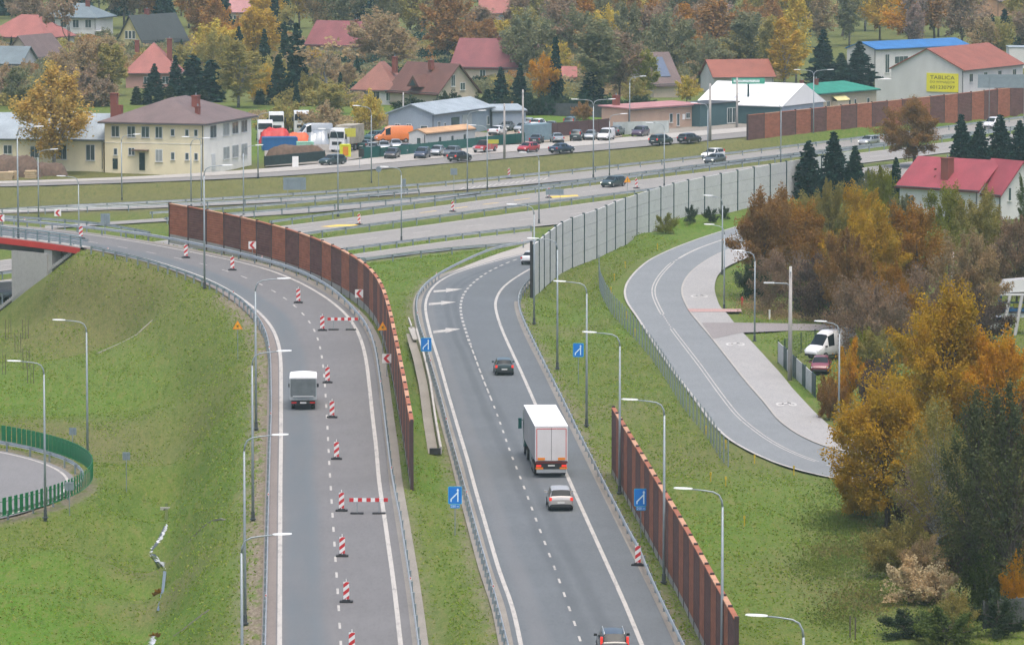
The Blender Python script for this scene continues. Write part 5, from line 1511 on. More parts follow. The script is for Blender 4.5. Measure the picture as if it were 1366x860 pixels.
drive('hatch', P_GREY, 953.5, 218, zE, E0[1], 'grey hatchback coming towards us in front of the white suv', rear=False, rev=True, lit=(False, True))
drive('estate', P_SILVER, 1159, 193.5, zE, E0[1], 'silver car in front of the far striped noise wall', rear=False, rev=True, lit=(False, True))
drive('smallvan', P_WHITE, 1325, 171, zE, E0[1], 'white van half hidden behind the spruces in front of the far noise wall', rear=False, rev=True, cat='van')
# frontage road traffic and parked cars ; heading given relative to the road
Fm = (resample_n(FR[0], 150) + resample_n(FR[1], 150)) / 2
gP = 'cars parked in front of the yards'
def fcar(kind, paint_, px, py, label, rev=False, da=0.0, group=None, lit=(False, False), cat='car', rails=False):
    p = at(px, py, 0); a = dir_at(Fm, p, rev) + da
    r_ = car_root(kind, paint_, lit, rails); z = .03
    place(r_, Vector((p.x, p.y, z)), a, label, cat, group)
fcar('estate', P_GREEN, 443.5, 220, 'dark green-grey wagon driving on the frontage road below the yellow box', True)
fcar('estate', P_BLACK, 523, 211, 'dark estate parked at the left end of the green fence', True, .5, gP)
fcar('mpv', P_NAVY, 563.5, 211, 'dark blue people carrier parked in front of the green fence', True, .45, gP)
fcar('estate', P_GREY, 603, 208.5, 'grey-green sedan parked left of the red pickup', True, .4, gP)
fcar('hatch', P_BLACK, 613.5, 215, 'dark hatchback with lit tail lights driving away past the parked grey sedan', False, 0, None, (True, False))
fcar('hatch', P_RED, 704.5, 203, 'small red car on the frontage road right of the concrete pole', True, .1)
fcar('sedan', P_NAVY, 749.5, 204, 'dark blue sedan driving away behind the small red car')
fcar('sedan', P_BLACK, 716, 191.5, 'black sedan parked behind the small red car', False, .5, gP)
fcar('sedan', P_GREYL, 743, 190, 'pale silver sedan parked right of the black sedan', False, .8, gP)
fcar('suv', P_GREEN, 770, 187.5, 'dark green suv parked right of the pale silver sedan', False, .5, gP, cat='suv')
fcar('hatch', P_GREYL, 788, 186.5, 'pale grey hatchback mostly hidden by the white panel van', True, .5, gP)
fcar('smallvan', P_WHITE, 808.5, 187, 'white panel van parked facing us behind the double-armed lamp', True, .35, gP, cat='van')
fcar('estate', P_GREY, 823, 180.5, 'dark grey estate parked behind the white panel van', False, .4, gP)
fcar('mpv', P_PURPLE, 854, 182, 'purple car parked in front of the pale banner', True, .3, gP)
fcar('mpv', P_GREEN, 882, 193, 'dark green car driving away on the frontage road with a red tail light', False, 0, None, (True, False))
fcar('estate', P_BLACK, 920, 190.5, 'black car rightmost on the frontage road', False)
fcar('sedan', P_WHITE, 664, 180, 'white sedan in the yard behind the green fence', False, .3)
fcar('suv', P_GREY, 690, 171.5, 'grey car at the back of the yard by the warehouse lean-to', False, .2)
fcar('suv', P_WHITE, 719, 172, 'white suv at the back of the yard under the lawn', False, .3, cat='suv')
fcar('hatch', P_GREYL, 698, 176, 'pale hatchback behind the white sedan in the yard', True, .2)
fcar('estate', P_WHITE, 700, 183, 'white estate squeezed between the green fence and the blue container', False, .6)
fcar('suv', P_TEAL, 762, 169.5, 'dark off-road car on the lawn edge behind the brown fence', False, .4, cat='suv')
for (px, py, m_, lb) in [(497, 205.5, P_GREYL, 'pale car leftmost of three behind the dark green fence'), (512, 203.5, P_GREYL, 'pale car in the middle of three behind the dark green fence'), (528, 201, P_GREYL, 'pale car rightmost of three behind the dark green fence')]:
    fcar('hatch', m_, px, py - 2, lb, True, .8, 'three cars behind the green fence')
fcar('estate', P_TEAL, 500, 187.5, 'dark teal car in the yard left of the orange van', True, .2)
for (px, py, k_, m_, lb, rv) in [(676, 174, 'hatch', P_GREY, 'dark grey hatchback left of the back row in the warehouse yard', True), (706, 169.5, 'estate', P_GREYL, 'pale estate in the very back of the yard under the hedge', False), (735, 174, 'sedan', P_GREYL, 'pale sedan between the white suv and the brown board fence', True),
        (583, 207.5, 'hatch', P_GREYL, 'pale hatchback parked between the blue people carrier and the grey-green sedan', True), (487, 199, 'sedan', P_TEAL, 'teal car parked at the yard entrance behind the small dark board', False), (541, 205, 'hatch', P_GREY, 'grey hatchback against the green fence left of the blue people carrier', True),
        (470, 196, 'suv', P_GREY, 'dark suv in the yard right of the painted truck', True)]:
    fcar(k_, m_, px, py, lb, rv, .45)
# pickup
def pickup(px, py):
    p = at(px, py, 0); a = dir_at(Fm, p, True) + .25
    t = thing('pickup_truck', p + Vector((0, 0, .03)), 'red pickup truck parked before the green fence with a yellow sign', 'pickup', gP, a)
    mb = MB(); vs = []
    st = [(-2.65,.5,.98,.78),(-2.6,.42,1.05,.9),(-.75,.4,1.05,.92),(1.2,.4,1.08,.92),(2.3,.42,1.0,.9),(2.6,.5,.8,.8)]
    for (x, zb, zt, w) in st: vs += [(x, -w, zb), (x, -w, zt), (x, w, zt), (x, w, zb)]
    fs = [(0,1,2,3), (20,23,22,21)]
    for i in range(5):
        for k in range(4): fs.append((i*4+k, i*4+(k+1)%4, i*4+4+(k+1)%4, i*4+4+k))
    mb.add(vs, fs); mb.build('body', P_RED, t)
    mb = MB(); mb.box((-1.7, 0, 1.065), (1.7, 1.5, .02)); mb.build('load_bed', M_TRIM, t)
    mb = MB(); vs = []
    for (x, zt, w) in [(-.85,1.06,.86),(-.7,1.75,.72),(.55,1.78,.72),(1.25,1.06,.84)]: vs += [(x, -w, zt), (x, w, zt)]
    mb.add(vs, [(0,1,3,2),(2,3,5,4),(4,5,7,6),(0,2,4,6),(1,7,5,3)]); mb.m = [1,0,1,0,0]; mb.build('cab', [P_RED, M_GLASS], t)
    for s_ in (-1, 1):
        mb = MB(); mb.poly([(-.62, s_*.80, 1.12), (-.55, s_*.735, 1.68), (.48, s_*.735, 1.70), (1.0, s_*.80, 1.12)]); mb.build('side_window', M_GLASS, t)
        mb = MB(); mb.box((2.52, s_*.66, .86), (.2, .36, .16)); mb.build('head_light', M_HEADL, t)
    mb = MB(); mb.box((2.6, 0, .55), (.12, 1.7, .22)); mb.build('bumper_trim', P_SILVER, t)
    for x in (-1.65, 1.65):
        for s_ in (-1, 1): wheel(t, (x, s_*.84, .4), .4, .25)
pickup(647, 203)
# ---- lorry
M_TARP = mat('trailer_side_tarp', (.36, .37, .38), .6, 0, .08, .6); M_DOORW = mat('trailer_door_white', (.60, .59, .58), .55, 0, .06, .7); M_ROOFW = mat('trailer_roof_white', (.78, .78, .77), .5, 0, .03)
M_AMBER = mat('amber_marker', (.70, .22, .01), .4, 0, .06); M_TEALC = paint('lorry_teal', (.006, .085, .08))
p = atf(735.5, 637, zB); a = dir_at(BD, p) + .012; dv = Vector((math.cos(a), math.sin(a), 0))
lor = thing('lorry', p + Vector((0, 0, .01)), 'white articulated lorry with red-outlined rear doors on the slip road', 'lorry', None, a)
LT = 13.6
mb = MB(); mb.box((LT / 2, 0, 2.62), (LT, 2.5, 2.66)); mb.build('trailer_body', M_TARP, lor)
mb = MB(); mb.box((LT / 2, 0, 3.99), (LT + .04, 2.56, .08)); mb.build('trailer_roof', M_ROOFW, lor)
for s_ in (-1, 1):
    mb = MB(); mb.box((-.03, s_ * .615, 2.62), (.06, 1.21, 2.58)); d_ = mb.build('rear_door', M_DOORW, lor)
    mb = MB(); y0, y1, zt_, zb2 = s_ * .02, s_ * 1.13, 3.80, 1.40
    mb.box((-.063, s_ * .575, zt_), (.006, 1.13, .055)); mb.box((-.063, s_ * 1.13, (zt_ + zb2) / 2), (.006, .055, zt_ - zb2)); mb.build('red_outline', M_REFL, d_)
    mb = MB(); mb.box((-.075, s_ * .40, 2.6), (.03, .03, 2.4)); mb.build('door_bar', M_DOORW, d_)
    mb = MB(); mb.box((-.072, s_ * .78, 1.47), (.02, .56, .2)); mb.build('marker_plate', M_AMBER, d_)
    mb = MB(); mb.box((-.03, s_ * .98, .93), (.1, .38, .17)); mb.build('tail_light', M_TAILON, lor)
    mb = MB(); mb.box((-.045, s_ * .93, .74), (.06, .58, .13)); mb.build('amber_plate', M_AMBER, lor)
    mb = MB(); mb.box((-.02, s_ * 1.23, 2.6), (.1, .05, 2.7)); mb.build('corner_post', M_DOORW, lor)
mb = MB(); mb.box((-.066, 0, 2.62), (.012, .03, 2.5)); mb.build('door_seam', M_TRIM, lor)
mb = MB(); mb.box((-.02, 0, 1.20), (.14, 2.5, .16)); mb.build('rear_sill', mat('dark_red_sill', (.10, .02, .02), .5), lor)
mb = MB(); mb.box((.02, 0, .9), (.1, 2.3, .42)); mb.build('light_panel', M_TRIM, lor)
mb = MB(); mb.box((-.06, 0, .95), (.03, .52, .11)); mb.build('number_plate', M_PLATE, lor)
mb = MB(); mb.box((0, 0, .52), (.08, 2.3, .28)); mb.build('underrun_guard', M_GALV, lor)
mb = MB(); mb.box((LT / 2 - .5, 0, 1.05), (LT - 2, 1.0, .3)); mb.build('chassis', M_TRIM, lor)
mb = MB(); mb.box((5.6, -1.15, .75), (4.6, .06, .7)); mb.box((5.6, 1.15, .75), (4.6, .06, .7)); mb.build('side_guard', M_GALVD, lor)
for x in (2.0, 3.3, 4.6, 10.6):
    for s_ in (-1, 1): wheel(lor, (x, s_ * 1.05, .52), .52, .36)
for s_ in (-1, 1): wheel(lor, (14.3, s_ * 1.05, .52), .52, .34)
mb = MB(); vs = []
for (x, zb2, zt_, w) in [(13.75,.7,3.6,1.24),(14.9,.5,3.55,1.25),(15.45,.45,3.1,1.25),(15.7,.4,2.2,1.22),(15.75,.4,1.2,1.18)]: vs += [(x, -w, zb2), (x, -w, zt_), (x, w, zt_), (x, w, zb2)]
fs = [(0,1,2,3), (16,19,18,17)]
for i in range(4):
    for k in range(4): fs.append((i*4+k, i*4+(k+1)%4, i*4+4+(k+1)%4, i*4+4+k))
mb.add(vs, fs); cabo = mb.build('cab', M_TEALC, lor)
for s_ in (-1, 1):
    mb = MB(); mb.poly([(14.1, s_*1.262, 1.75), (14.1, s_*1.262, 2.6), (15.2, s_*1.262, 2.6), (15.5, s_*1.25, 1.75)]); mb.build('side_window', M_GLASS, cabo)
    mb = MB(); mb.box((15.35, s_ * 1.48, 2.35), (.12, .28, .85)); mb.box((15.35, s_ * 1.33, 2.6), (.06, .2, .06)); mb.build('mirror', M_TEALC, cabo)
mb = MB(); mb.poly([(15.53, -1.1, 2.95), (15.53, 1.1, 2.95), (15.72, 1.1, 2.0), (15.72, -1.1, 2.0)]); mb.build('windscreen', M_GLASS, cabo)
# ---- grey box truck on the ramp
M_GTARP = mat('box_truck_tarp', (.115, .135, .14), .55, 0, .25, 1.2); M_GTARPS = mat('box_truck_side_tarp', (.36, .37, .37), .6, 0, .1)
p = atf(404.5, 547, zA); a = dir_at(AD, p) - .01
bt = thing('box_truck', p + Vector((0, 0, .01)), 'small grey tarpaulin box truck with a white roof on the ramp', 'truck', None, a)
mb = MB(); mb.box((2.1, 0, 1.72), (4.2, 2.2, 1.86)); mb.build('box_body', M_GTARPS, bt)
mb = MB(); vs = []
for y, z in [(-1.13,2.62),(-1.05,2.70),(-.5,2.76),(0,2.78),(.5,2.76),(1.05,2.70),(1.13,2.62)]: vs += [(-.06, y, z), (4.26, y, z)]
mb.add(vs, [(2*i, 2*i+1, 2*i+3, 2*i+2) for i in range(6)] + [tuple(2*i for i in range(7)), tuple(2*i+1 for i in range(7))]); mb.build('box_roof', M_ROOFW, bt)
mb = MB(); mb.box((-.03, 0, 1.86), (.06, 2.08, 1.52)); mb.build('rear_tarp', M_GTARP, bt)
mb = MB()
mb.box((-.06, 0, .98), (.07, 2.16, .26)); mb.build('tailgate', mat('tailgate_alu', (.36, .39, .40), .45, .4), bt)
mb = MB(); mb.box((-.1, 0, 1.15), (.2, 1.7, .08)); mb.build('tailgate_step', mat('tailgate_alu2', (.42, .44, .45), .5, .3), bt)
for s_ in (-1, 1):
    mb = MB(); mb.box((-.02, s_ * 1.08, 1.75), (.1, .07, 1.7)); mb.build('corner_post', M_GALV, bt)
    mb = MB(); mb.box((-.0, s_ * .76, .63), (.08, .42, .12)); mb.build('tail_light', M_TAIL, bt)
mb = MB(); mb.box((.05, 0, .66), (.1, 1.95, .34)); mb.box((2.0, 0, .7), (3.8, .9, .2)); mb.build('rear_frame', M_TRIM, bt)
mb = MB(); mb.box((-.04, 0, .62), (.03, .52, .12)); mb.build('number_plate', M_PLATE, bt)
for x in (1.0, 4.6):
    for s_ in (-1, 1): wheel(bt, (x, s_ * .82, .34), .34, .3)
mb = MB(); vs = []
for (x, zb2, zt_, w) in [(4.3,.4,2.2,.98),(5.0,.38,2.15,1.0),(5.7,.36,1.35,1.0),(6.3,.4,1.0,.92)]: vs += [(x, -w, zb2), (x, -w, zt_), (x, w, zt_), (x, w, zb2)]
fs = [(0,1,2,3), (12,15,14,13)]
for i in range(3):
    for k in range(4): fs.append((i*4+k, i*4+(k+1)%4, i*4+4+(k+1)%4, i*4+4+k))
mb.add(vs, fs); mb.build('cab', P_WHITE, bt)
for s_ in (-1, 1):
    mb = MB(); mb.box((5.3, s_ * 1.16, 1.45), (.1, .22, .3)); mb.build('mirror', M_TRIM, bt)
# ---- trucks standing in the yard, seen from the front
def cab_truck(px, py, label, box=None, da=0.0, w=2.5, h=3.6):
    p = at(px, py, 0); a = -PI / 2 + .1 + da
    t = thing('parked_truck', p + Vector((0, 0, .03)), label, 'truck', 'white trucks standing in the yard', a)
    mb = MB(); vs = []
    for (x, zb2, zt_, w_) in [(-2.2,.8,h - .2,.48),(-1.6,.5,h,.5),(-.35,.5,h - .15,.5),(0,.45,h * .62,.49),(.08,.4,1.2,.47)]: vs += [(x, -w*w_, zb2), (x, -w*w_*.94, zt_), (x, w*w_*.94, zt_), (x, w*w_, zb2)]
    fs = [(0,1,2,3), (16,19,18,17)]
    for i in range(4):
        for k in range(4): fs.append((i*4+k, i*4+(k+1)%4, i*4+4+(k+1)%4, i*4+4+k))
    mb.add(vs, fs); mb.build('cab', P_WHITE, t)
    mb = MB(); mb.poly([(-.17, -w*.43, h * .86), (-.17, w*.43, h * .86), (.07, w*.45, h * .60), (.07, -w*.45, h * .60)]); mb.build('windscreen', M_GLASS, t)
    mb = MB(); mb.box((.08, 0, 1.35), (.06, w * .62, .5)); mb.build('grille', M_TRIM, t)
    mb = MB(); mb.box((.08, 0, .62), (.14, w * .98, .45)); mb.build('bumper', P_WHITE, t)
    for s_ in (-1, 1):
        mb = MB(); mb.box((-.1, s_ * w * .57, h * .66), (.12, .2, .75)); mb.build('mirror', M_TRIM, t)
        mb = MB(); mb.box((.10, s_ * w * .36, .85), (.1, .36, .18)); mb.build('head_light', M_HEADL, t)
        wheel(t, (-1.0, s_ * w * .42, .5), .5, .3)
        wheel(t, (-4.6, s_ * w * .42, .5), .5, .3)
    mb = MB(); mb.box((-4.0, 0, .85), (5.6, .9, .25)); mb.build('chassis', M_TRIM, t)
    if box is not None:
        mb = MB(); mb.box((-5.2, 0, 2.5), (5.6, 2.5, 2.8)); mb.build('box_body', box, t)
    return t
cab_truck(369, 181, 'white truck cab leftmost in the yard, next to the cream house roof corner', h=3.7)
cab_truck(402.5, 180, 'white tractor unit with dark mirrors standing behind the orange tarpaulin', h=3.8)
cab_truck(449.5, 203.5, 'white truck with a painted box body behind the yellow crate', mat('graffiti_box', (.30, .27, .21), .6, 0, .35, .8), -.45, h=3.6)
p = at(356, 187, 0); 
cab_truck(354, 190, 'white truck cab half hidden by the right end of the cream house', h=3.4)
# orange panel van, white vans
p = at(525, 190.5, 0)
r_ = car_root('bigvan', P_ORANGE); place(r_, p + Vector((0, 0, .03)), PI + .25, 'large orange panel van parked beside the blue-grey warehouse', 'van')
p = at(418, 187, 0); r_ = car_root('bigvan', P_GREYL); place(r_, p + Vector((0, 0, .03)), PI + .4, 'pale grey van in the yard behind the mint green container', 'van')
# ---- yard goods
M_BLUEC = mat('container_blue', (.008, .10, .27), .5, 0, .12, .6); M_REDT = mat('tarp_red', (.42, .03, .03), .6, 0, .15); M_MINT = mat('container_mint', (.26, .50, .38), .6, 0, .1); M_ORGT = mat('tarp_orange', (.55, .10, .03), .6, 0, .15); M_NEON = mat('crate_neon_yellow', (.62, .66, .02), .5, 0, .05); M_GREENF = mat('fence_teal_green', (.006, .078, .066), .5, 0, .1); M_BARK = mat('log_pile', (.10, .065, .045), .9, 0, .3, 2.0)
def yard_box(px, py, w, d, h, m, label, name='container', cat='container', rz=.12, lid=None, ribs=True):
    p = at(px, py, 0); t = thing(name, p + Vector((0, 0, .02)), label, cat, None, rz)
    mb = MB(); mb.box((0, 0, h / 2), (w, d, h)); mb.build('shell', m, t)
    mb = MB()
    for s_ in (-1, 1):
        for q in (-1, 1): mb.box((s_ * (w / 2), q * (d / 2), h / 2), (.14, .14, h + .04))
    for s_ in (-1, 1): mb.box((0, s_ * (d / 2), h), (w, .12, .12)); mb.box((0, s_ * d / 2, .1), (w, .12, .14))
    mb.build('frame', lid or m, t)
    if ribs:
        mb = MB()
        for k in range(int(w / .6)): mb.box((-w / 2 + .4 + k * .6, -d / 2 - .02, h / 2), (.12, .06, h * .86))
        mb.build('ribs', m, t)
    return t
yard_box(373, 200, 5.2, 2.4, 1.9, M_BLUEC, 'blue waste container in the yard in front of the red tarpaulin')
def tarp_heap(px, py, w, d, h, m, label, name='tarpaulin_load', cat='tarpaulin'):
    p = at(px, py, 0); bm_ = bmesh.new()
    n_, k_ = 12, 6; vs = []; fs = []
    for i in range(n_ + 1):
        for j in range(k_ + 1):
            x = -w / 2 + w * i / n_; y = -d / 2 + d * j / k_
            e = min(1, min(i, n_ - i) / 1.4, 9) * min(1, min(j, k_ - j) / 1.0)
            vs.append((x, y, h * (.84 + .10 * math.sin(i * .8 + j * .9) + .06 * math.sin(i * 2.1 + j * 1.3)) * e))
    for i in range(n_):
        for j in range(k_): fs.append((i * (k_ + 1) + j, (i + 1) * (k_ + 1) + j, (i + 1) * (k_ + 1) + j + 1, i * (k_ + 1) + j + 1))
    mb = MB(); mb.add(vs, fs); o = mb.build(name, m, smooth=True); o.location = p + Vector((0, 0, .02)); tag(o, label, cat)
tarp_heap(367, 191, 5.0, 3.0, 2.5, M_REDT, 'bright red tarpaulin-covered load at the left of the yard')
tarp_heap(397, 189, 4.0, 2, 1.5, M_ORGT, 'low orange-red tarpaulin in front of the white tractor unit')
tarp_heap(425, 192, 3.4, 3, 2.2, P_GREYL, 'crumpled pale sheeting between the vans in the yard')
yard_box(407, 202, 2.4, 1.8, 1.4, M_MINT, 'mint green container right of the blue waste container')
yard_box(460.5, 209, 1.45, 1.3, 1.75, M_NEON, 'neon yellow crate with an orange front on the kerb of the yard', 'crate', 'crate', ribs=False)
p = at(460.5, 209, 0); mb = MB(); mb.box((0, 0, 0), (.8, .05, 1.3)); o = mb.build('crate_door', mat('crate_orange', (.6, .22, .02), .5)); o.parent = [x for x in COL.objects if x.name == 'crate'][0]; o.location = (0, -.72, .85)
# dark scrap walls of the yard
def wall_piece(p0, p1, h, m, label, name='yard_fence', cat='fence', th=.12, post=2.5, zf=z0, postm=None):
    a, b = at(*p0, 0), at(*p1, 0); t = thing(name, a, label, cat)
    L = (b - a).length; k = max(1, int(L / post))
    mb = MB(); mb.beam(Vector((0, 0, h / 2)), (b - a) + Vector((0, 0, h / 2)), th, h); mb.build('panels', m, t)
    for i in range(k + 1):
        q = (b - a) * i / k; mb = MB(); mb.box((0, 0, h / 2 + .03), (.1, .2, h + .1)); o = mb.build('fence_post', postm or m, t); o.location = q
    return t
M_DKGREEN = mat('dark_net', (.012, .028, .028), .8, 0, .3, 1.5)
wall_piece((353, 221.5), (433, 214), 1.4, M_DKGREEN, 'black netted fence along the kerb in front of the log pile', th=.2)
tarp_heap(395, 213, 9.5, 2.6, 2.3, M_BARK, 'long brown heap of timber scrap behind the black netted fence', 'timber_heap', 'timber')
wall_piece((483, 212), (507, 210), 1.7, M_GREENF, 'short teal green fence section in front of three pale cars', th=.1)
wall_piece((507, 210), (635, 196.5), 1.45, M_GREENF, 'long teal green fence in front of the office cabin', th=.1)
wall_piece((635, 196.5), (700, 190), 1.5, M_GREENF, 'teal green fence behind the red pickup', th=.1)
wall_piece((730, 183.5), (812, 176.5), 2.2, mat('fence_brown', (.07, .035, .035), .8, 0, .15), 'dark brown board fence behind the parked dark green suv', th=.1)
wall_piece((703, 188.5), (728, 186), 2.6, mat('container_steel_blue', (.16, .24, .28), .6, 0, .12), 'steel blue container behind the black sedan', 'container', 'container', th=2.2, post=30)
t = wall_piece((818, 180), (892, 177.6), 2.0, mat('banner_pale', (.42, .46, .44), .6, 0, .2, .7), 'long pale banner fence behind the purple car', 'banner_fence', 'fence', th=.05)
wall_piece((640, 152), (835, 158), 2.2, mat('garden_fence_grey', (.06, .065, .07), .9, 0, .2), 'dark grey garden fence along the far side of the bright lawn', th=.1)
# yellow notice boards
def board(px, py, z, w, h, m, label, rz=0.0, text=None):
    p = at(px, py, z); t = thing('notice_board', p, label, 'sign', None, rz)
    mb = MB(); mb.box((0, 0, 0), (w, .05, h)); mb.build('panel', m, t)
    mb = MB(); mb.tube([(-w * .3, .06, -z - .1), (-w * .3, .06, h * .4)], .04, 5); mb.build('post', M_GALVD, t)
    return t
M_YB = mat('board_yellow', (.46, .44, .05), .5, 0, .08)
board(467, 177, 3.0, 1.7, 1.3, M_YB, 'yellow banner on poles behind the white truck in the yard', .1)
board(658, 189, 2.4, 1.6, .6, M_YB, 'small yellow board on the green fence right above the red pickup')
board(394, 216, .8, .9, 1.6, M_WHITE, 'white electrical cabinet in front of the netted fence', .1)
# green bin cluster and dark sign by the road at the left yard corner
board(482, 204, 2.2, .8, 1.2, M_BLK, 'small dark board on a leaning post at the corner of the teal fence')
# ------------------------------------------------------------------ buildings
def roof_mat(name, col, step=.34, along='z'):
    m, nt, bs = newmat(name)
    v = objc(nt); s_ = nt.nodes.new('ShaderNodeSeparateXYZ'); nt.links.new(v, s_.inputs[0])
    w = math_(nt, 'FRACT', math_(nt, 'MULTIPLY', s_.outputs[2], 1 / .22))
    xy = math_(nt, 'ADD', s_.outputs[0], s_.outputs[1])
    w2 = math_(nt, 'SINE', math_(nt, 'MULTIPLY', xy, 2 * PI / step))
    n1 = noise(nt, v, .45, 4.0); n2 = noise(nt, v, 3.5, 3.0)
    c = mixrgb(nt, ramp(nt, n1, .3, .7), mul(col, .82), mul(col, 1.18))
    c = mixrgb(nt, ramp(nt, n2, .35, .65, 0, .3), c, mul(col, .7))
    c = mixrgb(nt, ramp(nt, w, .0, .25, .22, 0), c, mul(col, .45))
    nt.links.new(c, bs.inputs['Base Color']); bs.inputs['Roughness'].default_value = .7
    bump(nt, bs, math_(nt, 'ADD', w, math_(nt, 'MULTIPLY', w2, .4)), .3, .04)
    return m
def wall_mat(name, col, var=.08):
    m, nt, bs = newmat(name)
    v = objc(nt); n1 = noise(nt, mapvec(nt, v, (.5, .5, .25)), 1.0, 4.0); n2 = noise(nt, v, 8.0, 3.0)
    c = mixrgb(nt, ramp(nt, n1, .3, .7), mul(col, 1 - var), mul(col, 1 + var))
    c = mixrgb(nt, ramp(nt, n2, .35, .65, 0, .15), c, mul(col, .8))
    nt.links.new(c, bs.inputs['Base Color']); bs.inputs['Roughness'].default_value = .9
    return m
W_CREAM = wall_mat('plaster_cream', (.76, .68, .47)); W_IVORY = wall_mat('plaster_ivory', (.80, .78, .71)); W_WHITE = wall_mat('plaster_white', (.56, .56, .54)); W_GREY = wall_mat('plaster_grey', (.50, .50, .48)); W_BEIGE = wall_mat('plaster_beige', (.45, .38, .30))
W_PINK = wall_mat('plaster_peach', (.46, .32, .24)); W_YELLOW = wall_mat('plaster_yellow', (.52, .46, .22)); W_BLUEGREY = wall_mat('cladding_blue_grey', (.27, .32, .37)); W_TEAL = wall_mat('cladding_teal', (.05, .10, .11)); W_SALMON = wall_mat('plaster_salmon', (.45, .26, .22)); W_DARKW = wall_mat('timber_dark', (.09, .07, .055)); W_ORANGE = wall_mat('plaster_orange', (.50, .28, .16))
R_BROWN = roof_mat('roof_brown_mauve', (.135, .095, .09)); R_BROWN2 = roof_mat('roof_dark_brown', (.10, .055, .04)); R_RED = roof_mat('roof_red', (.22, .07, .05)); R_CRIM = roof_mat('roof_crimson', (.25, .040, .055)); R_SALMON = roof_mat('roof_salmon', (.28, .095, .08)); R_ROSE = roof_mat('roof_rose', (.19, .055, .06)); R_DGREY = roof_mat('roof_dark_grey', (.05, .06, .06)); R_GREYB = roof_mat('roof_grey_blue', (.13, .17, .19)); R_METAL = roof_mat('roof_pale_metal', (.27, .32, .355)); R_GREEN = roof_mat('roof_green_metal', (.008, .19, .13)); R_BLUE = roof_mat('roof_blue_metal', (.018, .13, .34)); R_TAN = roof_mat('roof_tan', (.46, .28, .15)); R_TENT = mat('tent_fabric', (.70, .71, .71), .6, 0, .04, .3); R_PINKM = roof_mat('roof_pink_metal', (.36, .17, .17)); R_TERRA = roof_mat('roof_terracotta', (.23, .07, .045)); R_HB = roof_mat('roof_house_brown', (.115, .048, .036)); R_HR = roof_mat('roof_house_rust', (.24, .10, .075))
M_BRICK = wall_mat('chimney_brick', (.20, .06, .045), .2)
M_FRAME = mat('window_frame_white', (.62, .63, .62), .5, 0, .03); M_PANE = mat('window_pane', (.05, .075, .08), .08, 0, .25, .7, spec=.7); M_PANEL = mat('window_pane_curtain', (.30, .33, .33), .35, 0, .2, .8)
M_GUTTER = mat('gutter_grey', (.07, .075, .08), .5, .2); M_DOORD = mat('door_dark_green', (.01, .03, .03), .5)
def window(t, face, u, z0_, w, h, ln, pane=None, panes=None):
    """face 'L': wall x=0 (looks left), 'R': wall y=0 (looks right-near)"""
    panes = panes or (2 if w > .85 else 1)
    mb = MB()
    if face == 'L': mb.box((-.03, u, z0_ + h / 2), (.1, w, h)); mb.box((-.08, u, z0_ - .05), (.2, w + .15, .06))
    else: mb.box((u, -.03, z0_ + h / 2), (w, .1, h)); mb.box((u, -.08, z0_ - .05), (w + .15, .2, .06))
    f = mb.build('window', M_FRAME, t)
    mb = MB(); pw = (w - .08) / panes
    for i in range(panes):
        c = u - w / 2 + .04 + pw * (i + .5)
        if face == 'L': mb.box((-.085, c, z0_ + h / 2), (.014, pw - .08, h - .14))
        else: mb.box((c, -.085, z0_ + h / 2), (pw - .08, .014, h - .14))
    mb.build('pane', pane or M_PANE, f)
def door(t, face, u, w, h, m, z0_=0):
    mb = MB()
    if face == 'L': mb.box((-.04, u, z0_ + h / 2), (.1, w, h))
    else: mb.box((u, -.04, z0_ + h / 2), (w, .1, h))
    d = mb.build('door', m, t)
    mb = MB()
    if face == 'L': mb.box((-.12, u + w * .35, z0_ + 1.0), (.08, .05, .12))
    else: mb.box((u + w * .35, -.12, z0_ + 1.0), (.05, .08, .12))
    mb.build('handle', M_GALV, d)
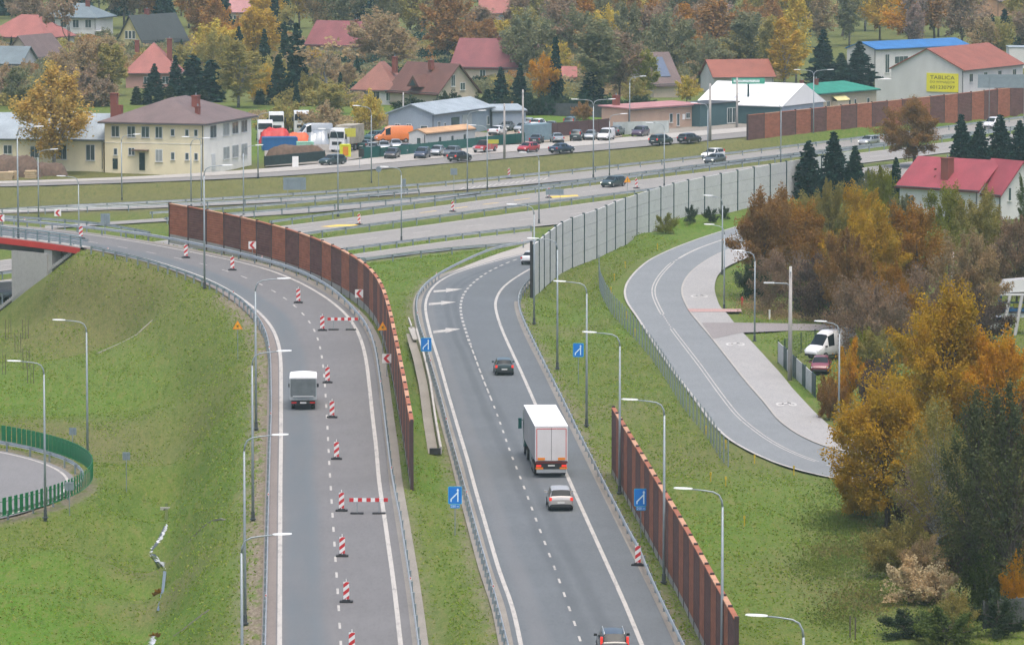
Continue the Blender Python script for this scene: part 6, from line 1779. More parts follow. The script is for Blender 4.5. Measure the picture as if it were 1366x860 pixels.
def house(name, label, near, left, right, h, roof, rh, wl, wr, rm, ov=.5, cat='house', a=None, b=None, chim=(), zb=0.0, gut=True, th=.18, prime='L'):
    Nn, Lf = at(near[0], near[1], zb), at(left[0], left[1], zb)
    e1 = Lf - Nn; a = a or e1.length; e1.normalize()
    e2 = Vector((e1.y, -e1.x, 0))
    if prime == 'R':
        Rt = at(right[0], right[1], zb); e2 = Rt - Nn; b = b or e2.length; e2.normalize(); e1 = Vector((-e2.y, e2.x, 0))
        a_ = (Lf - Nn).dot(e1); a = a_ if a == (Lf - Nn).length else a
        a = max(a, 2.5)
    elif right is not None:
        Rt = at(right[0], right[1], zb); b = abs((Rt - Nn).dot(e2)) if b is None else b
        b = max(b, 3.0)
    rz = math.atan2(e2.y, e2.x)
    t = thing(name, Nn, label, cat, None, rz)
    # walls: x in [0,b], y in [0,a]
    mb = MB(); g = -.6
    top = [(0, 0, h), (b, 0, h), (b, a, h), (0, a, h)]; bot = [(x, y, g) for x, y, _ in top]
    mb.add(bot + top, [(0, 1, 5, 4), (2, 3, 7, 6), (1, 2, 6, 5), (3, 0, 4, 7)]); mb.m = [1, 0, 0, 0]
    if roof == 'gx': mb.add([(0, 0, h), (0, a, h), (0, a / 2, h + rh)], [(0, 1, 2)], 0); mb.add([(b, 0, h), (b, a, h), (b, a / 2, h + rh)], [(0, 2, 1)], 0)
    if roof == 'gy': mb.add([(0, 0, h), (b, 0, h), (b / 2, 0, h + rh)], [(0, 1, 2)], 1); mb.add([(0, a, h), (b, a, h), (b / 2, a, h + rh)], [(0, 2, 1)], 0)
    mb.add(top, [(0, 1, 2, 3)], 0)
    mb.build('walls', [wl, wr], t, fix=False)
    o = ov
    mb = MB()
    def slab(pts):
        pts = [Vector(p) for p in pts]; mb.prism(pts, (0, 0, th))
    if roof == 'hip':
        dz = rh * o / (min(a, b) / 2)
        E_ = [(-o, -o, h - dz), (b + o, -o, h - dz), (b + o, a + o, h - dz), (-o, a + o, h - dz)]
        if a >= b: r0, r1 = (b / 2, b / 2 * .9, h + rh), (b / 2, a - b / 2 * .9, h + rh); qs = [(E_[0], E_[1], r0), (E_[1], E_[2], r1, r0), (E_[2], E_[3], r1), (E_[3], E_[0], r0, r1)]
        else: r0, r1 = (a / 2 * .9, a / 2, h + rh), (b - a / 2 * .9, a / 2, h + rh); qs = [(E_[0], E_[1], r1, r0), (E_[1], E_[2], r1), (E_[2], E_[3], r0, r1), (E_[3], E_[0], r0)]
        for q in qs: slab(q)
    elif roof == 'gx':
        dz = rh * o / (a / 2)
        slab([(-o, -o, h - dz), (b + o, -o, h - dz), (b + o, a / 2, h + rh), (-o, a / 2, h + rh)]); slab([(-o, a / 2, h + rh), (b + o, a / 2, h + rh), (b + o, a + o, h - dz), (-o, a + o, h - dz)])
    elif roof == 'gy':
        dz = rh * o / (b / 2)
        slab([(-o, -o, h - dz), (b / 2, -o, h + rh), (b / 2, a + o, h + rh), (-o, a + o, h - dz)]); slab([(b / 2, -o, h + rh), (b + o, -o, h - dz), (b + o, a + o, h - dz), (b / 2, a + o, h + rh)])
    elif roof == 'shed':
        slab([(-o, -o, h), (b + o, -o, h), (b + o, a + o, h + rh), (-o, a + o, h + rh)])
    else:
        slab([(-o, -o, h), (b + o, -o, h), (b + o, a + o, h), (-o, a + o, h)])
    rf = mb.build('roof', rm, t)
    if gut:
        mb = MB(); zz = h - .12 if roof != 'hip' else h - rh * o / (min(a, b) / 2) - .02
        if roof in ('hip', 'gy'): mb.box((-o - .06, a / 2, zz), (.14, a + 2 * o, .14))
        if roof in ('hip', 'gx', 'shed'): mb.box((b / 2, -o - .06, zz), (b + 2 * o, .14, .14))
        mb.tube([(-.08, .15 - .0, zz), (-.08, .15, 0)], .06, 5)
        if mb.v: mb.build('gutter', M_GUTTER, t)
    for (x, y, w, d, z0_, z1_) in chim:
        mb = MB(); mb.box((x, y, (z0_ + z1_) / 2), (w, d, z1_ - z0_)); mb.box((x, y, z1_ + .05), (w + .14, d + .14, .12)); c_ = mb.build('chimney', M_BRICK, rf)
        mb = MB(); mb.tube([(x, y, z1_ + .1), (x, y, z1_ + .45)], .1, 6); mb.build('flue', M_GALVD, c_)
    t['_a'] = a; t['_b'] = b
    return t, a, b
# the two-storey cream house
h1, a, b = house('office_house', 'two-storey cream house with a mauve-brown hipped roof facing the expressway', (272, 229), (140, 226), (352, 217), 7.0, 'hip', 2.9, W_CREAM, W_IVORY, R_BROWN, .75,
                 chim=[(7.5, 4.0, 1.5, .8, 8.2, 10.3), (3.5, 2.2, .7, .6, 7.6, 9.0)])
def uL(px, n=(272,), w=132.0): return (n[0] - px) / w * a
for px, w, h_, z_ in [(154.6, 1.25, 1.6, 4.7), (175.9, 1.25, 1.6, 4.7), (194.7, 1.25, 1.6, 4.7), (212.6, 1.1, 1.65, 4.65), (231, .62, 1.0, 5.0), (250, .6, 1.0, 5.0), (262, .6, 1.0, 5.0),
                     (154.6, .6, 1.0, 2.1), (176, 1.0, 1.1, 2.1), (212.6, 1.1, 1.75, 1.3), (231, .62, 1.1, 1.6), (250, .6, 1.05, 1.6), (262, .6, 1.05, 1.6)]:
    window(h1, 'L', uL(px), z_, w, h_, a, M_PANEL if (px == 212.6 and z_ < 2) else None)
door(h1, 'L', uL(190), .85, 2.5, M_DOORD); door(h1, 'L', uL(154), .75, 1.5, M_DOORD, .1)
mb = MB(); mb.box((-.7, uL(189.5), 2.9), (1.4, 2.3, .12)); mb.build('door_canopy', R_BROWN2, h1)
mb = MB(); mb.box((-.03, a / 2, 3.9), (.06, a, .08)); mb.build('wall_band', W_IVORY, h1)
for f, z_, p_ in [(.19, 4.6, M_PANE), (.46, 4.6, M_PANEL), (.65, 4.6, M_PANE), (.84, 4.6, M_PANE), (.46, 1.2, M_PANEL), (.65, 1.2, M_PANEL), (.84, 1.2, M_PANEL)]:
    window(h1, 'R', f * b, z_, b * .105 + .5, 1.8, b, p_)
door(h1, 'R', .19 * b, 1.5, 2.3, M_FRAME); 
mb = MB(); mb.box((4.6, a + .3, 5.2), (.9, .9, 10.8)); mb.box((4.6, a + .3, 10.65), (1.05, 1.05, .14)); mb.box((4.6, a - .5, 4.6), (.8, .8, 8.8)); mb.build('stack', M_BRICK, h1)
# low cream wing with the pale metal roof
h2, a, b = house('workshop', 'long low cream workshop with a pale grey metal roof behind the golden birch', (138, 225.5), (-80, 223), None, 4.3, 'gy', 3.2, W_CREAM, W_CREAM, R_METAL, .5, cat='workshop', b=11)
for px, w, hh, z_ in [(11, 1.3, 1.3, 2.0), (47, 1.4, 1.7, 1.5), (83.5, 1.4, 2.2, 1.3), (121, 1.35, 2.3, 1.2), (-20, 1.3, 1.4, 2)]:
    window(h2, 'L', (138 - px) / 218 * a, z_, w, hh, a)
mb = MB()
for k in range(2): mb.box((5.4, 5.2 + 5.0 * k, 7.6), (1.6, 3.8, .5))
mb.build('skylight', M_FRAME, h2)
# warehouse, cabin, hall and other yard buildings
h7, a, b = house('warehouse', 'blue-grey metal warehouse with a pale roof behind the office cabin', (579, 184), (520, 182), (656, 173), 3.7, 'gx', 1.4, W_BLUEGREY, W_BLUEGREY, R_METAL, .4, cat='warehouse', prime='R')
for f, w, hh, z_ in [(.80, .9, .4, 1.7), (.55, .9, .6, 1.5), (.25, .7, 1.6, .3), (.18, .7, 1.6, .3)]: window(h7, 'L', f * a, z_, w, hh, a)
for f, w, hh, m_ in [(.36, 1.6, 2.8, M_PANE), (.56, 2.0, 3.0, M_PANEL)]: door(h7, 'R', f * b, w * b / 12, hh, m_)
window(h7, 'R', .08 * b, 1.2, 1.0, 1.3, b); window(h7, 'R', .18 * b, 1.2, .7, 1.0, b); window(h7, 'R', .93 * b, .9, .8, 1.4, b)
house('lean_to', 'small blue-grey lean-to at the right end of the warehouse', (657, 173.5), (650, 172), (684, 169), 3.0, 'shed', .7, W_BLUEGREY, W_BLUEGREY, R_METAL, .2, cat='shed', a=5)
h8, a, b = house('office_cabin', 'white office cabin with a tan roof behind the teal green fence', (568, 202.5), (546, 201.5), (633.5, 195.5), 2.7, 'gx', .55, W_WHITE, W_WHITE, R_TAN, .12, cat='cabin', prime='R')
for f in (.28, .53, .78): window(h8, 'R', f * b, 1.0, .8, 1.1, b)
window(h8, 'L', .4 * a, 1.1, .8, 1.0, a)
h9, a, b = house('flat_building', 'single-storey peach building with a thin pink roof behind the pale banner', (840, 175), (826, 169), (934, 168.2), 3.5, 'shed', .25, W_PINK, W_PINK, R_PINKM, .45, cat='building', prime='R', a=6, chim=[(2.4, 5.0, 1.0, .8, 3.4, 5.4)])
for f, z_, w, hh in [(.58, .9, .8, 1.5), (.68, .3, .7, 2.0), (.82, 1.4, 1.0, .9)]: window(h9, 'R', f * b, z_, w, hh, b)
mb = MB(); mb.box((.76 * b, -.05, 1.7), (.6, .06, .9)); mb.build('wall_plaque', M_WHITE, h9)
h9b, a, b = house('dark_building', 'dark teal flat building with a white framed glass door before the white tent', (934, 169.5), (926, 166), (1003, 163), 3.5, 'flat', 0, W_TEAL, W_TEAL, M_TRIM, .15, cat='building', gut=False, prime='R', a=6)
for f in (.56, .66, .76): window(h9b, 'R', f * b, .2, b * .09, 2.5, b)
mb = MB(); mb.box((.92 * b, -.6, 1.2), (b * .12, 1.0, 2.2)); mb.build('porch_box', M_WHITE, h9b)
h10, a, b = house('marquee', 'large white marquee tent with a pitched fabric roof', (1043, 167), (930, 163), (1101, 160.5), 3.1, 'gy', 3.2, W_TEAL, W_BLUEGREY, R_TENT, .3, cat='tent', gut=False)
mb = MB(); mb.poly([(0, -.34, 3.1), (b, -.34, 3.1), (b / 2, -.30, 6.3)]); mb.build('gable_fabric', R_TENT, h10)
mb = MB()
for f in (.3, .62): mb.beam((-.3, a * f, 2.96 + .2), (b / 2, a * f, 6.32 + .12), .12, .06)
mb.build('roof_seam', M_GALV, h10)
h11, a, b = house('green_roof_house', 'small beige house with a bright green metal roof by the dark spruces', (1093, 154), (1063, 149.5), (1169, 147.5), 3.7, 'hip', 1.3, W_BEIGE, W_BEIGE, R_GREEN, .5, prime='R', chim=[(4, 3.4, .7, .5, 4.2, 5.8), (2, 5, .6, .5, 4.2, 5.6)])
for f, w, z_, hh in [(.15, .9, 1.0, 1.3), (.52, .8, .5, 2), (.62, .6, 1.0, 1.3), (.85, .8, 1.4, .9)]: window(h11, 'R', f * b, z_, w, hh, b)
mb = MB(); vs = [(.2 * b, -1.4, 2.3), (.42 * b, -1.4, 2.3), (.42 * b, 0, 3.2), (.2 * b, 0, 3.2)]; mb.prism([Vector(v) for v in vs], (0, 0, .1)); mb.build('porch_roof', W_YELLOW, h11)
mb = MB(); mb.box((.31 * b, -.65, 1.1), (.2 * b, 1.2, 2.3)); mb.build('porch', W_BEIGE, h11)
h12, a, b = house('white_hall', 'white hall with a bright blue metal roof behind the gabled house', (1168, 105), (1128, 103), (1292, 98.5), 5.6, 'gx', 1.2, W_WHITE, W_WHITE, R_BLUE, .3, cat='hall', prime='R')
window(h12, 'R', .27 * b, 2.6, 3.8, 1.5, b, panes=3); window(h12, 'R', .12 * b, 1.0, 1.2, 3.6, b); window(h12, 'R', .6 * b, 2.6, 3.8, 1.5, b, panes=3)
h13, a, b = house('gabled_house', 'big pale gabled house with a terracotta roof and a yellow hoarding', (1285, 143), (1196, 139), (1364, 133.5), 6.4, 'gx', 3.5, W_GREY, W_WHITE, R_TERRA, .35, prime='R', chim=[(2.6, a * .0 + 7.4, 1.1, .9, 7.6, 9.6)])
for f in (.12, .36, .60, .85): window(h13, 'R', f * b, 4.2, 1.5, 1.5, b)
for f in (.12, .34, .6): window(h13, 'R', f * b, 1.1, 1.6, 1.3, b)
mb = MB(); mb.box((b / 2, -.02, 1.4), (b, .06, 2.0)); mb.build('brick_base', M_BRICK, h13)
mb = MB(); mb.box((.62 * b, -1.2, 2.7), (5, 2.4, .2)); mb.build('porch_roof', R_RED, h13)
mb = MB(); mb.box((2, a + 3.2 / 2, 1.9), (4, 3.2, 5)); mb.build('annex', W_GREY, h13)
hb = bpy.data.objects.new('hoarding', None); COL.objects.link(hb)
mw = h13.matrix_basis
hb.location = mw @ Vector((-.10, a * (1285 - 1259.5) / 89.0, 2.55 + 1.6)); hb.rotation_euler = (0, 0, h13.rotation_euler.z - PI / 2)
tag(hb, 'yellow hoarding reading TABLICA on the gable wall', 'sign')
sw, sh = a * 39 / 89.0, 3.25
mb = MB(); mb.box((0, 0, 0), (sw, .1, sh)); mb.build('panel', mat('hoarding_yellow', (.66, .60, .03), .5, 0, .04), hb)
M_INK = mat('lettering_black', (.02, .02, .02), .6)
for s_, sz, zz in (('TABLICA', .92, .85), ('DO WYNAJĘCIA', .50, .08), ('601230797', .82, -.85)):
    o_ = add_text(s_, sz, M_INK, hb, (0, -.06, zz))
    bb = [v.co.x for v in o_.data.vertices]; wd = max(bb) - min(bb); o_.scale = (min(1.3, sw * .84 / wd), 1, 1)
h14, a, b = house('red_roof_house', 'house with a crimson tile roof and brick chimney among the right-hand trees', (1304, 291), (1200, 284), None, 3.6, 'gy', 3.3, W_GREY, W_WHITE, R_CRIM, .5, b=9, chim=[(1.6, 6.0, 1.3, 1.1, 4.0, 7.2)])
window(h14, 'L', a * .85, 1.2, 1.2, 1.2, a)
h14b, a, b = house('red_roof_wing', 'white gable wing with crimson roof at the right end of the crimson roofed house', (1335, 293), (1296, 289), None, 3.2, 'gy', 3.9, W_WHITE, W_WHITE, R_CRIM, .35, cat='house wing', b=7)
for f in (.2, .5, .8): window(h14b, 'R', f * b, 2.3, .55, 1.7, b)
h5, a, b = house('gabled_house', 'house with a dark brown roof and broad cream gable above the warehouse', (584, 145), (520, 141), (653, 138), 2.8, 'gy', 4.6, W_BEIGE, W_BEIGE, R_HB, .6, b=9.5, chim=[(3.3, 5.2, .8, .7, 6.4, 8.0)])
for f, z_, w, hh in [(.38, 3.7, 1.0, 2.0), (.62, 3.0, 1.2, 1.3), (.38, .6, 1.2, 1.9), (.15, .8, 1.2, 1.4)]: window(h5, 'R', f * b, z_, w, hh, b)
mb = MB(); mb.prism([Vector((-.8, a * .45 - 1.6, 3.6)), Vector((-.8, a * .45 + 1.6, 3.6)), Vector((-.8, a * .45, 5.6))], (3.2, 0, 0)); mb.build('dormer', R_HB, h5)
mb = MB(); mb.poly([(-.83, a * .45 - .8, 3.8), (-.83, a * .45 + .8, 3.8), (-.83, a * .45, 4.9)]); mb.build('dormer_window', M_PANE, h5)
h5b, a, b = house('rust_roof_house', 'pale house with a rust brown hipped roof left of the broad cream gable', (526, 141), (472, 140), None, 3.1, 'hip', 4.2, W_WHITE, W_BEIGE, R_HR, .5, b=9, chim=[(4.5, 1.4, 1.0, .8, 5.5, 8.2)])
window(h5b, 'L', a * .45, .8, 1.4, 1.6, a); window(h5b, 'L', a * .05 + .6, .8, 1.1, 1.6, a)
def far_house(*args, **kw):
    t, a, b = house(*args, **kw)
    for f in (.25, .6): window(t, 'L', f * a, max(.8, kw.get('wz', .9)), 1.2, 1.3, a)
    return t
far_house('red_roof_house', 'far house with a red tile roof and dormer right of the broad cream gable', (706, 110), (603, 108), None, 2.8, 'gy', 5.0, W_BEIGE, W_BEIGE, R_ROSE, .5, b=11, chim=[(5.5, 8, .8, .6, 6.5, 8.4)])
far_house('rose_roof_house', 'far house with rose red roofs left of centre behind bare birches', (482, 80), (409, 78), None, 3.0, 'gy', 4.6, W_BEIGE, W_WHITE, R_ROSE, .5, b=10, chim=[(5, 4, .8, .6, 6.6, 8)])
far_house('red_roof_house', 'house with a coral red hipped roof at the far left edge', (60, 72), (-20, 70), None, 3.6, 'hip', 4.2, W_YELLOW, W_WHITE, R_SALMON, .5, b=12)
hv, a, b = house('white_villa', 'white two-storey villa with a grey-blue hipped roof at the top left', (128, 60), (62, 59), (158, 56), 6.2, 'hip', 2.6, W_WHITE, W_WHITE, R_GREYB, .7, b=10, chim=[(4, 3.5, .8, .8, 7.5, 9.5)])
for f in (.15, .4, .65, .88):
    window(hv, 'L', f * a, 3.7, 1.5, 1.8, a); window(hv, 'L', f * a, .8, 1.5, 1.7, a)
mb = MB(); mb.box((1.5, -.8, 3.1), (4.5, 1.6, .18)); mb.build('balcony', W_WHITE, hv)
hb2, a, b = house('brown_roof_house', 'beige house with a dark brown gable roof at the left edge under the coral roof', (46, 95), (6, 94), (82, 91), 2.8, 'gx', 4.0, W_BEIGE, W_BEIGE, R_BROWN, .6)
window(hb2, 'L', a * .3, 2.4, 1.1, 1.2, a); window(hb2, 'L', a * .65, 2.4, 1.1, 1.2, a)
hd, a, b = house('grey_roof_house', 'house with a steep dark grey roof and small yellow gable window, top left', (190, 74), (158, 73), (254, 70), 3.2, 'gx', 5.0, W_YELLOW, W_YELLOW, R_DGREY, .6, chim=[(6.5, 3.4, .8, .8, 7.0, 9.4)])
for f in (.35, .5, .65): window(hd, 'L', a * f, 3.4, .8, 1.7, a)
far_house('salmon_roof_house', 'house with a salmon pink hipped roof and brick chimney behind the cream house', (238, 118), (168, 118), None, 3.2, 'hip', 4.9, W_SALMON, W_SALMON, R_SALMON, .5, b=10, chim=[(3.0, 1.8, 1.2, .9, 5.0, 9.0), (5, 8.0, .9, .8, 6.5, 8.6)])
far_house('blue_roof_house', 'low house with a dark blue-grey roof at the left edge above the workshop', (27, 103), (-35, 102), None, 2.6, 'gy', 3.0, W_GREY, W_WHITE, R_GREYB, .5, b=9)
hs, a, b = house('solar_roof_house', 'house with solar panels on a grey-brown roof between the grey-green trees', (906, 130), (872, 131), None, 2.6, 'gy', 5.2, W_BEIGE, W_BEIGE, R_BROWN, .6, b=10)
mb = MB(); mb.prism([Vector((.8, a * .25, 2.6 + .83 * .96 + .34)), Vector((4.0, a * .25, 2.6 + 4.0 * 1.04 + .3)), Vector((4.0, a * .85, 2.6 + 4.0 * 1.04 + .3)), Vector((.8, a * .85, 2.6 + .83 * .96 + .34))], (0, 0, .06)); mb.build('solar_panels', mat('solar_panel', (.10, .13, .19), .2, .2, .1), hs)
house('red_shed', 'low building with a red-orange roof half hidden left of the green totem sign', (1032, 124), (953, 125), None, 3.0, 'gy', 2.8, W_GREY, W_GREY, R_TERRA, .4, cat='building', b=10)
far_house('pink_roof_house', 'far house with a faded pink roof cut by the top edge, right of centre left', (682, 34), (641, 34), None, 3.0, 'gy', 4.4, W_BLUEGREY, W_GREY, R_SALMON, .5, b=10)
far_house('small_far_house', 'small far house with a pale mauve roof near the top left among yellow trees', (334, 33), (302, 33), None, 3.0, 'gy', 3.4, W_BEIGE, W_WHITE, R_PINKM, .4, b=8)
house('orange_far_house', 'orange-walled house at the top right corner above the spruces', (1332, 30), (1300, 29), (1380, 28), 5.2, 'gx', 2.4, W_ORANGE, W_ORANGE, R_BROWN, .5)
house('red_hut', 'tiny hut with a red roof right of the small orange tree', (768, 117), (751, 117), None, 2.0, 'gy', 1.7, W_DARKW, W_DARKW, R_SALMON, .3, cat='hut', b=4, gut=False)
house('white_box_building', 'white flat-topped building cut by the right edge beyond the terracotta roof', (1346, 92), (1338, 88), (1400, 90), 4.2, 'flat', 0, W_WHITE, W_WHITE, R_METAL, .1, cat='building', gut=False, a=6)
# totem sign by the tent
p = at(998, 164, 0); t = thing('totem_sign', p, 'green and white shop totem on a tall dark post in front of the tent', 'sign')
mb = MB(); mb.tube([(0, 0, -.2), (0, 0, 6.4)], .16, 8); mb.build('post', M_GPOST, t)
mb = MB(); mb.box((0, 0, 6.9), (5.4, .25, .95)); bp = mb.build('board', mat('totem_green', (.05, .30, .20), .5, 0, .05), t)
mb = MB(); mb.box((-.3, -.135, 6.9), (4.3, .02, .42)); mb.build('light_band', mat('totem_pale', (.55, .66, .62), .5, 0, .3, 4.0), bp)
# timber stacks at the left edge behind the frontage road
M_TIMB = mat('timber_stack', (.105, .07, .05), .9, 0, .35, 2.5); M_PLANK = mat('plank_pale', (.42, .32, .19), .8, 0, .15, 1.5)
tarp_heap(18, 236, 8.0, 3.0, 3.2, M_TIMB, 'big dark timber stack at the left edge in front of the workshop', 'timber_heap', 'timber')
tarp_heap(64, 234, 5.5, 2.6, 1.9, M_TIMB, 'smaller dark brushwood heap right of the big timber stack', 'timber_heap', 'timber')
for k, (px, py, w, lb) in enumerate([(6, 240, 2.4, 'pale sawn planks stacked by the road at the left edge'), (17, 239, 1.4, 'small yellow-topped plank stack right of the pale planks'), (41, 238, 1.6, 'pile of pale firewood in front of the dark heaps')]):
    p = at(px, py, 0); mb = MB()
    for i in range(4): mb.box((random.uniform(-.1, .1), 0, .15 + .28 * i), (w, 1.4, .24))
    o = mb.build('plank_stack', M_PLANK); o.location = p; tag(o, lb, 'timber')
# machine at the right edge: a blue and white cherry picker / loader with pale stabiliser legs
p = at(1348, 446, 0); t = thing('machine', on_ground(p.x, p.y), 'blue and white lifting machine with pale slanting legs at the right edge', 'machine')
M_BLUEM = paint('machine_blue', (.01, .08, .20), .4)
mb = MB(); vs = [(-1.4,-1,4.1),(-.7,-1,5.3),(1.6,-1,5.5),(1.8,-1,4.3)]; mb.prism([Vector(v) for v in vs], (0, 2.2, 0)); mb.build('hood', P_WHITE, t)
mb = MB(); mb.box((.3, 0, 4.0), (3.6, 2.3, .2)); mb.build('hood_rim', P_WHITE, t)
mb = MB(); mb.box((.3, 0, 2.45), (3.0, 2.0, .28)); mb.box((-1.1, .2, 3.0), (.35, 1.4, 1.9)); mb.box((.3, 0, 3.1), (2.8, .2, .15)); mb.build('frame', M_BLUEM, t)
mb = MB(); mb.box((.5, .2, 1.9), (2.8, 1.8, .45)); mb.build('platform', P_WHITE, t)
for x0, x1 in ((-.2, -.9), (1.0, .3)):
    mb = MB(); mb.tube([(x0, -1.05, 4.0), (x1, -1.05, -.2)], .17, 8); mb.build('leg', mat('machine_leg_pale', (.50, .50, .50), .5, 0, .05), t)
mb = MB(); mb.box((.7, -.2, 2.85), (.9, .6, .4)); mb.build('bucket', M_YB, t)
p = at(1318, 444, 0); r_ = car_root('mpv', P_WHITE); place(r_, on_ground(p.x, p.y) + Vector((0, 0, .05)), PI + .3, 'white car mostly hidden behind the big golden tree, left of the lifting machine', 'car')
# white van and red car behind the fence with pale panels
p = at(1099, 483, 0); r_ = car_root('bigvan', P_WHITE); place(r_, on_ground(p.x, p.y) + Vector((.9, 2.6, .12)), -PI / 2 - .8, 'tall white van parked behind the green fence with pale panels', 'van')
p = at(1093, 499, 0); r_ = car_root('hatch', P_DULLRED); place(r_, on_ground(p.x, p.y) + Vector((.2, 1.0, .12)), -PI / 2 - .12, 'dull red car parked in front of the tall white van', 'car')
M_FGREEN = mat('fence_dark_green', (.008, .035, .03), .6); M_FPALE = mat('fence_panel_pale', (.40, .41, .40), .6, 0, .15, 2.0)
fa, fb = at(1038, 482, 0), at(1088, 529, 0); t = thing('panel_fence', on_ground(fa.x, fa.y), 'dark green fence with pale grey panels beside the tall white van', 'fence')
for i in range(4):
    q0 = (fb - fa) * (i / 4); q1 = (fb - fa) * ((i + .62) / 4); q2 = (fb - fa) * ((i + 1) / 4); up = Vector((0, 0, 1.05))
    mb = MB(); mb.beam(q0 + up, q1 + up, .06, 1.9); mb.build('pale_panel', M_FPALE, t)
    mb = MB(); mb.beam(q1 + up, q2 + up, .05, 2.0); mb.build('green_panel', M_FGREEN, t)
    mb = MB(); mb.tube([q0 + Vector((0, 0, -.2)), q0 + Vector((0, 0, 2.2))], .05, 5); mb.build('fence_post', M_FGREEN, t)
wire_fence([at(1039, 482, 0), at(1060, 471, 0), at(1127, 460, 0)], 1.9, 'dark green mesh fence behind the tall white van', M_FGREEN, M_FGREEN, 2.8, .3, .3, .02)
wall_piece((1312, 838), (1400, 828), 1.7, mat('shed_boards', (.07, .075, .07), .85, 0, .2, 3), 'weathered grey board fence at the bottom right corner', 'board_fence', th=.08, post=1.2)
# ------------------------------------------------------------------ trees and shrubs
def leaf_mat(name, col, var=.35, trans=.48, hue=.0):
    m = bpy.data.materials.new('leaves_' + name); m.use_nodes = True; nt = m.node_tree; nt.nodes.clear()
    geo = nt.nodes.new('ShaderNodeNewGeometry'); oi = nt.nodes.new('ShaderNodeObjectInfo')
    r1 = geo.outputs['Random Per Island']
    n1 = noise(nt, geo.outputs['Position'], .55, 3.0)
    dark = mul(col, 1 - var); light = mul(col, 1 + var)
    c = mixrgb(nt, r1, dark, light)
    alt = (min(1, col[0] * 1.15), col[1] * 1.0, col[2] * .85); alt2 = (col[0] * .78, col[1] * .92, col[2] * 1.0)
    c = mixrgb(nt, ramp(nt, n1, .42, .68, 0, .7), c, alt)
    c = mixrgb(nt, ramp(nt, n1, .5, .3, 0, .7), c, alt2)
    c = mixrgb(nt, ramp(nt, oi.outputs['Random'], 0, 1, 0, .35), c, (col[0] * .95, col[1] * .9, col[2] * .95))
    d = nt.nodes.new('ShaderNodeBsdfDiffuse'); t = nt.nodes.new('ShaderNodeBsdfTranslucent'); mx = nt.nodes.new('ShaderNodeMixShader'); o = nt.nodes.new('ShaderNodeOutputMaterial')
    nt.links.new(c, d.inputs['Color']); nt.links.new(c, t.inputs['Color']); mx.inputs[0].default_value = trans
    nt.links.new(d.outputs[0], mx.inputs[1]); nt.links.new(t.outputs[0], mx.inputs[2]); nt.links.new(mx.outputs[0], o.inputs['Surface'])
    return m
LC = {
 'birchgold': leaf_mat('birch_gold', (.40, .285, .075)),
 'weed': leaf_mat('weed_green', (.150, .205, .050), .2), 'weedolive': leaf_mat('weed_olive', (.20, .19, .07), .2),
 'orange': leaf_mat('orange', (0.31, 0.165, 0.03)), 'rust': leaf_mat('rust', (0.26, 0.15, 0.05)), 'gold': leaf_mat('gold', (0.41, 0.265, 0.026)), 'amber': leaf_mat('amber', (0.5, 0.265, 0.02)),
 'yellow': leaf_mat('yellow', (0.42, 0.33, 0.055)), 'olive': leaf_mat('olive', (0.265, 0.235, 0.072)), 'tan': leaf_mat('tan', (0.315, 0.235, 0.125)), 'brown': leaf_mat('brown', (0.25, 0.178, 0.115)),
 'greygreen': leaf_mat('grey_green', (0.175, 0.188, 0.098)), 'green': leaf_mat('green', (0.1, 0.14, 0.04)), 'lime': leaf_mat('lime', (0.2, 0.215, 0.035)), 'dusk': leaf_mat('dusk_brown', (0.115, 0.085, 0.068)),
 'spruce': leaf_mat('spruce', (0.018, 0.048, 0.04), .3, .05), 'spruce2': leaf_mat('spruce_bright', (0.026, 0.06, 0.042), .3, .05), 'pine': leaf_mat('pine', (0.036, 0.06, 0.04), .3, .05), 'bush': leaf_mat('dark_bush', (0.05, 0.075, 0.042)),
 'straw': leaf_mat('straw', (.60, .49, .29), .2), 'larch': leaf_mat('larch', (.085, .098, .045), .35, .3), 'mauve': leaf_mat('mauve_twigs', (0.26, 0.19, 0.165), .25),
}
FAR_KEYS = {'round1', 'round2', 'round3', 'tall1', 'tall2', 'birch1', 'hedge1', 'bare1', 'bare2'}
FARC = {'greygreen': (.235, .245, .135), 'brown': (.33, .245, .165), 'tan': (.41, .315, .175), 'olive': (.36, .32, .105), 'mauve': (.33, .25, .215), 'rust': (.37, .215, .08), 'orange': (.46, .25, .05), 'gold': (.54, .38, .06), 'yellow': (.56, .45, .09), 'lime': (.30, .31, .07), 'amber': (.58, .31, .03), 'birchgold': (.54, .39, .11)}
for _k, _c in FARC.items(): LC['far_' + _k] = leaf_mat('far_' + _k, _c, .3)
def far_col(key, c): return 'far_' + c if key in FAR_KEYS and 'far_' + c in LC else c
def bark_mat(name, col, birch=False):
    m, nt, bs = newmat(name)
    v = objc(nt); n1 = noise(nt, mapvec(nt, v, (3, 3, 12 if birch else 1.2)), 1.0, 4.0, .7)
    c = mixrgb(nt, ramp(nt, n1, .45, .62), mul(col, .35 if birch else .6), mul(col, 1.15))
    nt.links.new(c, bs.inputs['Base Color']); bs.inputs['Roughness'].default_value = .9
    return m
B_DARK = bark_mat('bark_dark', (.115, .092, .076)); B_BIRCH = bark_mat('bark_birch', (.36, .34, .31), True); B_CON = bark_mat('bark_conifer', (.095, .078, .066))
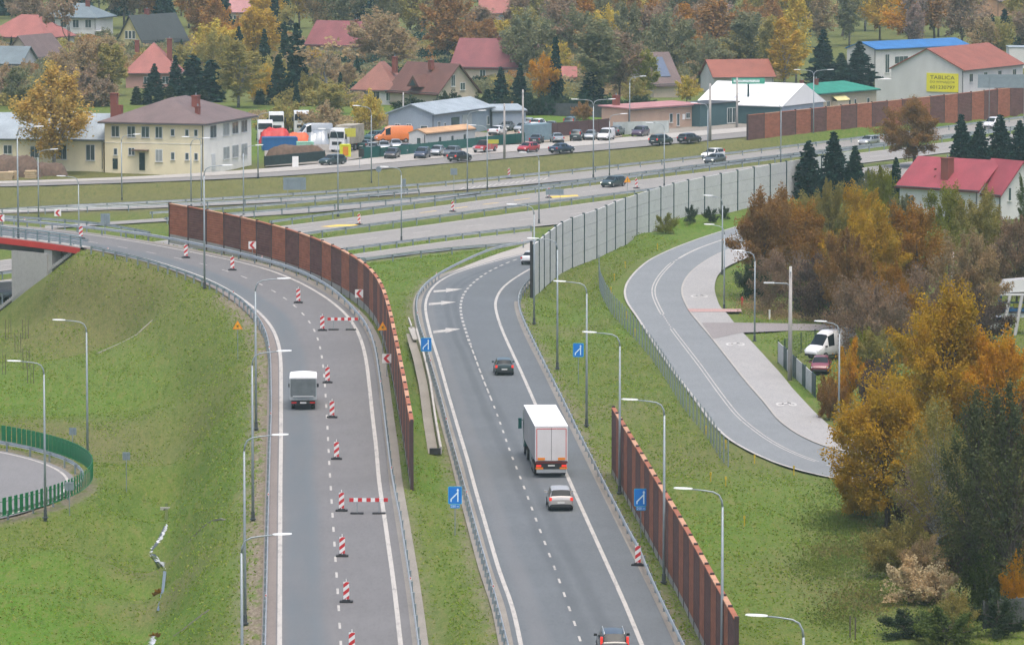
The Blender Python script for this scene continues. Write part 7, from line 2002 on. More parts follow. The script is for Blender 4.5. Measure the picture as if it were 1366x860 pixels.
def quads_mesh(name, C, size, rg, up=0.0, squash=1.0):
    n = len(C)
    a = rg.normal(size=(n, 3)); 
    if up: a[:, 2] *= (1 - up)
    a /= np.linalg.norm(a, axis=1, keepdims=True)
    b = rg.normal(size=(n, 3)); b -= (a * b).sum(1, keepdims=True) * a; b /= np.linalg.norm(b, axis=1, keepdims=True)
    s_ = (size * rg.uniform(.6, 1.35, n))[:, None]
    v = np.stack([C - a * s_ - b * s_ * .55 * squash, C + a * s_ * .25 - b * s_ * .75 * squash, C + a * s_ + b * s_ * .15, C - a * s_ * .2 + b * s_ * .75 * squash], 1).reshape(-1, 3)
    me = bpy.data.meshes.new(name)
    me.vertices.add(4 * n); me.vertices.foreach_set('co', v.ravel().astype(np.float32))
    me.loops.add(4 * n); me.loops.foreach_set('vertex_index', np.arange(4 * n, dtype=np.int32))
    me.polygons.add(n); me.polygons.foreach_set('loop_start', np.arange(0, 4 * n, 4, dtype=np.int32))
    me.update(calc_edges=True)
    me.materials.append(LC['olive'])
    return me
def limbs(mb, H, r0, tips, rg, lean=.03, fork=.25, top=.85, n=7):
    k = 6
    path = [Vector((lean * H * (i / k) ** 1.5 * math.sin(i * 1.1), lean * H * (i / k) * math.cos(i * 1.7), H * top * i / k - (.3 if i == 0 else 0))) for i in range(k + 1)]
    mb.tube(path, [r0 * (1 - .88 * i / k) + .008 for i in range(k + 1)], n)
    for tp in tips:
        tp = Vector(tp); z0_ = clamp(tp.z * rg.uniform(.35, .75), fork * H * .8, H * top * .92)
        f = z0_ / (H * top) * k; i = int(min(k - 1, f)); base = path[i].lerp(path[i + 1], f - i)
        mid = base.lerp(tp, .5) + Vector((0, 0, (tp.z - base.z) * .12)) + Vector(rg.normal(size=3)) * .12
        rr = max(.035, r0 * .5 * (1 - z0_ / H))
        mb.tube([base, mid, tp], [rr, rr * .6, .012], 4, cap=False)
PROTO = {}
def broad(key, H, rx, zc, rz_, nleaf, size, seed, clumps=55, cr=.26, bark=B_DARK, dense=.5, droop=0, r0=.2, twigs=0, point=.3):
    rg = np.random.default_rng(seed)
    cs = []
    lob = rg.normal(size=(9, 3)); lob /= np.linalg.norm(lob, axis=1, keepdims=True); la_ = rg.uniform(-.30, .30, 9)
    def env(p):                    # uneven outline : lobes and hollows
        q = p / max(np.linalg.norm(p), 1e-6)
        return 1 + float((la_ * np.maximum(lob @ q - .35, 0) * 1.7).sum())
    while len(cs) < clumps:
        p = rg.uniform(-1, 1, 3); r = np.linalg.norm(p)
        if r > 1 or rg.random() > (r ** dense): continue
        k = env(p); w = (1 - point * max(p[2], 0)) * (1 - .30 * max(-p[2] - .1, 0))
        cs.append((p[0] * rx * k * w, p[1] * rx * k * w, zc + p[2] * rz_ * (.75 + .25 * k)))
    cs = np.array(cs)
    w = rg.uniform(.35, 1.65, clumps); w /= w.sum()
    cnt = rg.multinomial(nleaf, w)
    L = []
    cen = np.array([0, 0, zc - rz_ * .5])
    for c, q in zip(cs, cnt):
        rad = cr * (rx + rz_) / 2 * rg.uniform(.45, 1.3)
        out = c - cen; out /= np.linalg.norm(out) + 1e-6
        d = rg.normal(size=(q, 3)); d /= np.maximum(np.linalg.norm(d, axis=1, keepdims=True), 1e-6)
        d *= (rg.random((q, 1)) ** .6) * rad
        d = d * .62 + out[None] * (d @ out)[:, None] * .95       # sprays that follow the branch outwards
        if droop: d[:, 2] -= np.abs(rg.normal(size=q)) * droop
        L.append(c + d)
    q = int(nleaf * .16); d = rg.normal(size=(q, 3)); d /= np.linalg.norm(d, axis=1, keepdims=True); d *= (rg.random((q, 1)) ** .5)
    kk = np.array([env(p) for p in d]); wz = (1 - point * np.maximum(d[:, 2], 0))
    L.append(np.stack([d[:, 0] * rx * kk * wz, d[:, 1] * rx * kk * wz, zc + d[:, 2] * rz_], 1) + rg.normal(size=(q, 3)) * .15)
    L = np.concatenate(L)
    L[:, 2] = np.maximum(L[:, 2], .25)
    crown = quads_mesh('crown', L, size, rg, .25)
    mb = MB(); tips = [cs[i] for i in rg.choice(clumps, min(clumps, 26 + twigs), replace=False)]
    limbs(mb, H, r0, tips, rg)
    o = mb.build('trunk', bark, smooth=True, fix=False); tm = o.data; bpy.data.objects.remove(o)
    PROTO[key] = (crown, tm, H, 2 * rx)
def conifer(key, H, w, nleaf, size, seed, z0_=.06, power=.9, gap=0.0, bark=B_CON, r0=.18, per=9):
    rg = np.random.default_rng(seed); L = []; mb = MB()
    mb.tube([(0, 0, -.3), (0, 0, H * .5), (0, 0, H * .98)], [r0, r0 * .6, .01], 7)
    zs = []
    z = z0_ * H
    while z < H * .97:
        zs.append(z); z += H * .042 * rg.uniform(.75, 1.25) * (1 + gap)
    tot = sum((1 - z / H) + .06 for z in zs)
    for z in zs:
        R_ = w / 2 * ((1 - z / H) / (1 - z0_)) ** power + .08
        q = int(nleaf * ((1 - z / H) + .06) / tot)
        nb = max(4, int(per * (.5 + .5 * (1 - z / H))))
        ang0 = rg.uniform(0, 6.28)
        for b in range(nb):
            an = ang0 + 2 * math.pi * b / nb + rg.normal() * .2; ln = R_ * rg.uniform(.65, 1.15)
            m_ = max(3, q // nb); t = rg.random(m_) ** .65 * rg.uniform(.8, 1.1, m_)
            x = np.stack([np.cos(an) * ln * t, np.sin(an) * ln * t, z - .32 * ln * t + .18 * ln * t ** 2], 1)
            x[:, :2] += rg.normal(size=(m_, 2)) * (.10 * ln * (1.15 - t))[:, None] + rg.normal(size=(m_, 2)) * .04
            x[:, 2] += rg.normal(size=m_) * .08 - np.abs(rg.normal(size=m_)) * .14
            L.append(x)
            if gap or b % 2 == 0: mb.tube([(0, 0, z), (math.cos(an) * ln * .9, math.sin(an) * ln * .9, z - .16 * ln)], [max(.015, r0 * .2 * (1 - z / H)), .008], 3, cap=False)
    crown = quads_mesh('crown', np.concatenate(L), size, rg, .35)
    o = mb.build('trunk', bark, smooth=True, fix=False); tm = o.data; bpy.data.objects.remove(o)
    PROTO[key] = (crown, tm, H, w)
def bare(key, H, rx, seed, nleaf=500, bark=B_DARK, size=.16, up=1.0):
    rg = np.random.default_rng(seed); mb = MB(); T = []
    def grow(p, d, ln, r, lev):
        q = p + d * ln; mid = p + d * ln * .5 + Vector(rg.normal(size=3)) * ln * .06
        mb.tube([p, mid, q], [r, r * .8, r * .55], 5 if lev < 2 else 3, cap=False)
        if lev >= 4: T.append(q); T.append(mid); return
        for _ in range(3 if lev < 3 else 4):
            nd = (d + Vector(rg.normal(size=3)) * (.42 if lev else .36)); nd.z = nd.z * .8 + .18 * up; nd.normalize()
            grow(p + d * ln * rg.uniform(.55, 1.0), nd, ln * rg.uniform(.55, .78), max(.012, r * .5), lev + 1)
    grow(Vector((0, 0, -.2)), Vector((0, 0, 1)), H * .36, H * .014, 0)
    o = mb.build('trunk', bark, fix=False); tm = o.data; bpy.data.objects.remove(o)
    T = np.array([tuple(t) for t in T]); C = T[rg.choice(len(T), nleaf)] + rg.normal(size=(nleaf, 3)) * .28
    zz = np.array([v.co.z for v in tm.vertices]).max(); xx = np.abs(np.array([v.co.x for v in tm.vertices])).max()
    PROTO[key] = (quads_mesh('crown', C, size, rg), tm, zz, 2 * xx * .9)
# far kinds (seen from 650 m and more)
broad('round1', 12, 4.6, 7.2, 4.6, 9103, 0.192, 1); broad('round2', 12, 4.2, 7.4, 4.4, 8597, 0.192, 2, clumps=42, cr=0.29); broad('round3', 11, 5.2, 6.2, 4.8, 9103, 0.192, 8, clumps=48, cr=0.28)
broad('tall1', 16, 3.3, 9.4, 6.6, 9103, 0.181, 3, clumps=60, cr=0.24, point=.55); broad('tall2', 17, 2.7, 10, 7.0, 8597, 0.181, 4, clumps=60, cr=0.22, bark=B_BIRCH, point=.55)
broad('birch1', 14, 3.6, 8.2, 5.6, 10620, 0.143, 5, clumps=60, cr=0.25, bark=B_BIRCH, droop=.7, point=.55)
broad('hedge1', 5, 3.6, 2.6, 2.5, 6574, 0.170, 6, clumps=40, cr=0.32, r0=.08)
conifer('spruce1', 15, 6.0, 3600, .34, 7); conifer('spruce2', 14, 4.6, 3200, .32, 17, power=.75); conifer('column1', 9, 2.2, 2200, .26, 27, .02, .45)
bare('bare1', 13, 4, 31, 380, B_BIRCH, .22); bare('bare2', 13, 4, 32, 900, B_DARK, .22)
# nearer kinds (380 - 600 m)
broad('oak1', 11, 4.6, 6.4, 4.5, 27816, 0.106, 41, clumps=75, cr=0.25, r0=.22); broad('oak2', 12, 4.0, 7.0, 4.9, 26551, 0.106, 42, clumps=60, cr=0.28, r0=.22); broad('oak3', 10, 4.8, 5.6, 4.2, 26551, 0.106, 43, clumps=90, cr=0.21, r0=.2)
broad('gold1', 14, 4.8, 8.0, 5.6, 40460, 0.091, 44, clumps=90, cr=0.22, dense=.35, r0=.26, twigs=14, point=.55); broad('gold2', 10, 4.4, 5.6, 4.4, 32873, 0.085, 45, clumps=80, cr=0.24, dense=.4, r0=.22, twigs=14, point=.55)
broad('airy1', 13, 3.2, 7.6, 5.0, 13149, 0.069, 46, clumps=80, cr=0.25, bark=B_BIRCH, droop=.3, r0=.16, twigs=40, point=.55)
broad('thicket1', 5.5, 4.0, 2.7, 2.6, 18965, 0.080, 47, clumps=60, cr=0.28, r0=.07, twigs=20); broad('thicket2', 4.5, 3.2, 2.2, 2.1, 15172, 0.080, 48, clumps=50, cr=0.29, r0=.06, twigs=20)
broad('pine1', 9, 2.6, 5.8, 3.0, 16436, 0.091, 49, clumps=46, cr=0.29, r0=.18, bark=B_CON)
conifer('spruceN', 12, 4.6, 9000, .19, 50, .05, .85); conifer('larch1', 19, 6.6, 9000, .15, 51, .14, .7, .0, B_CON, .24, 8); conifer('larch2', 18, 6.0, 8000, .15, 52, .18, .7, .0, B_CON, .22, 8)
broad('dusky1', 18, 3.4, 9.4, 8.2, 10500, .095, 61, clumps=130, cr=0.15, bark=B_CON, droop=.5, r0=.22, twigs=60, dense=.2, point=.55)
broad('shrub1', 2.6, 1.7, 1.2, 1.2, 5563, 0.069, 53, clumps=26, cr=0.37, r0=.05)
bare('bareN', 9, 4, 54, 1600, B_DARK, .12); bare('bushbare', 4.5, 3, 55, 2200, B_DARK, .11)
TREES = []
def plant(key, col, px, ytop, ybase, width, label, cat='tree', group=None, name=None, z=None, xy=None, rot=None):
    """px: trunk column; ytop, ybase: rows of the photo; width in photo pixels"""
    crown, tm, H, W = PROTO[key]; col = far_col(key, col)
    if xy is None:
        p = at(px, ybase, 0.0 if z is None else z)
    else: p = Vector(xy)
    p.z = gz(p.x, p.y)
    k = ppm(p)
    if z is None and xy is None:
        p = at(px, ybase, p.z); p.z = gz(p.x, p.y)
    h = (ybase - ytop) / k; sz = h / H; sx = (width / k) / W
    t = bpy.data.objects.new(name or ('shrub' if h < 4 else 'tree'), None); COL.objects.link(t)
    t.location = p; t.scale = (sx, sx, sz); t.rotation_euler = (0, 0, random.uniform(0, 6.28) if rot is None else rot)
    for nm, me, m in (('trunk', tm, None), ('crown', crown, LC[col])):
        o = bpy.data.objects.new(nm, me); COL.objects.link(o); o.parent = t
        if m is not None:
            o.material_slots[0].link = 'OBJECT'; o.material_slots[0].material = m
    tag(t, label, cat, group)
    TREES.append(t)
    return t
# ---- right-hand wood, nearest trees
plant('gold2', 'gold', 1184, 520, 706, 165, 'golden yellow tree on the grass edge right of the local road, trunk bare below')
plant('gold1', 'gold', 1262, 376, 640, 160, 'large golden-orange tree rising above the yellow one on the right')
plant('airy1', 'olive', 1251, 520, 768, 112, 'thin olive birch with a pale forked trunk behind the straw coloured grass')
plant('dusky1', 'larch', 1299, 492, 812, 116, 'left of two tall dark thin-branched conifers at the right edge')
plant('dusky1', 'larch', 1344, 480, 826, 124, 'right of two tall dark thin-branched conifers at the right edge')
plant('shrub1', 'amber', 1134, 457, 545, 52, 'bright orange bush beside the lamp at the lower end of the cycle path', 'bush', None, 'bush')
plant('thicket2', 'dusk', 1172, 480, 560, 80, 'dark leafless-looking thicket right of the bright orange bush', 'bush', None, 'bush')
plant('thicket1', 'dusk', 1340, 520, 640, 110, 'dark thicket behind the two dark conifers', 'bush', None, 'bush')
plant('oak2', 'amber', 1340, 440, 640, 95, 'orange tree at the right edge between the lifting machine and the dark conifers')
plant('thicket1', 'green', 1290, 560, 720, 95, 'dull green undergrowth right of the thin olive birch', 'bush', None, 'bush')
plant('thicket2', 'olive', 1205, 690, 770, 90, 'olive brown undergrowth at the foot of the golden yellow tree', 'bush', None, 'bush')
plant('thicket2', 'amber', 1352, 735, 830, 40, 'small orange bush among the dark conifers at the right edge', 'bush', None, 'bush')
plant('shrub1', 'straw', 1212, 748, 806, 78, 'straw coloured tall grass clump left of the dead stalks', 'grass clump', None, 'grass_clump')
plant('shrub1', 'straw', 1248, 764, 808, 74, 'straw coloured tall grass clump nearest the dark conifers', 'grass clump', None, 'grass_clump')
plant('shrub1', 'bush', 1205, 815, 850, 80, 'dark green low bush at the bottom right', 'bush', None, 'bush')
plant('shrub1', 'green', 1262, 810, 862, 90, 'fresh green low bush between the straw grass and the grey fence', 'bush', None, 'bush')
plant('shrub1', 'bush', 1330, 790, 850, 70, 'dark bush in front of the grey board fence', 'bush', None, 'bush')
plant('thicket2', 'rust', 1105, 500, 560, 40, 'small russet bush at the edge of the verge below the bright orange bush', 'bush', None, 'bush')
plant('thicket1', 'brown', 1165, 365, 480, 105, 'red-brown thicket above the tall white van', 'bush', None, 'bush')
plant('thicket2', 'green', 1085, 362, 418, 75, 'grey-green rounded bush right of the thick concrete pole', 'bush', None, 'bush')
plant('thicket2', 'bush', 1005, 345, 400, 50, 'dark green bush under the brown oak behind the cycle path', 'bush', None, 'bush')
# ---- the orange wood on the right, row by row
rows_ = [
 ('oak1','rust',1018,262,396,96,'brownish orange oak overhanging the cycle path at the left end of the wood'), ('oak2','orange',1072,268,392,88,'orange oak second from the left in the front row of the wood'),
 ('oak3','olive',1105,232,372,62,'olive yellow tree behind the orange oak, right of the concrete barrier end'), ('oak1','gold',1166,280,428,92,'golden oak in the middle of the orange wood'),
 ('oak2','orange',1222,268,415,88,'strong orange oak left of the crimson roofed house wing'), ('oak3','lime',1172,216,352,66,'yellow-green tree in front of the crimson roof, left part'),
 ('oak2','lime',1266,246,372,64,'round yellow-green tree in front of the crimson roof'), ('oak1','olive',1312,262,400,86,'olive brown tree below the white gable wing'),
 ('oak3','brown',1356,284,420,84,'brown tree at the right edge below the white gable wing'), ('oak2','green',1372,226,340,30,'green tree at the right edge beside the white gable'),
 ('thicket1','brown',1060,330,418,96,'brown undergrowth below the orange oak second from the left'), ('thicket1','dusk',1118,335,430,100,'dark brown undergrowth in the middle of the wood'),
 ('oak3','rust',1128,300,440,84,'russet oak left of the golden oak'), ('thicket1','brown',1228,352,452,110,'brown undergrowth around the bare concrete pole'),
 ('oak1','tan',1292,318,462,90,'tan tree behind the large golden-orange tree'), ('thicket1','dusk',1296,380,468,80,'dusky undergrowth left of the lifting machine'),
 ('oak3','greygreen',1205,255,372,60,'grey-green tree between the golden oak and the crimson roof'), ('oak2','gold',1145,243,366,66,'golden tree behind the russet oak'),
 ('thicket2','olive',1175,440,505,75,'olive bush left of the large golden-orange tree'), ('oak3','orange',1190,345,470,78,'small orange oak in front of the golden oak'),
 ('oak1','rust',1040,255,378,70,'rusty tree between the two leftmost oaks'),('oak2','olive',1085,255,365,58,'olive tree behind the leftmost orange oaks'),
]
for k, c, px, yt, yb, w, lb in rows_: plant(k, c, px, yt, yb, w, lb, 'bush' if 'undergrowth' in lb or 'bush' in lb else 'tree', None, 'bush' if 'undergrowth' in lb or 'bush' in lb else None)
for (k, c, px, yt, yb, w, lb) in [
 ('thicket1','dusk',1225,585,700,95,'dusky undergrowth between the golden yellow tree and the thin olive birch'), ('thicket1','brown',1300,600,716,100,'brown undergrowth behind the left dark conifer'), ('thicket1','olive',1352,600,735,100,'olive undergrowth behind the right dark conifer'),
 ('thicket2','dusk',1285,680,765,80,'dark undergrowth at the foot of the left dark conifer'), ('thicket2','tan',1232,715,778,60,'tan dead stalks just behind the straw coloured grass'), ('thicket2','green',1320,735,815,80,'green undergrowth between the two dark conifers'),
 ('thicket1','brown',1205,505,600,85,'brown thicket above the golden yellow tree'), ('oak3','amber',1318,455,600,80,'amber tree left of the orange tree at the right edge'), ('oak1','orange',1250,420,560,80,'orange oak half hidden by the large golden-orange tree'),
 ('thicket2','lime',1160,440,500,60,'yellow-green bush above the bright orange bush'), ('thicket1','mauve',1252,590,720,80,'grey-mauve twigs left of the thin olive birch'), ('thicket2','gold',1150,600,690,70,'golden foliage low at the left side of the golden yellow tree'),
 ('thicket2','dusk',1366,640,760,70,'dark thicket cut by the right edge below the lamp'), ('thicket2','olive',1270,790,850,70,'olive weeds left of the grey board fence'), ('thicket2','tan',1140,360,415,60,'tan undergrowth right of the grey-green rounded bush')]:
    plant(k, c, px, yt, yb, w, lb, 'tree' if 'oak' in k else 'bush', None, None if 'oak' in k else 'bush')
plant('spruceN', 'spruce', 1078, 183, 264, 56, 'dark spruce leftmost of three beside the concrete barrier end')
plant('spruceN', 'spruce', 1112, 170, 270, 62, 'tallest of three dark spruces beside the concrete barrier end')
plant('spruceN', 'spruce2', 1140, 190, 264, 46, 'smaller dark spruce rightmost of three beside the concrete barrier end')
plant('gold1', 'rust', 1220, 127, 224, 102, 'big rust orange tree in front of the far striped noise wall')
for px, yt, yb, w, lb in [(1282, 145, 228, 48, 'spruce leftmost of the row behind the crimson roof'), (1306, 158, 230, 50, 'second spruce from the left behind the crimson roof'), (1334, 148, 232, 56, 'third spruce from the left behind the crimson roof'), (1360, 156, 234, 52, 'spruce at the right edge behind the crimson roof')]:
    plant('spruceN', 'spruce', px, yt, yb, w, lb, 'tree', 'spruces behind the crimson roof')
plant('pine1', 'pine', 1263, 220, 286, 50, 'dark pine standing right in front of the crimson roof')
plant('oak3', 'greygreen', 1160, 222, 300, 50, 'grey-green tree left of the crimson roof')
plant('spruceN', 'spruce2', 1195, 205, 285, 34, 'dark spruce at the left end of the crimson roof')
# small bushes on the bank of the concrete barrier
plant('shrub1', 'lime', 888, 286, 312, 34, 'yellow-green bush with red tips against the concrete barrier', 'bush', None, 'bush')
plant('shrub1', 'bush', 921, 281, 304, 18, 'small dark bush against the concrete barrier', 'bush', None, 'bush')
plant('shrub1', 'bush', 948, 277, 298, 22, 'dark bush against the concrete barrier, left of its right end', 'bush', None, 'bush')
plant('shrub1', 'bush', 967, 276, 294, 14, 'smallest dark bush against the concrete barrier', 'bush', None, 'bush')
for i_, (px, py, w) in enumerate([(216, 772, 10), (211, 778, 8), (213, 795, 13), (207, 800, 9), (205, 828, 12), (211, 831, 9)]):
    plant('shrub1', 'rust' if i_ % 2 else 'orange', px, py - 5, py + 3, w, 'patch of orange-brown reeds in the ditch', 'reeds', 'reeds in the ditch', 'reeds')
# ---- far trees with a look of their own
FAR = [
 ('birch1','birchgold',72,80,236,100,'golden birch in front of the low cream workshop at the left'), ('bare2','brown',92,-5,100,62,'bare dark-limbed tree in front of the white villa, top left'),
 ('round2','greygreen',24,92,145,52,'dull green tree at the left edge behind the workshop'), ('round1','tan',112,48,128,66,'tan brown tree left of the salmon roof'), ('round2','olive',150,62,128,62,'olive tree in front of the salmon roof'),
 ('round3','brown',45,-8,45,78,'brown tree crown behind the coral roof, top left'), ('spruce1','spruce',206,84,128,36,'dark spruce in front of the salmon roof, left one'), ('spruce1','spruce',234,73,128,34,'taller dark spruce in front of the salmon roof'),
 ('round1','yellow',286,28,102,74,'broad yellow-green tree right of the salmon roof'), ('round2','gold',352,16,84,62,'yellow tree right of the broad yellow-green one'), ('tall2','olive',318,58,144,58,'olive birch with a pale trunk behind the cream house'),
 ('column1','spruce',258,72,136,40,'dark evergreen left of the olive birch'), ('column1','spruce',282,78,136,36,'dark evergreen just left of the olive birch trunk'), ('spruce2','spruce',396,26,140,44,'tall dark narrow conifer left of the bare birch'),
 ('spruce2','spruce2',372,70,140,36,'dark conifer next to the tall narrow one'), ('bare1','tan',436,52,140,74,'bare birch with white limbs left of the rust brown roof'), ('round3','olive',440,112,152,66,'low yellow-olive scrub below the bare birch'),
 ('round1','tan',508,12,92,72,'tan tree behind the rose red roofs'), ('tall2','tan',530,40,100,52,'pale-stemmed birch above the rust brown roof'), ('round2','rust',598,-4,88,78,'rusty orange tree crown above the red roof, centre'), ('tall1','brown',640,8,74,60,'brown tree under the faded pink roof'),
 ('round2','yellow',672,30,80,38,'yellow tree right of the red tile roof'), ('spruce1','spruce',668,88,150,38,'dark spruce right of the broad cream gable'), ('spruce1','spruce',694,84,150,38,'dark spruce behind the plain pole'), ('round1','amber',724,72,140,42,'small bright orange tree among dark conifers'),
 ('spruce2','spruce',741,46,140,28,'slim dark spruce right of the small bright orange tree'), ('spruce2','spruce',790,84,140,44,'dark rounded conifer left of the big grey-green tree'), ('round1','greygreen',704,14,110,78,'olive grey tree above the small bright orange tree'),
 ('tall1','greygreen',800,24,140,80,'big grey-green tree in the middle of the far wood'), ('tall1','brown',826,40,138,56,'grey-brown tree beside the big grey-green one'), ('tall1','lime',862,66,138,40,'yellow-green slender tree left of the solar roof'), ('round1','greygreen',890,14,110,76,'broad grey-green tree above the solar roof'),
 ('round2','yellow',916,104,142,34,'yellow bush behind the peach building'), ('round1','greygreen',940,46,120,64,'round grey-green tree right of the solar roof'), ('round2','orange',775,-2,80,70,'orange tree crown high in the middle of the far wood'), ('round2','rust',950,4,90,84,'russet tree crown above the red-orange roof'),
 ('tall1','greygreen',1000,14,106,66,'grey-green tall tree above the green totem'), ('tall2','gold',1046,28,122,46,'tall golden poplar left of the big dark spruces'), ('tall2','yellow',1062,-2,112,44,'tall yellow poplar behind the golden one'), ('tall1','olive',1030,20,110,50,'olive tree left of the golden poplar'),
 ('spruce1','spruce',1098,38,116,56,'big dark spruce by the green roof, left one'), ('spruce1','spruce',1146,54,116,60,'big dark spruce by the green roof, right one'), ('spruce1','spruce2',1122,70,116,50,'lower dark spruce between the two big ones'),
 ('round3','bush',852,128,150,50,'dark green bush behind the peach building chimney'), ('round2','olive',848,106,148,40,'olive bush left of the peach building chimney'), ('hedge1','rust',682,142,170,30,'russet bush before the garden fence of the lawn'),
 ('hedge1','rust',778,138,160,26,'reddish bush at the garden fence left of the double-armed lamp'), ('spruce2','spruce',650,118,150,26,'small dark spruce against the broad cream gable'), ('hedge1','bush',600,124,148,40,'dark shrubs below the broad cream gable','bush'),
 ('hedge1','bush',548,132,152,50,'dark shrubs behind the blue-grey warehouse','bush'), ('hedge1','yellow',492,128,172,44,'yellowish scrub left of the blue-grey warehouse','bush'), ('round2','amber',1212,-8,60,60,'orange crown in the tall wood above the blue roof'), ('hedge1','straw',60,125,145,60,'brown dry hedge behind the workshop','bush'), ('hedge1','tan',132,118,142,50,'brown hedge left of the brick stack','bush'),
 ('hedge1','olive',383,140,176,60,'scrub behind the white trucks in the yard','bush'), ('hedge1','tan',432,142,180,60,'tan scrub right of the white trucks','bush'),
]
for e in FAR:
    k, c, px, yt, yb, w, lb = e[:7]
    plant(k, c, px, yt, yb, w, lb, 'bush' if len(e) > 7 else 'tree', None, 'bush' if len(e) > 7 else None)
for i in range(14):
    px = 182 + i * 15 + (60 if i > 6 else 0); plant('column1', 'spruce' if i % 3 else 'bush', px, 117 + random.uniform(-4, 3), 140, 17, 'clipped dark evergreen in the hedge row behind the cream house', 'hedge', 'evergreen hedge behind the cream house', 'hedge_shrub')
for i in range(16):
    px = 640 + i * 12.5; plant('hedge1', 'spruce2' if i % 3 else 'bush', px, 132 + random.uniform(-6, 4), 154, 26, 'dark shrub in the hedge along the garden fence of the lawn', 'hedge', 'hedge behind the lawn', 'hedge_shrub')
for px, yt in [(1322, 17), (1340, 10), (1308, 24), (1362, 22)]:
    plant('spruce2', 'spruce', px, yt, yt + 46, 26, 'dark spruce in the short row above the terracotta roof at the right', 'tree', 'spruces above the terracotta roof')
# ---- the dense far wood : colours follow what each stretch shows
zones = [(-40, 60, ['brown','greygreen','tan','spruce']), (60, 240, ['tan','brown','greygreen','rust','spruce']), (240, 330, ['rust','orange','olive','spruce']), (330, 420, ['gold','olive','spruce','spruce2']),
         (420, 520, ['spruce','greygreen','spruce2','tan']), (520, 680, ['tan','rust','brown','olive']), (680, 770, ['olive','greygreen','yellow','brown']), (770, 860, ['rust','greygreen','olive','yellow']),
         (860, 960, ['greygreen','rust','orange','brown']), (960, 1060, ['greygreen','olive','rust','mauve']), (1060, 1180, ['olive','gold','tan','greygreen']), (1180, 1300, ['mauve','brown','rust','olive','tan']), (1300, 1410, ['spruce','brown','tan','olive'])]
def zone_of(px):
    for a, b, cs in zones:
        if a <= px < b: return cs
    return zones[-1][2]
CN = {'brown': 'brown', 'greygreen': 'grey-green', 'tan': 'tan', 'spruce': 'dark', 'spruce2': 'dark', 'rust': 'russet', 'orange': 'orange', 'olive': 'olive', 'gold': 'golden', 'yellow': 'yellow', 'mauve': 'bare mauve-brown', 'green': 'green'}
def part_of(px): return 'left part' if px < 455 else ('middle part' if px < 910 else 'right part')
HOUSES = [(40,50,60),(110,55,70),(30,90,60),(205,65,50),(205,112,55),(445,75,50),(655,106,60),(318,30,22),(660,30,30),(890,128,32),(990,122,50),(1235,100,85),(1335,28,40)]
rgf = random.Random(5); MASS = []
nfar = 0
for yb, stepx, hh in [(136, 30, 5.5), (124, 30, 6.5), (112, 40, 10), (92, 34, 13), (74, 33, 14), (57, 33, 15.5), (42, 31, 16), (27, 22, 17), (13, 21, 17.5), (0, 20, 18), (-14, 20, 19), (-28, 22, 20)]:
    px = -20 + rgf.uniform(0, stepx)
    while px < 1390:
        y = yb + rgf.uniform(-7, 7); x = px + rgf.uniform(-9, 9); px += stepx * rgf.uniform(.75, 1.25)
        if yb > 115 and (x > 470 or 135 < x < 345): continue
        if yb > 60 and (x < 1180 and (x > 1040 or (x > 500 and x < 590)) or (830 < x < 950 and yb > 100)): continue
        if yb > 85 and x > 1160: continue
        p = at(x, y, 0); k = ppm(p)
        h = hh * rgf.uniform(.72, 1.12)
        bad = False
        for (hx, hy, hw) in HOUSES:
            # keep the houses themselves and the view of them open
            if abs(x - hx) < hw and hy - 14 < y < hy + 6: bad = True
            if abs(x - hx) < hw * .9 and hy + 6 <= y < hy + 75 and y - h * k < hy - 6: h = max(3.5, (y - hy + 2) / k); 
        if bad: continue
        c = rgf.choice(zone_of(x))
        if c.startswith('spruce'): kk = rgf.choice(['spruce1', 'spruce2'])
        elif c == 'mauve': kk = rgf.choice(['bare2', 'tall1'])
        elif h < 6: kk = 'hedge1'
        else: kk = rgf.choice(['round1', 'round2', 'tall1', 'tall2', 'tall1', 'birch1', 'tall2', 'bare2' if rgf.random() < .5 else 'tall1'])
        wd = {'spruce1': .42, 'spruce2': .36, 'tall1': .50, 'tall2': .44, 'birch1': .52, 'hedge1': 1.3}.get(kk, .72) * h * rgf.uniform(.85, 1.2)
        if yb <= 27:
            MASS.append((kk, c, p, h, wd)); continue
        plant(kk, c, x, y - h * k, y, wd * k, '%s %s tree in the crowded %s of the far wood' % (CN[c], 'conifer' if 0 else ('needle' if c.startswith('spruce') else 'autumn'), part_of(x)), 'tree', '%s %s trees in the %s of the far wood' % (CN[c], 'needle' if c.startswith('spruce') else 'autumn', part_of(x)))
        nfar += 1
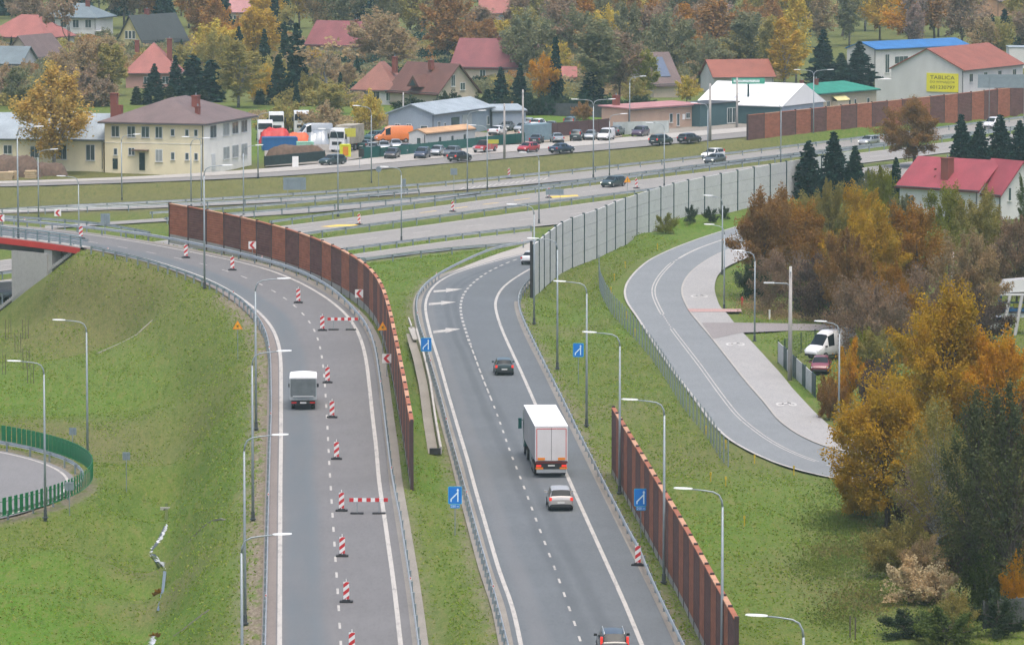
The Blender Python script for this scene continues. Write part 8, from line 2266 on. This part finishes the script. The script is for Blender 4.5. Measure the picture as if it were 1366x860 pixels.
# the rearmost rows read as one mass of wood
vs_, ms_, mats_ = [], [], []
rg = np.random.default_rng(99)
for (kk, c, p, h, wd) in MASS:
    crown, tm, H, W = PROTO[kk]
    n = len(crown.polygons); co = np.empty(n * 12, np.float32); crown.vertices.foreach_get('co', co); co = co.reshape(n, 4, 3)
    pick = co[rg.choice(n, min(n, 1900), replace=False)]
    ctr = pick.mean(1, keepdims=True); pick = ctr + (pick - ctr) * 1.55
    a = rg.uniform(0, 6.28); ca, sa = math.cos(a), math.sin(a); sx = wd / W; sz = h / H
    q = np.stack([(pick[..., 0] * ca - pick[..., 1] * sa) * sx + p.x, (pick[..., 0] * sa + pick[..., 1] * ca) * sx + p.y, pick[..., 2] * sz + gz(p.x, p.y)], -1)
    c = far_col(kk, c)
    if c not in mats_: mats_.append(c)
    vs_.append(q.reshape(-1, 3)); ms_.append(np.full(len(pick), mats_.index(c)))
    t_ = np.array([[-.18, 0, 0], [.18, 0, 0], [.06, 0, h * .8], [-.06, 0, h * .8]]); t2 = t_[:, [1, 0, 2]]
    vs_.append(np.concatenate([t_, t2]) + np.array([p.x, p.y, gz(p.x, p.y)])); 
    if 'BARK' not in mats_: mats_.append('BARK')
    ms_.append(np.full(2, mats_.index('BARK')))
vs_ = np.concatenate(vs_).astype(np.float32); ms_ = np.concatenate(ms_).astype(np.int32); nq = len(ms_)
me = bpy.data.meshes.new('far_wood'); me.vertices.add(4 * nq); me.vertices.foreach_set('co', vs_.ravel()); me.loops.add(4 * nq); me.loops.foreach_set('vertex_index', np.arange(4 * nq, dtype=np.int32))
me.polygons.add(nq); me.polygons.foreach_set('loop_start', np.arange(0, 4 * nq, 4, dtype=np.int32))
for c in mats_: me.materials.append(B_DARK if c == 'BARK' else LC[c])
me.polygons.foreach_set('material_index', ms_); me.update(calc_edges=True)
o = bpy.data.objects.new('far_wood', me); COL.objects.link(o); tag(o, 'rearmost rows of the autumn wood along the top of the picture', None, None, 'stuff')
# rough weeds and undergrowth
def weeds(name, spots, col, label, n_per=420, size=.075):
    rg = np.random.default_rng(len(spots) * 7 + 3); L = []
    for (px, py, z, rx_, ry_, hh) in spots:
        p = at(px, py, z); m = int(n_per * rx_ * ry_ * .32)
        d = rg.normal(size=(m, 2)) * .5; X_ = p.x + d[:, 0] * rx_; Y_ = p.y + d[:, 1] * ry_
        g = ground_h(np.stack([X_, Y_], 1)); L.append(np.stack([X_, Y_, g + rg.random(m) ** 1.3 * hh * (.6 + .4 * np.sin(X_ * 1.7 + Y_ * .6))], 1))
    me = quads_mesh(name, np.concatenate(L), size, rg, .1); me.materials.clear(); me.materials.append(LC[col])
    o = bpy.data.objects.new(name, me); COL.objects.link(o); tag(o, label, None, None, 'stuff')
weeds('weeds', [(1120,700,-.3,3.2,9,.5),(1150,740,-.3,3,8,.6),(1100,760,-.4,2.6,8,.5),(1180,790,-.4,2.5,6,.6),(1140,660,-.2,2.4,8,.5),(1120,820,-.5,2,6,.5),(1290,820,-.5,2.5,6,.6)], 'weed', 'rough green weeds on the slope left of the trees at the bottom right')
weeds('weeds', [(1170,740,-.3,2.4,6,.7),(1150,800,-.4,2.8,6,.6),(1200,720,-.3,2.6,7,.8),(1230,735,-.3,2.4,6,.9),(1160,690,-.2,2.4,5,.8),(1275,770,-.4,2.2,6,.8),(1110,735,-.3,1.8,5,.5)], 'weedolive', 'olive brown weeds under the trees at the bottom right')
weeds('dry_weeds', [(1010,408,0,2.2,8,.8),(1045,420,0,2.5,5,.9),(1085,424,0,3,5,.9),(1120,425,0,2.5,5,1.0),(1150,470,0,3,9,1.0),(1120,530,0,1.4,9,1.1),(1135,560,0,1.4,6,1.2),(1200,560,0,4,10,1.2),(1260,600,0,4,12,1.2),(1330,580,0,4,12,1.2)], 'tan', 'dry tan weeds along the edge of the orange wood')
print('far trees', nfar, 'all', len(TREES))
# scrub and hedges filling the gardens between the far houses
def scrub(col, xs_, n, seed, hmin, hmax):
    rg = np.random.default_rng(seed); L = []; k = 0
    while k < n:
        px = rg.uniform(*xs_); py = rg.uniform(58, 142)
        if any(abs(px - hx) < hw * .95 and hy - 16 < py < hy + 9 for hx, hy, hw in HOUSES): continue
        if 130 < px < 360 and py > 118: continue
        if px > 575 and py > 128: continue
        if px > 1040 and py > 60: continue
        if 490 < px < 600 and py > 132: continue
        p = at(px, py, 0); hh = rg.uniform(hmin, hmax); wx, wy = rg.uniform(1.5, 4.5), rg.uniform(2, 7); m = int(90 * wx * (1 + hh))
        d = rg.normal(size=(m, 3)); d /= np.linalg.norm(d, axis=1, keepdims=True); d *= rg.random((m, 1)) ** .4
        L.append(np.stack([p.x + d[:, 0] * wx, p.y + d[:, 1] * wy, gz(p.x, p.y) + np.abs(d[:, 2]) * hh], 1)); k += 1
    me = quads_mesh('garden_scrub', np.concatenate(L), .20, rg, .15); me.materials.clear(); me.materials.append(LC[col])
    o = bpy.data.objects.new('garden_scrub', me); COL.objects.link(o); return o
tag(scrub('far_tan', (-20, 1040), 330, 71, 1.2, 3.2), 'tan garden scrub between the far houses', None, None, 'stuff')
tag(scrub('far_olive', (-20, 1040), 330, 72, 1.2, 3.6), 'olive garden scrub between the far houses', None, None, 'stuff')
tag(scrub('far_greygreen', (-20, 1040), 260, 73, 1.5, 4.0), 'grey-green garden bushes between the far houses', None, None, 'stuff')
tag(scrub('spruce2', (160, 760), 130, 74, 1.5, 4.0), 'dark evergreen garden bushes between the far houses', None, None, 'stuff')
tag(scrub('far_rust', (-20, 1040), 130, 75, 1.2, 3.2), 'russet garden bushes between the far houses', None, None, 'stuff')
for col, lab, seed, sp in (('far_tan', 'tan scrub behind the trucks in the yard', 1, [(372,172),(398,168),(428,170),(460,166),(490,172),(512,166),(345,160)]), ('far_olive', 'olive yellow scrub behind the trucks in the yard', 2, [(385,164),(412,173),(444,174),(474,172),(500,160),(356,170),(425,162)])):
    rg = np.random.default_rng(seed); L = []
    for (px, py) in sp:
        p = at(px, py, 0); m = 900; d = rg.normal(size=(m, 3)); d /= np.linalg.norm(d, axis=1, keepdims=True); d *= rg.random((m, 1)) ** .4
        L.append(np.stack([p.x + d[:, 0] * 2.6, p.y + d[:, 1] * 6, np.abs(d[:, 2]) * rg.uniform(.9, 2.0)], 1))
    me = quads_mesh('yard_scrub', np.concatenate(L), .17, rg, .15); me.materials.clear(); me.materials.append(LC[col])
    o = bpy.data.objects.new('yard_scrub', me); COL.objects.link(o); tag(o, lab, None, None, 'stuff')
# ------------------------------------------------------------------ tufts of grass standing out of the turf
def tufts(n, seed, y0, y1):
    rg = np.random.default_rng(seed)
    y = np.sqrt(rg.random(n) * (y1 ** 2 - y0 ** 2) + y0 ** 2); x = rg.uniform(-1, 1, n) * (y * .108 + 4)
    P = np.stack([x, y], 1); keep = np.ones(n, bool)
    for (c, hw, mg, sl) in CORR:
        lo = c[:, :2].min(0) - 20; hi = c[:, :2].max(0) + 20
        idx = np.where(keep & (P[:, 0] > lo[0]) & (P[:, 0] < hi[0]) & (P[:, 1] > lo[1]) & (P[:, 1] < hi[1]))[0]
        for i in range(0, len(idx), 20000):
            j = idx[i:i + 20000]; d2 = ((P[j][:, None] - c[None, :, :2]) ** 2).sum(-1); k = d2.argmin(1)
            keep[j[np.sqrt(d2[np.arange(len(j)), k]) < hw[k] + min(mg, 1.6) * .9 + rg.random(len(j)) * .9]] = False
    keep &= ~((P[:, 0] < -49) & (P[:, 1] > 512))
    d = np.sqrt((P[:, 0] - L_C.x) ** 2 + (P[:, 1] - L_C.y) ** 2); keep &= ~((d < L_R + 2.2) & (d > L_R - 9))
    P = P[keep]; h = ground_h(P); m = len(P)
    C = np.stack([P[:, 0], P[:, 1], h], 1)
    a = rg.uniform(0, 2 * math.pi, m); w = rg.uniform(.03, .11, m); hh = rg.uniform(.03, .11, m) * rg.uniform(.5, 1.4, m)
    dx, dy = np.cos(a) * w, np.sin(a) * w; lx, ly = rg.normal(size=m) * .07, rg.normal(size=m) * .07
    z = np.zeros(m)
    v = np.stack([C + np.stack([-dx, -dy, z - .05], 1), C + np.stack([dx, dy, z - .05], 1), C + np.stack([dx * .8 + lx, dy * .8 + ly, hh], 1), C + np.stack([-dx * .7 + lx, -dy * .7 + ly, hh * .8], 1)], 1).reshape(-1, 3)
    me = bpy.data.meshes.new('grass_tufts'); me.vertices.add(4 * m); me.vertices.foreach_set('co', v.ravel().astype(np.float32))
    me.loops.add(4 * m); me.loops.foreach_set('vertex_index', np.arange(4 * m, dtype=np.int32)); me.polygons.add(m); me.polygons.foreach_set('loop_start', np.arange(0, 4 * m, 4, dtype=np.int32)); me.update(calc_edges=True)
    return me
gm_, nt, bs = newmat('grass_blades'); geo = nt.nodes.new('ShaderNodeNewGeometry')
cr_ = nt.nodes.new('ShaderNodeValToRGB'); nt.links.new(geo.outputs['Random Per Island'], cr_.inputs[0])
els = cr_.color_ramp.elements; els[0].color = (.165, .245, .036, 1); els[1].color = (.300, .310, .100, 1)
for p_, c_ in ((.3, (.190, .285, .038, 1)), (.6, (.220, .300, .048, 1)), (.85, (.260, .300, .068, 1))):
    e = els.new(p_); e.color = c_
d_ = nt.nodes.new('ShaderNodeBsdfDiffuse'); t_ = nt.nodes.new('ShaderNodeBsdfTranslucent'); mx_ = nt.nodes.new('ShaderNodeMixShader'); mx_.inputs[0].default_value = .5
for q_ in (d_, t_): nt.links.new(cr_.outputs[0], q_.inputs['Color'])
nt.links.new(d_.outputs[0], mx_.inputs[1]); nt.links.new(t_.outputs[0], mx_.inputs[2]); nt.links.new(mx_.outputs[0], nt.nodes['Material Output'].inputs['Surface'])
me = tufts(320000, 3, 262, 620); me.materials.append(gm_)
gt = bpy.data.objects.new('grass_tufts', me); COL.objects.link(gt); tag(gt, 'short autumn grass tufts on the banks and verges', None, None, 'stuff')
# ------------------------------------------------------------------ haze: thin even air over the whole place
hm = bpy.data.materials.new('haze_air'); hm.use_nodes = True
hn = hm.node_tree; hn.nodes.clear()
pv = hn.nodes.new('ShaderNodeVolumePrincipled'); ho = hn.nodes.new('ShaderNodeOutputMaterial')
pv.inputs['Color'].default_value = (0.62, 0.84, 0.92, 1)
pv.inputs['Density'].default_value = 0.00010
pv.inputs['Anisotropy'].default_value = 0.1
hn.links.new(pv.outputs[0], ho.inputs['Volume'])
mb = MB(); mb.box((0, 1500, 28), (3600, 4200, 76)); hz = mb.build('haze', hm)
hz['kind'] = 'stuff'; hz['label'] = 'thin blue-grey autumn haze over the whole interchange'
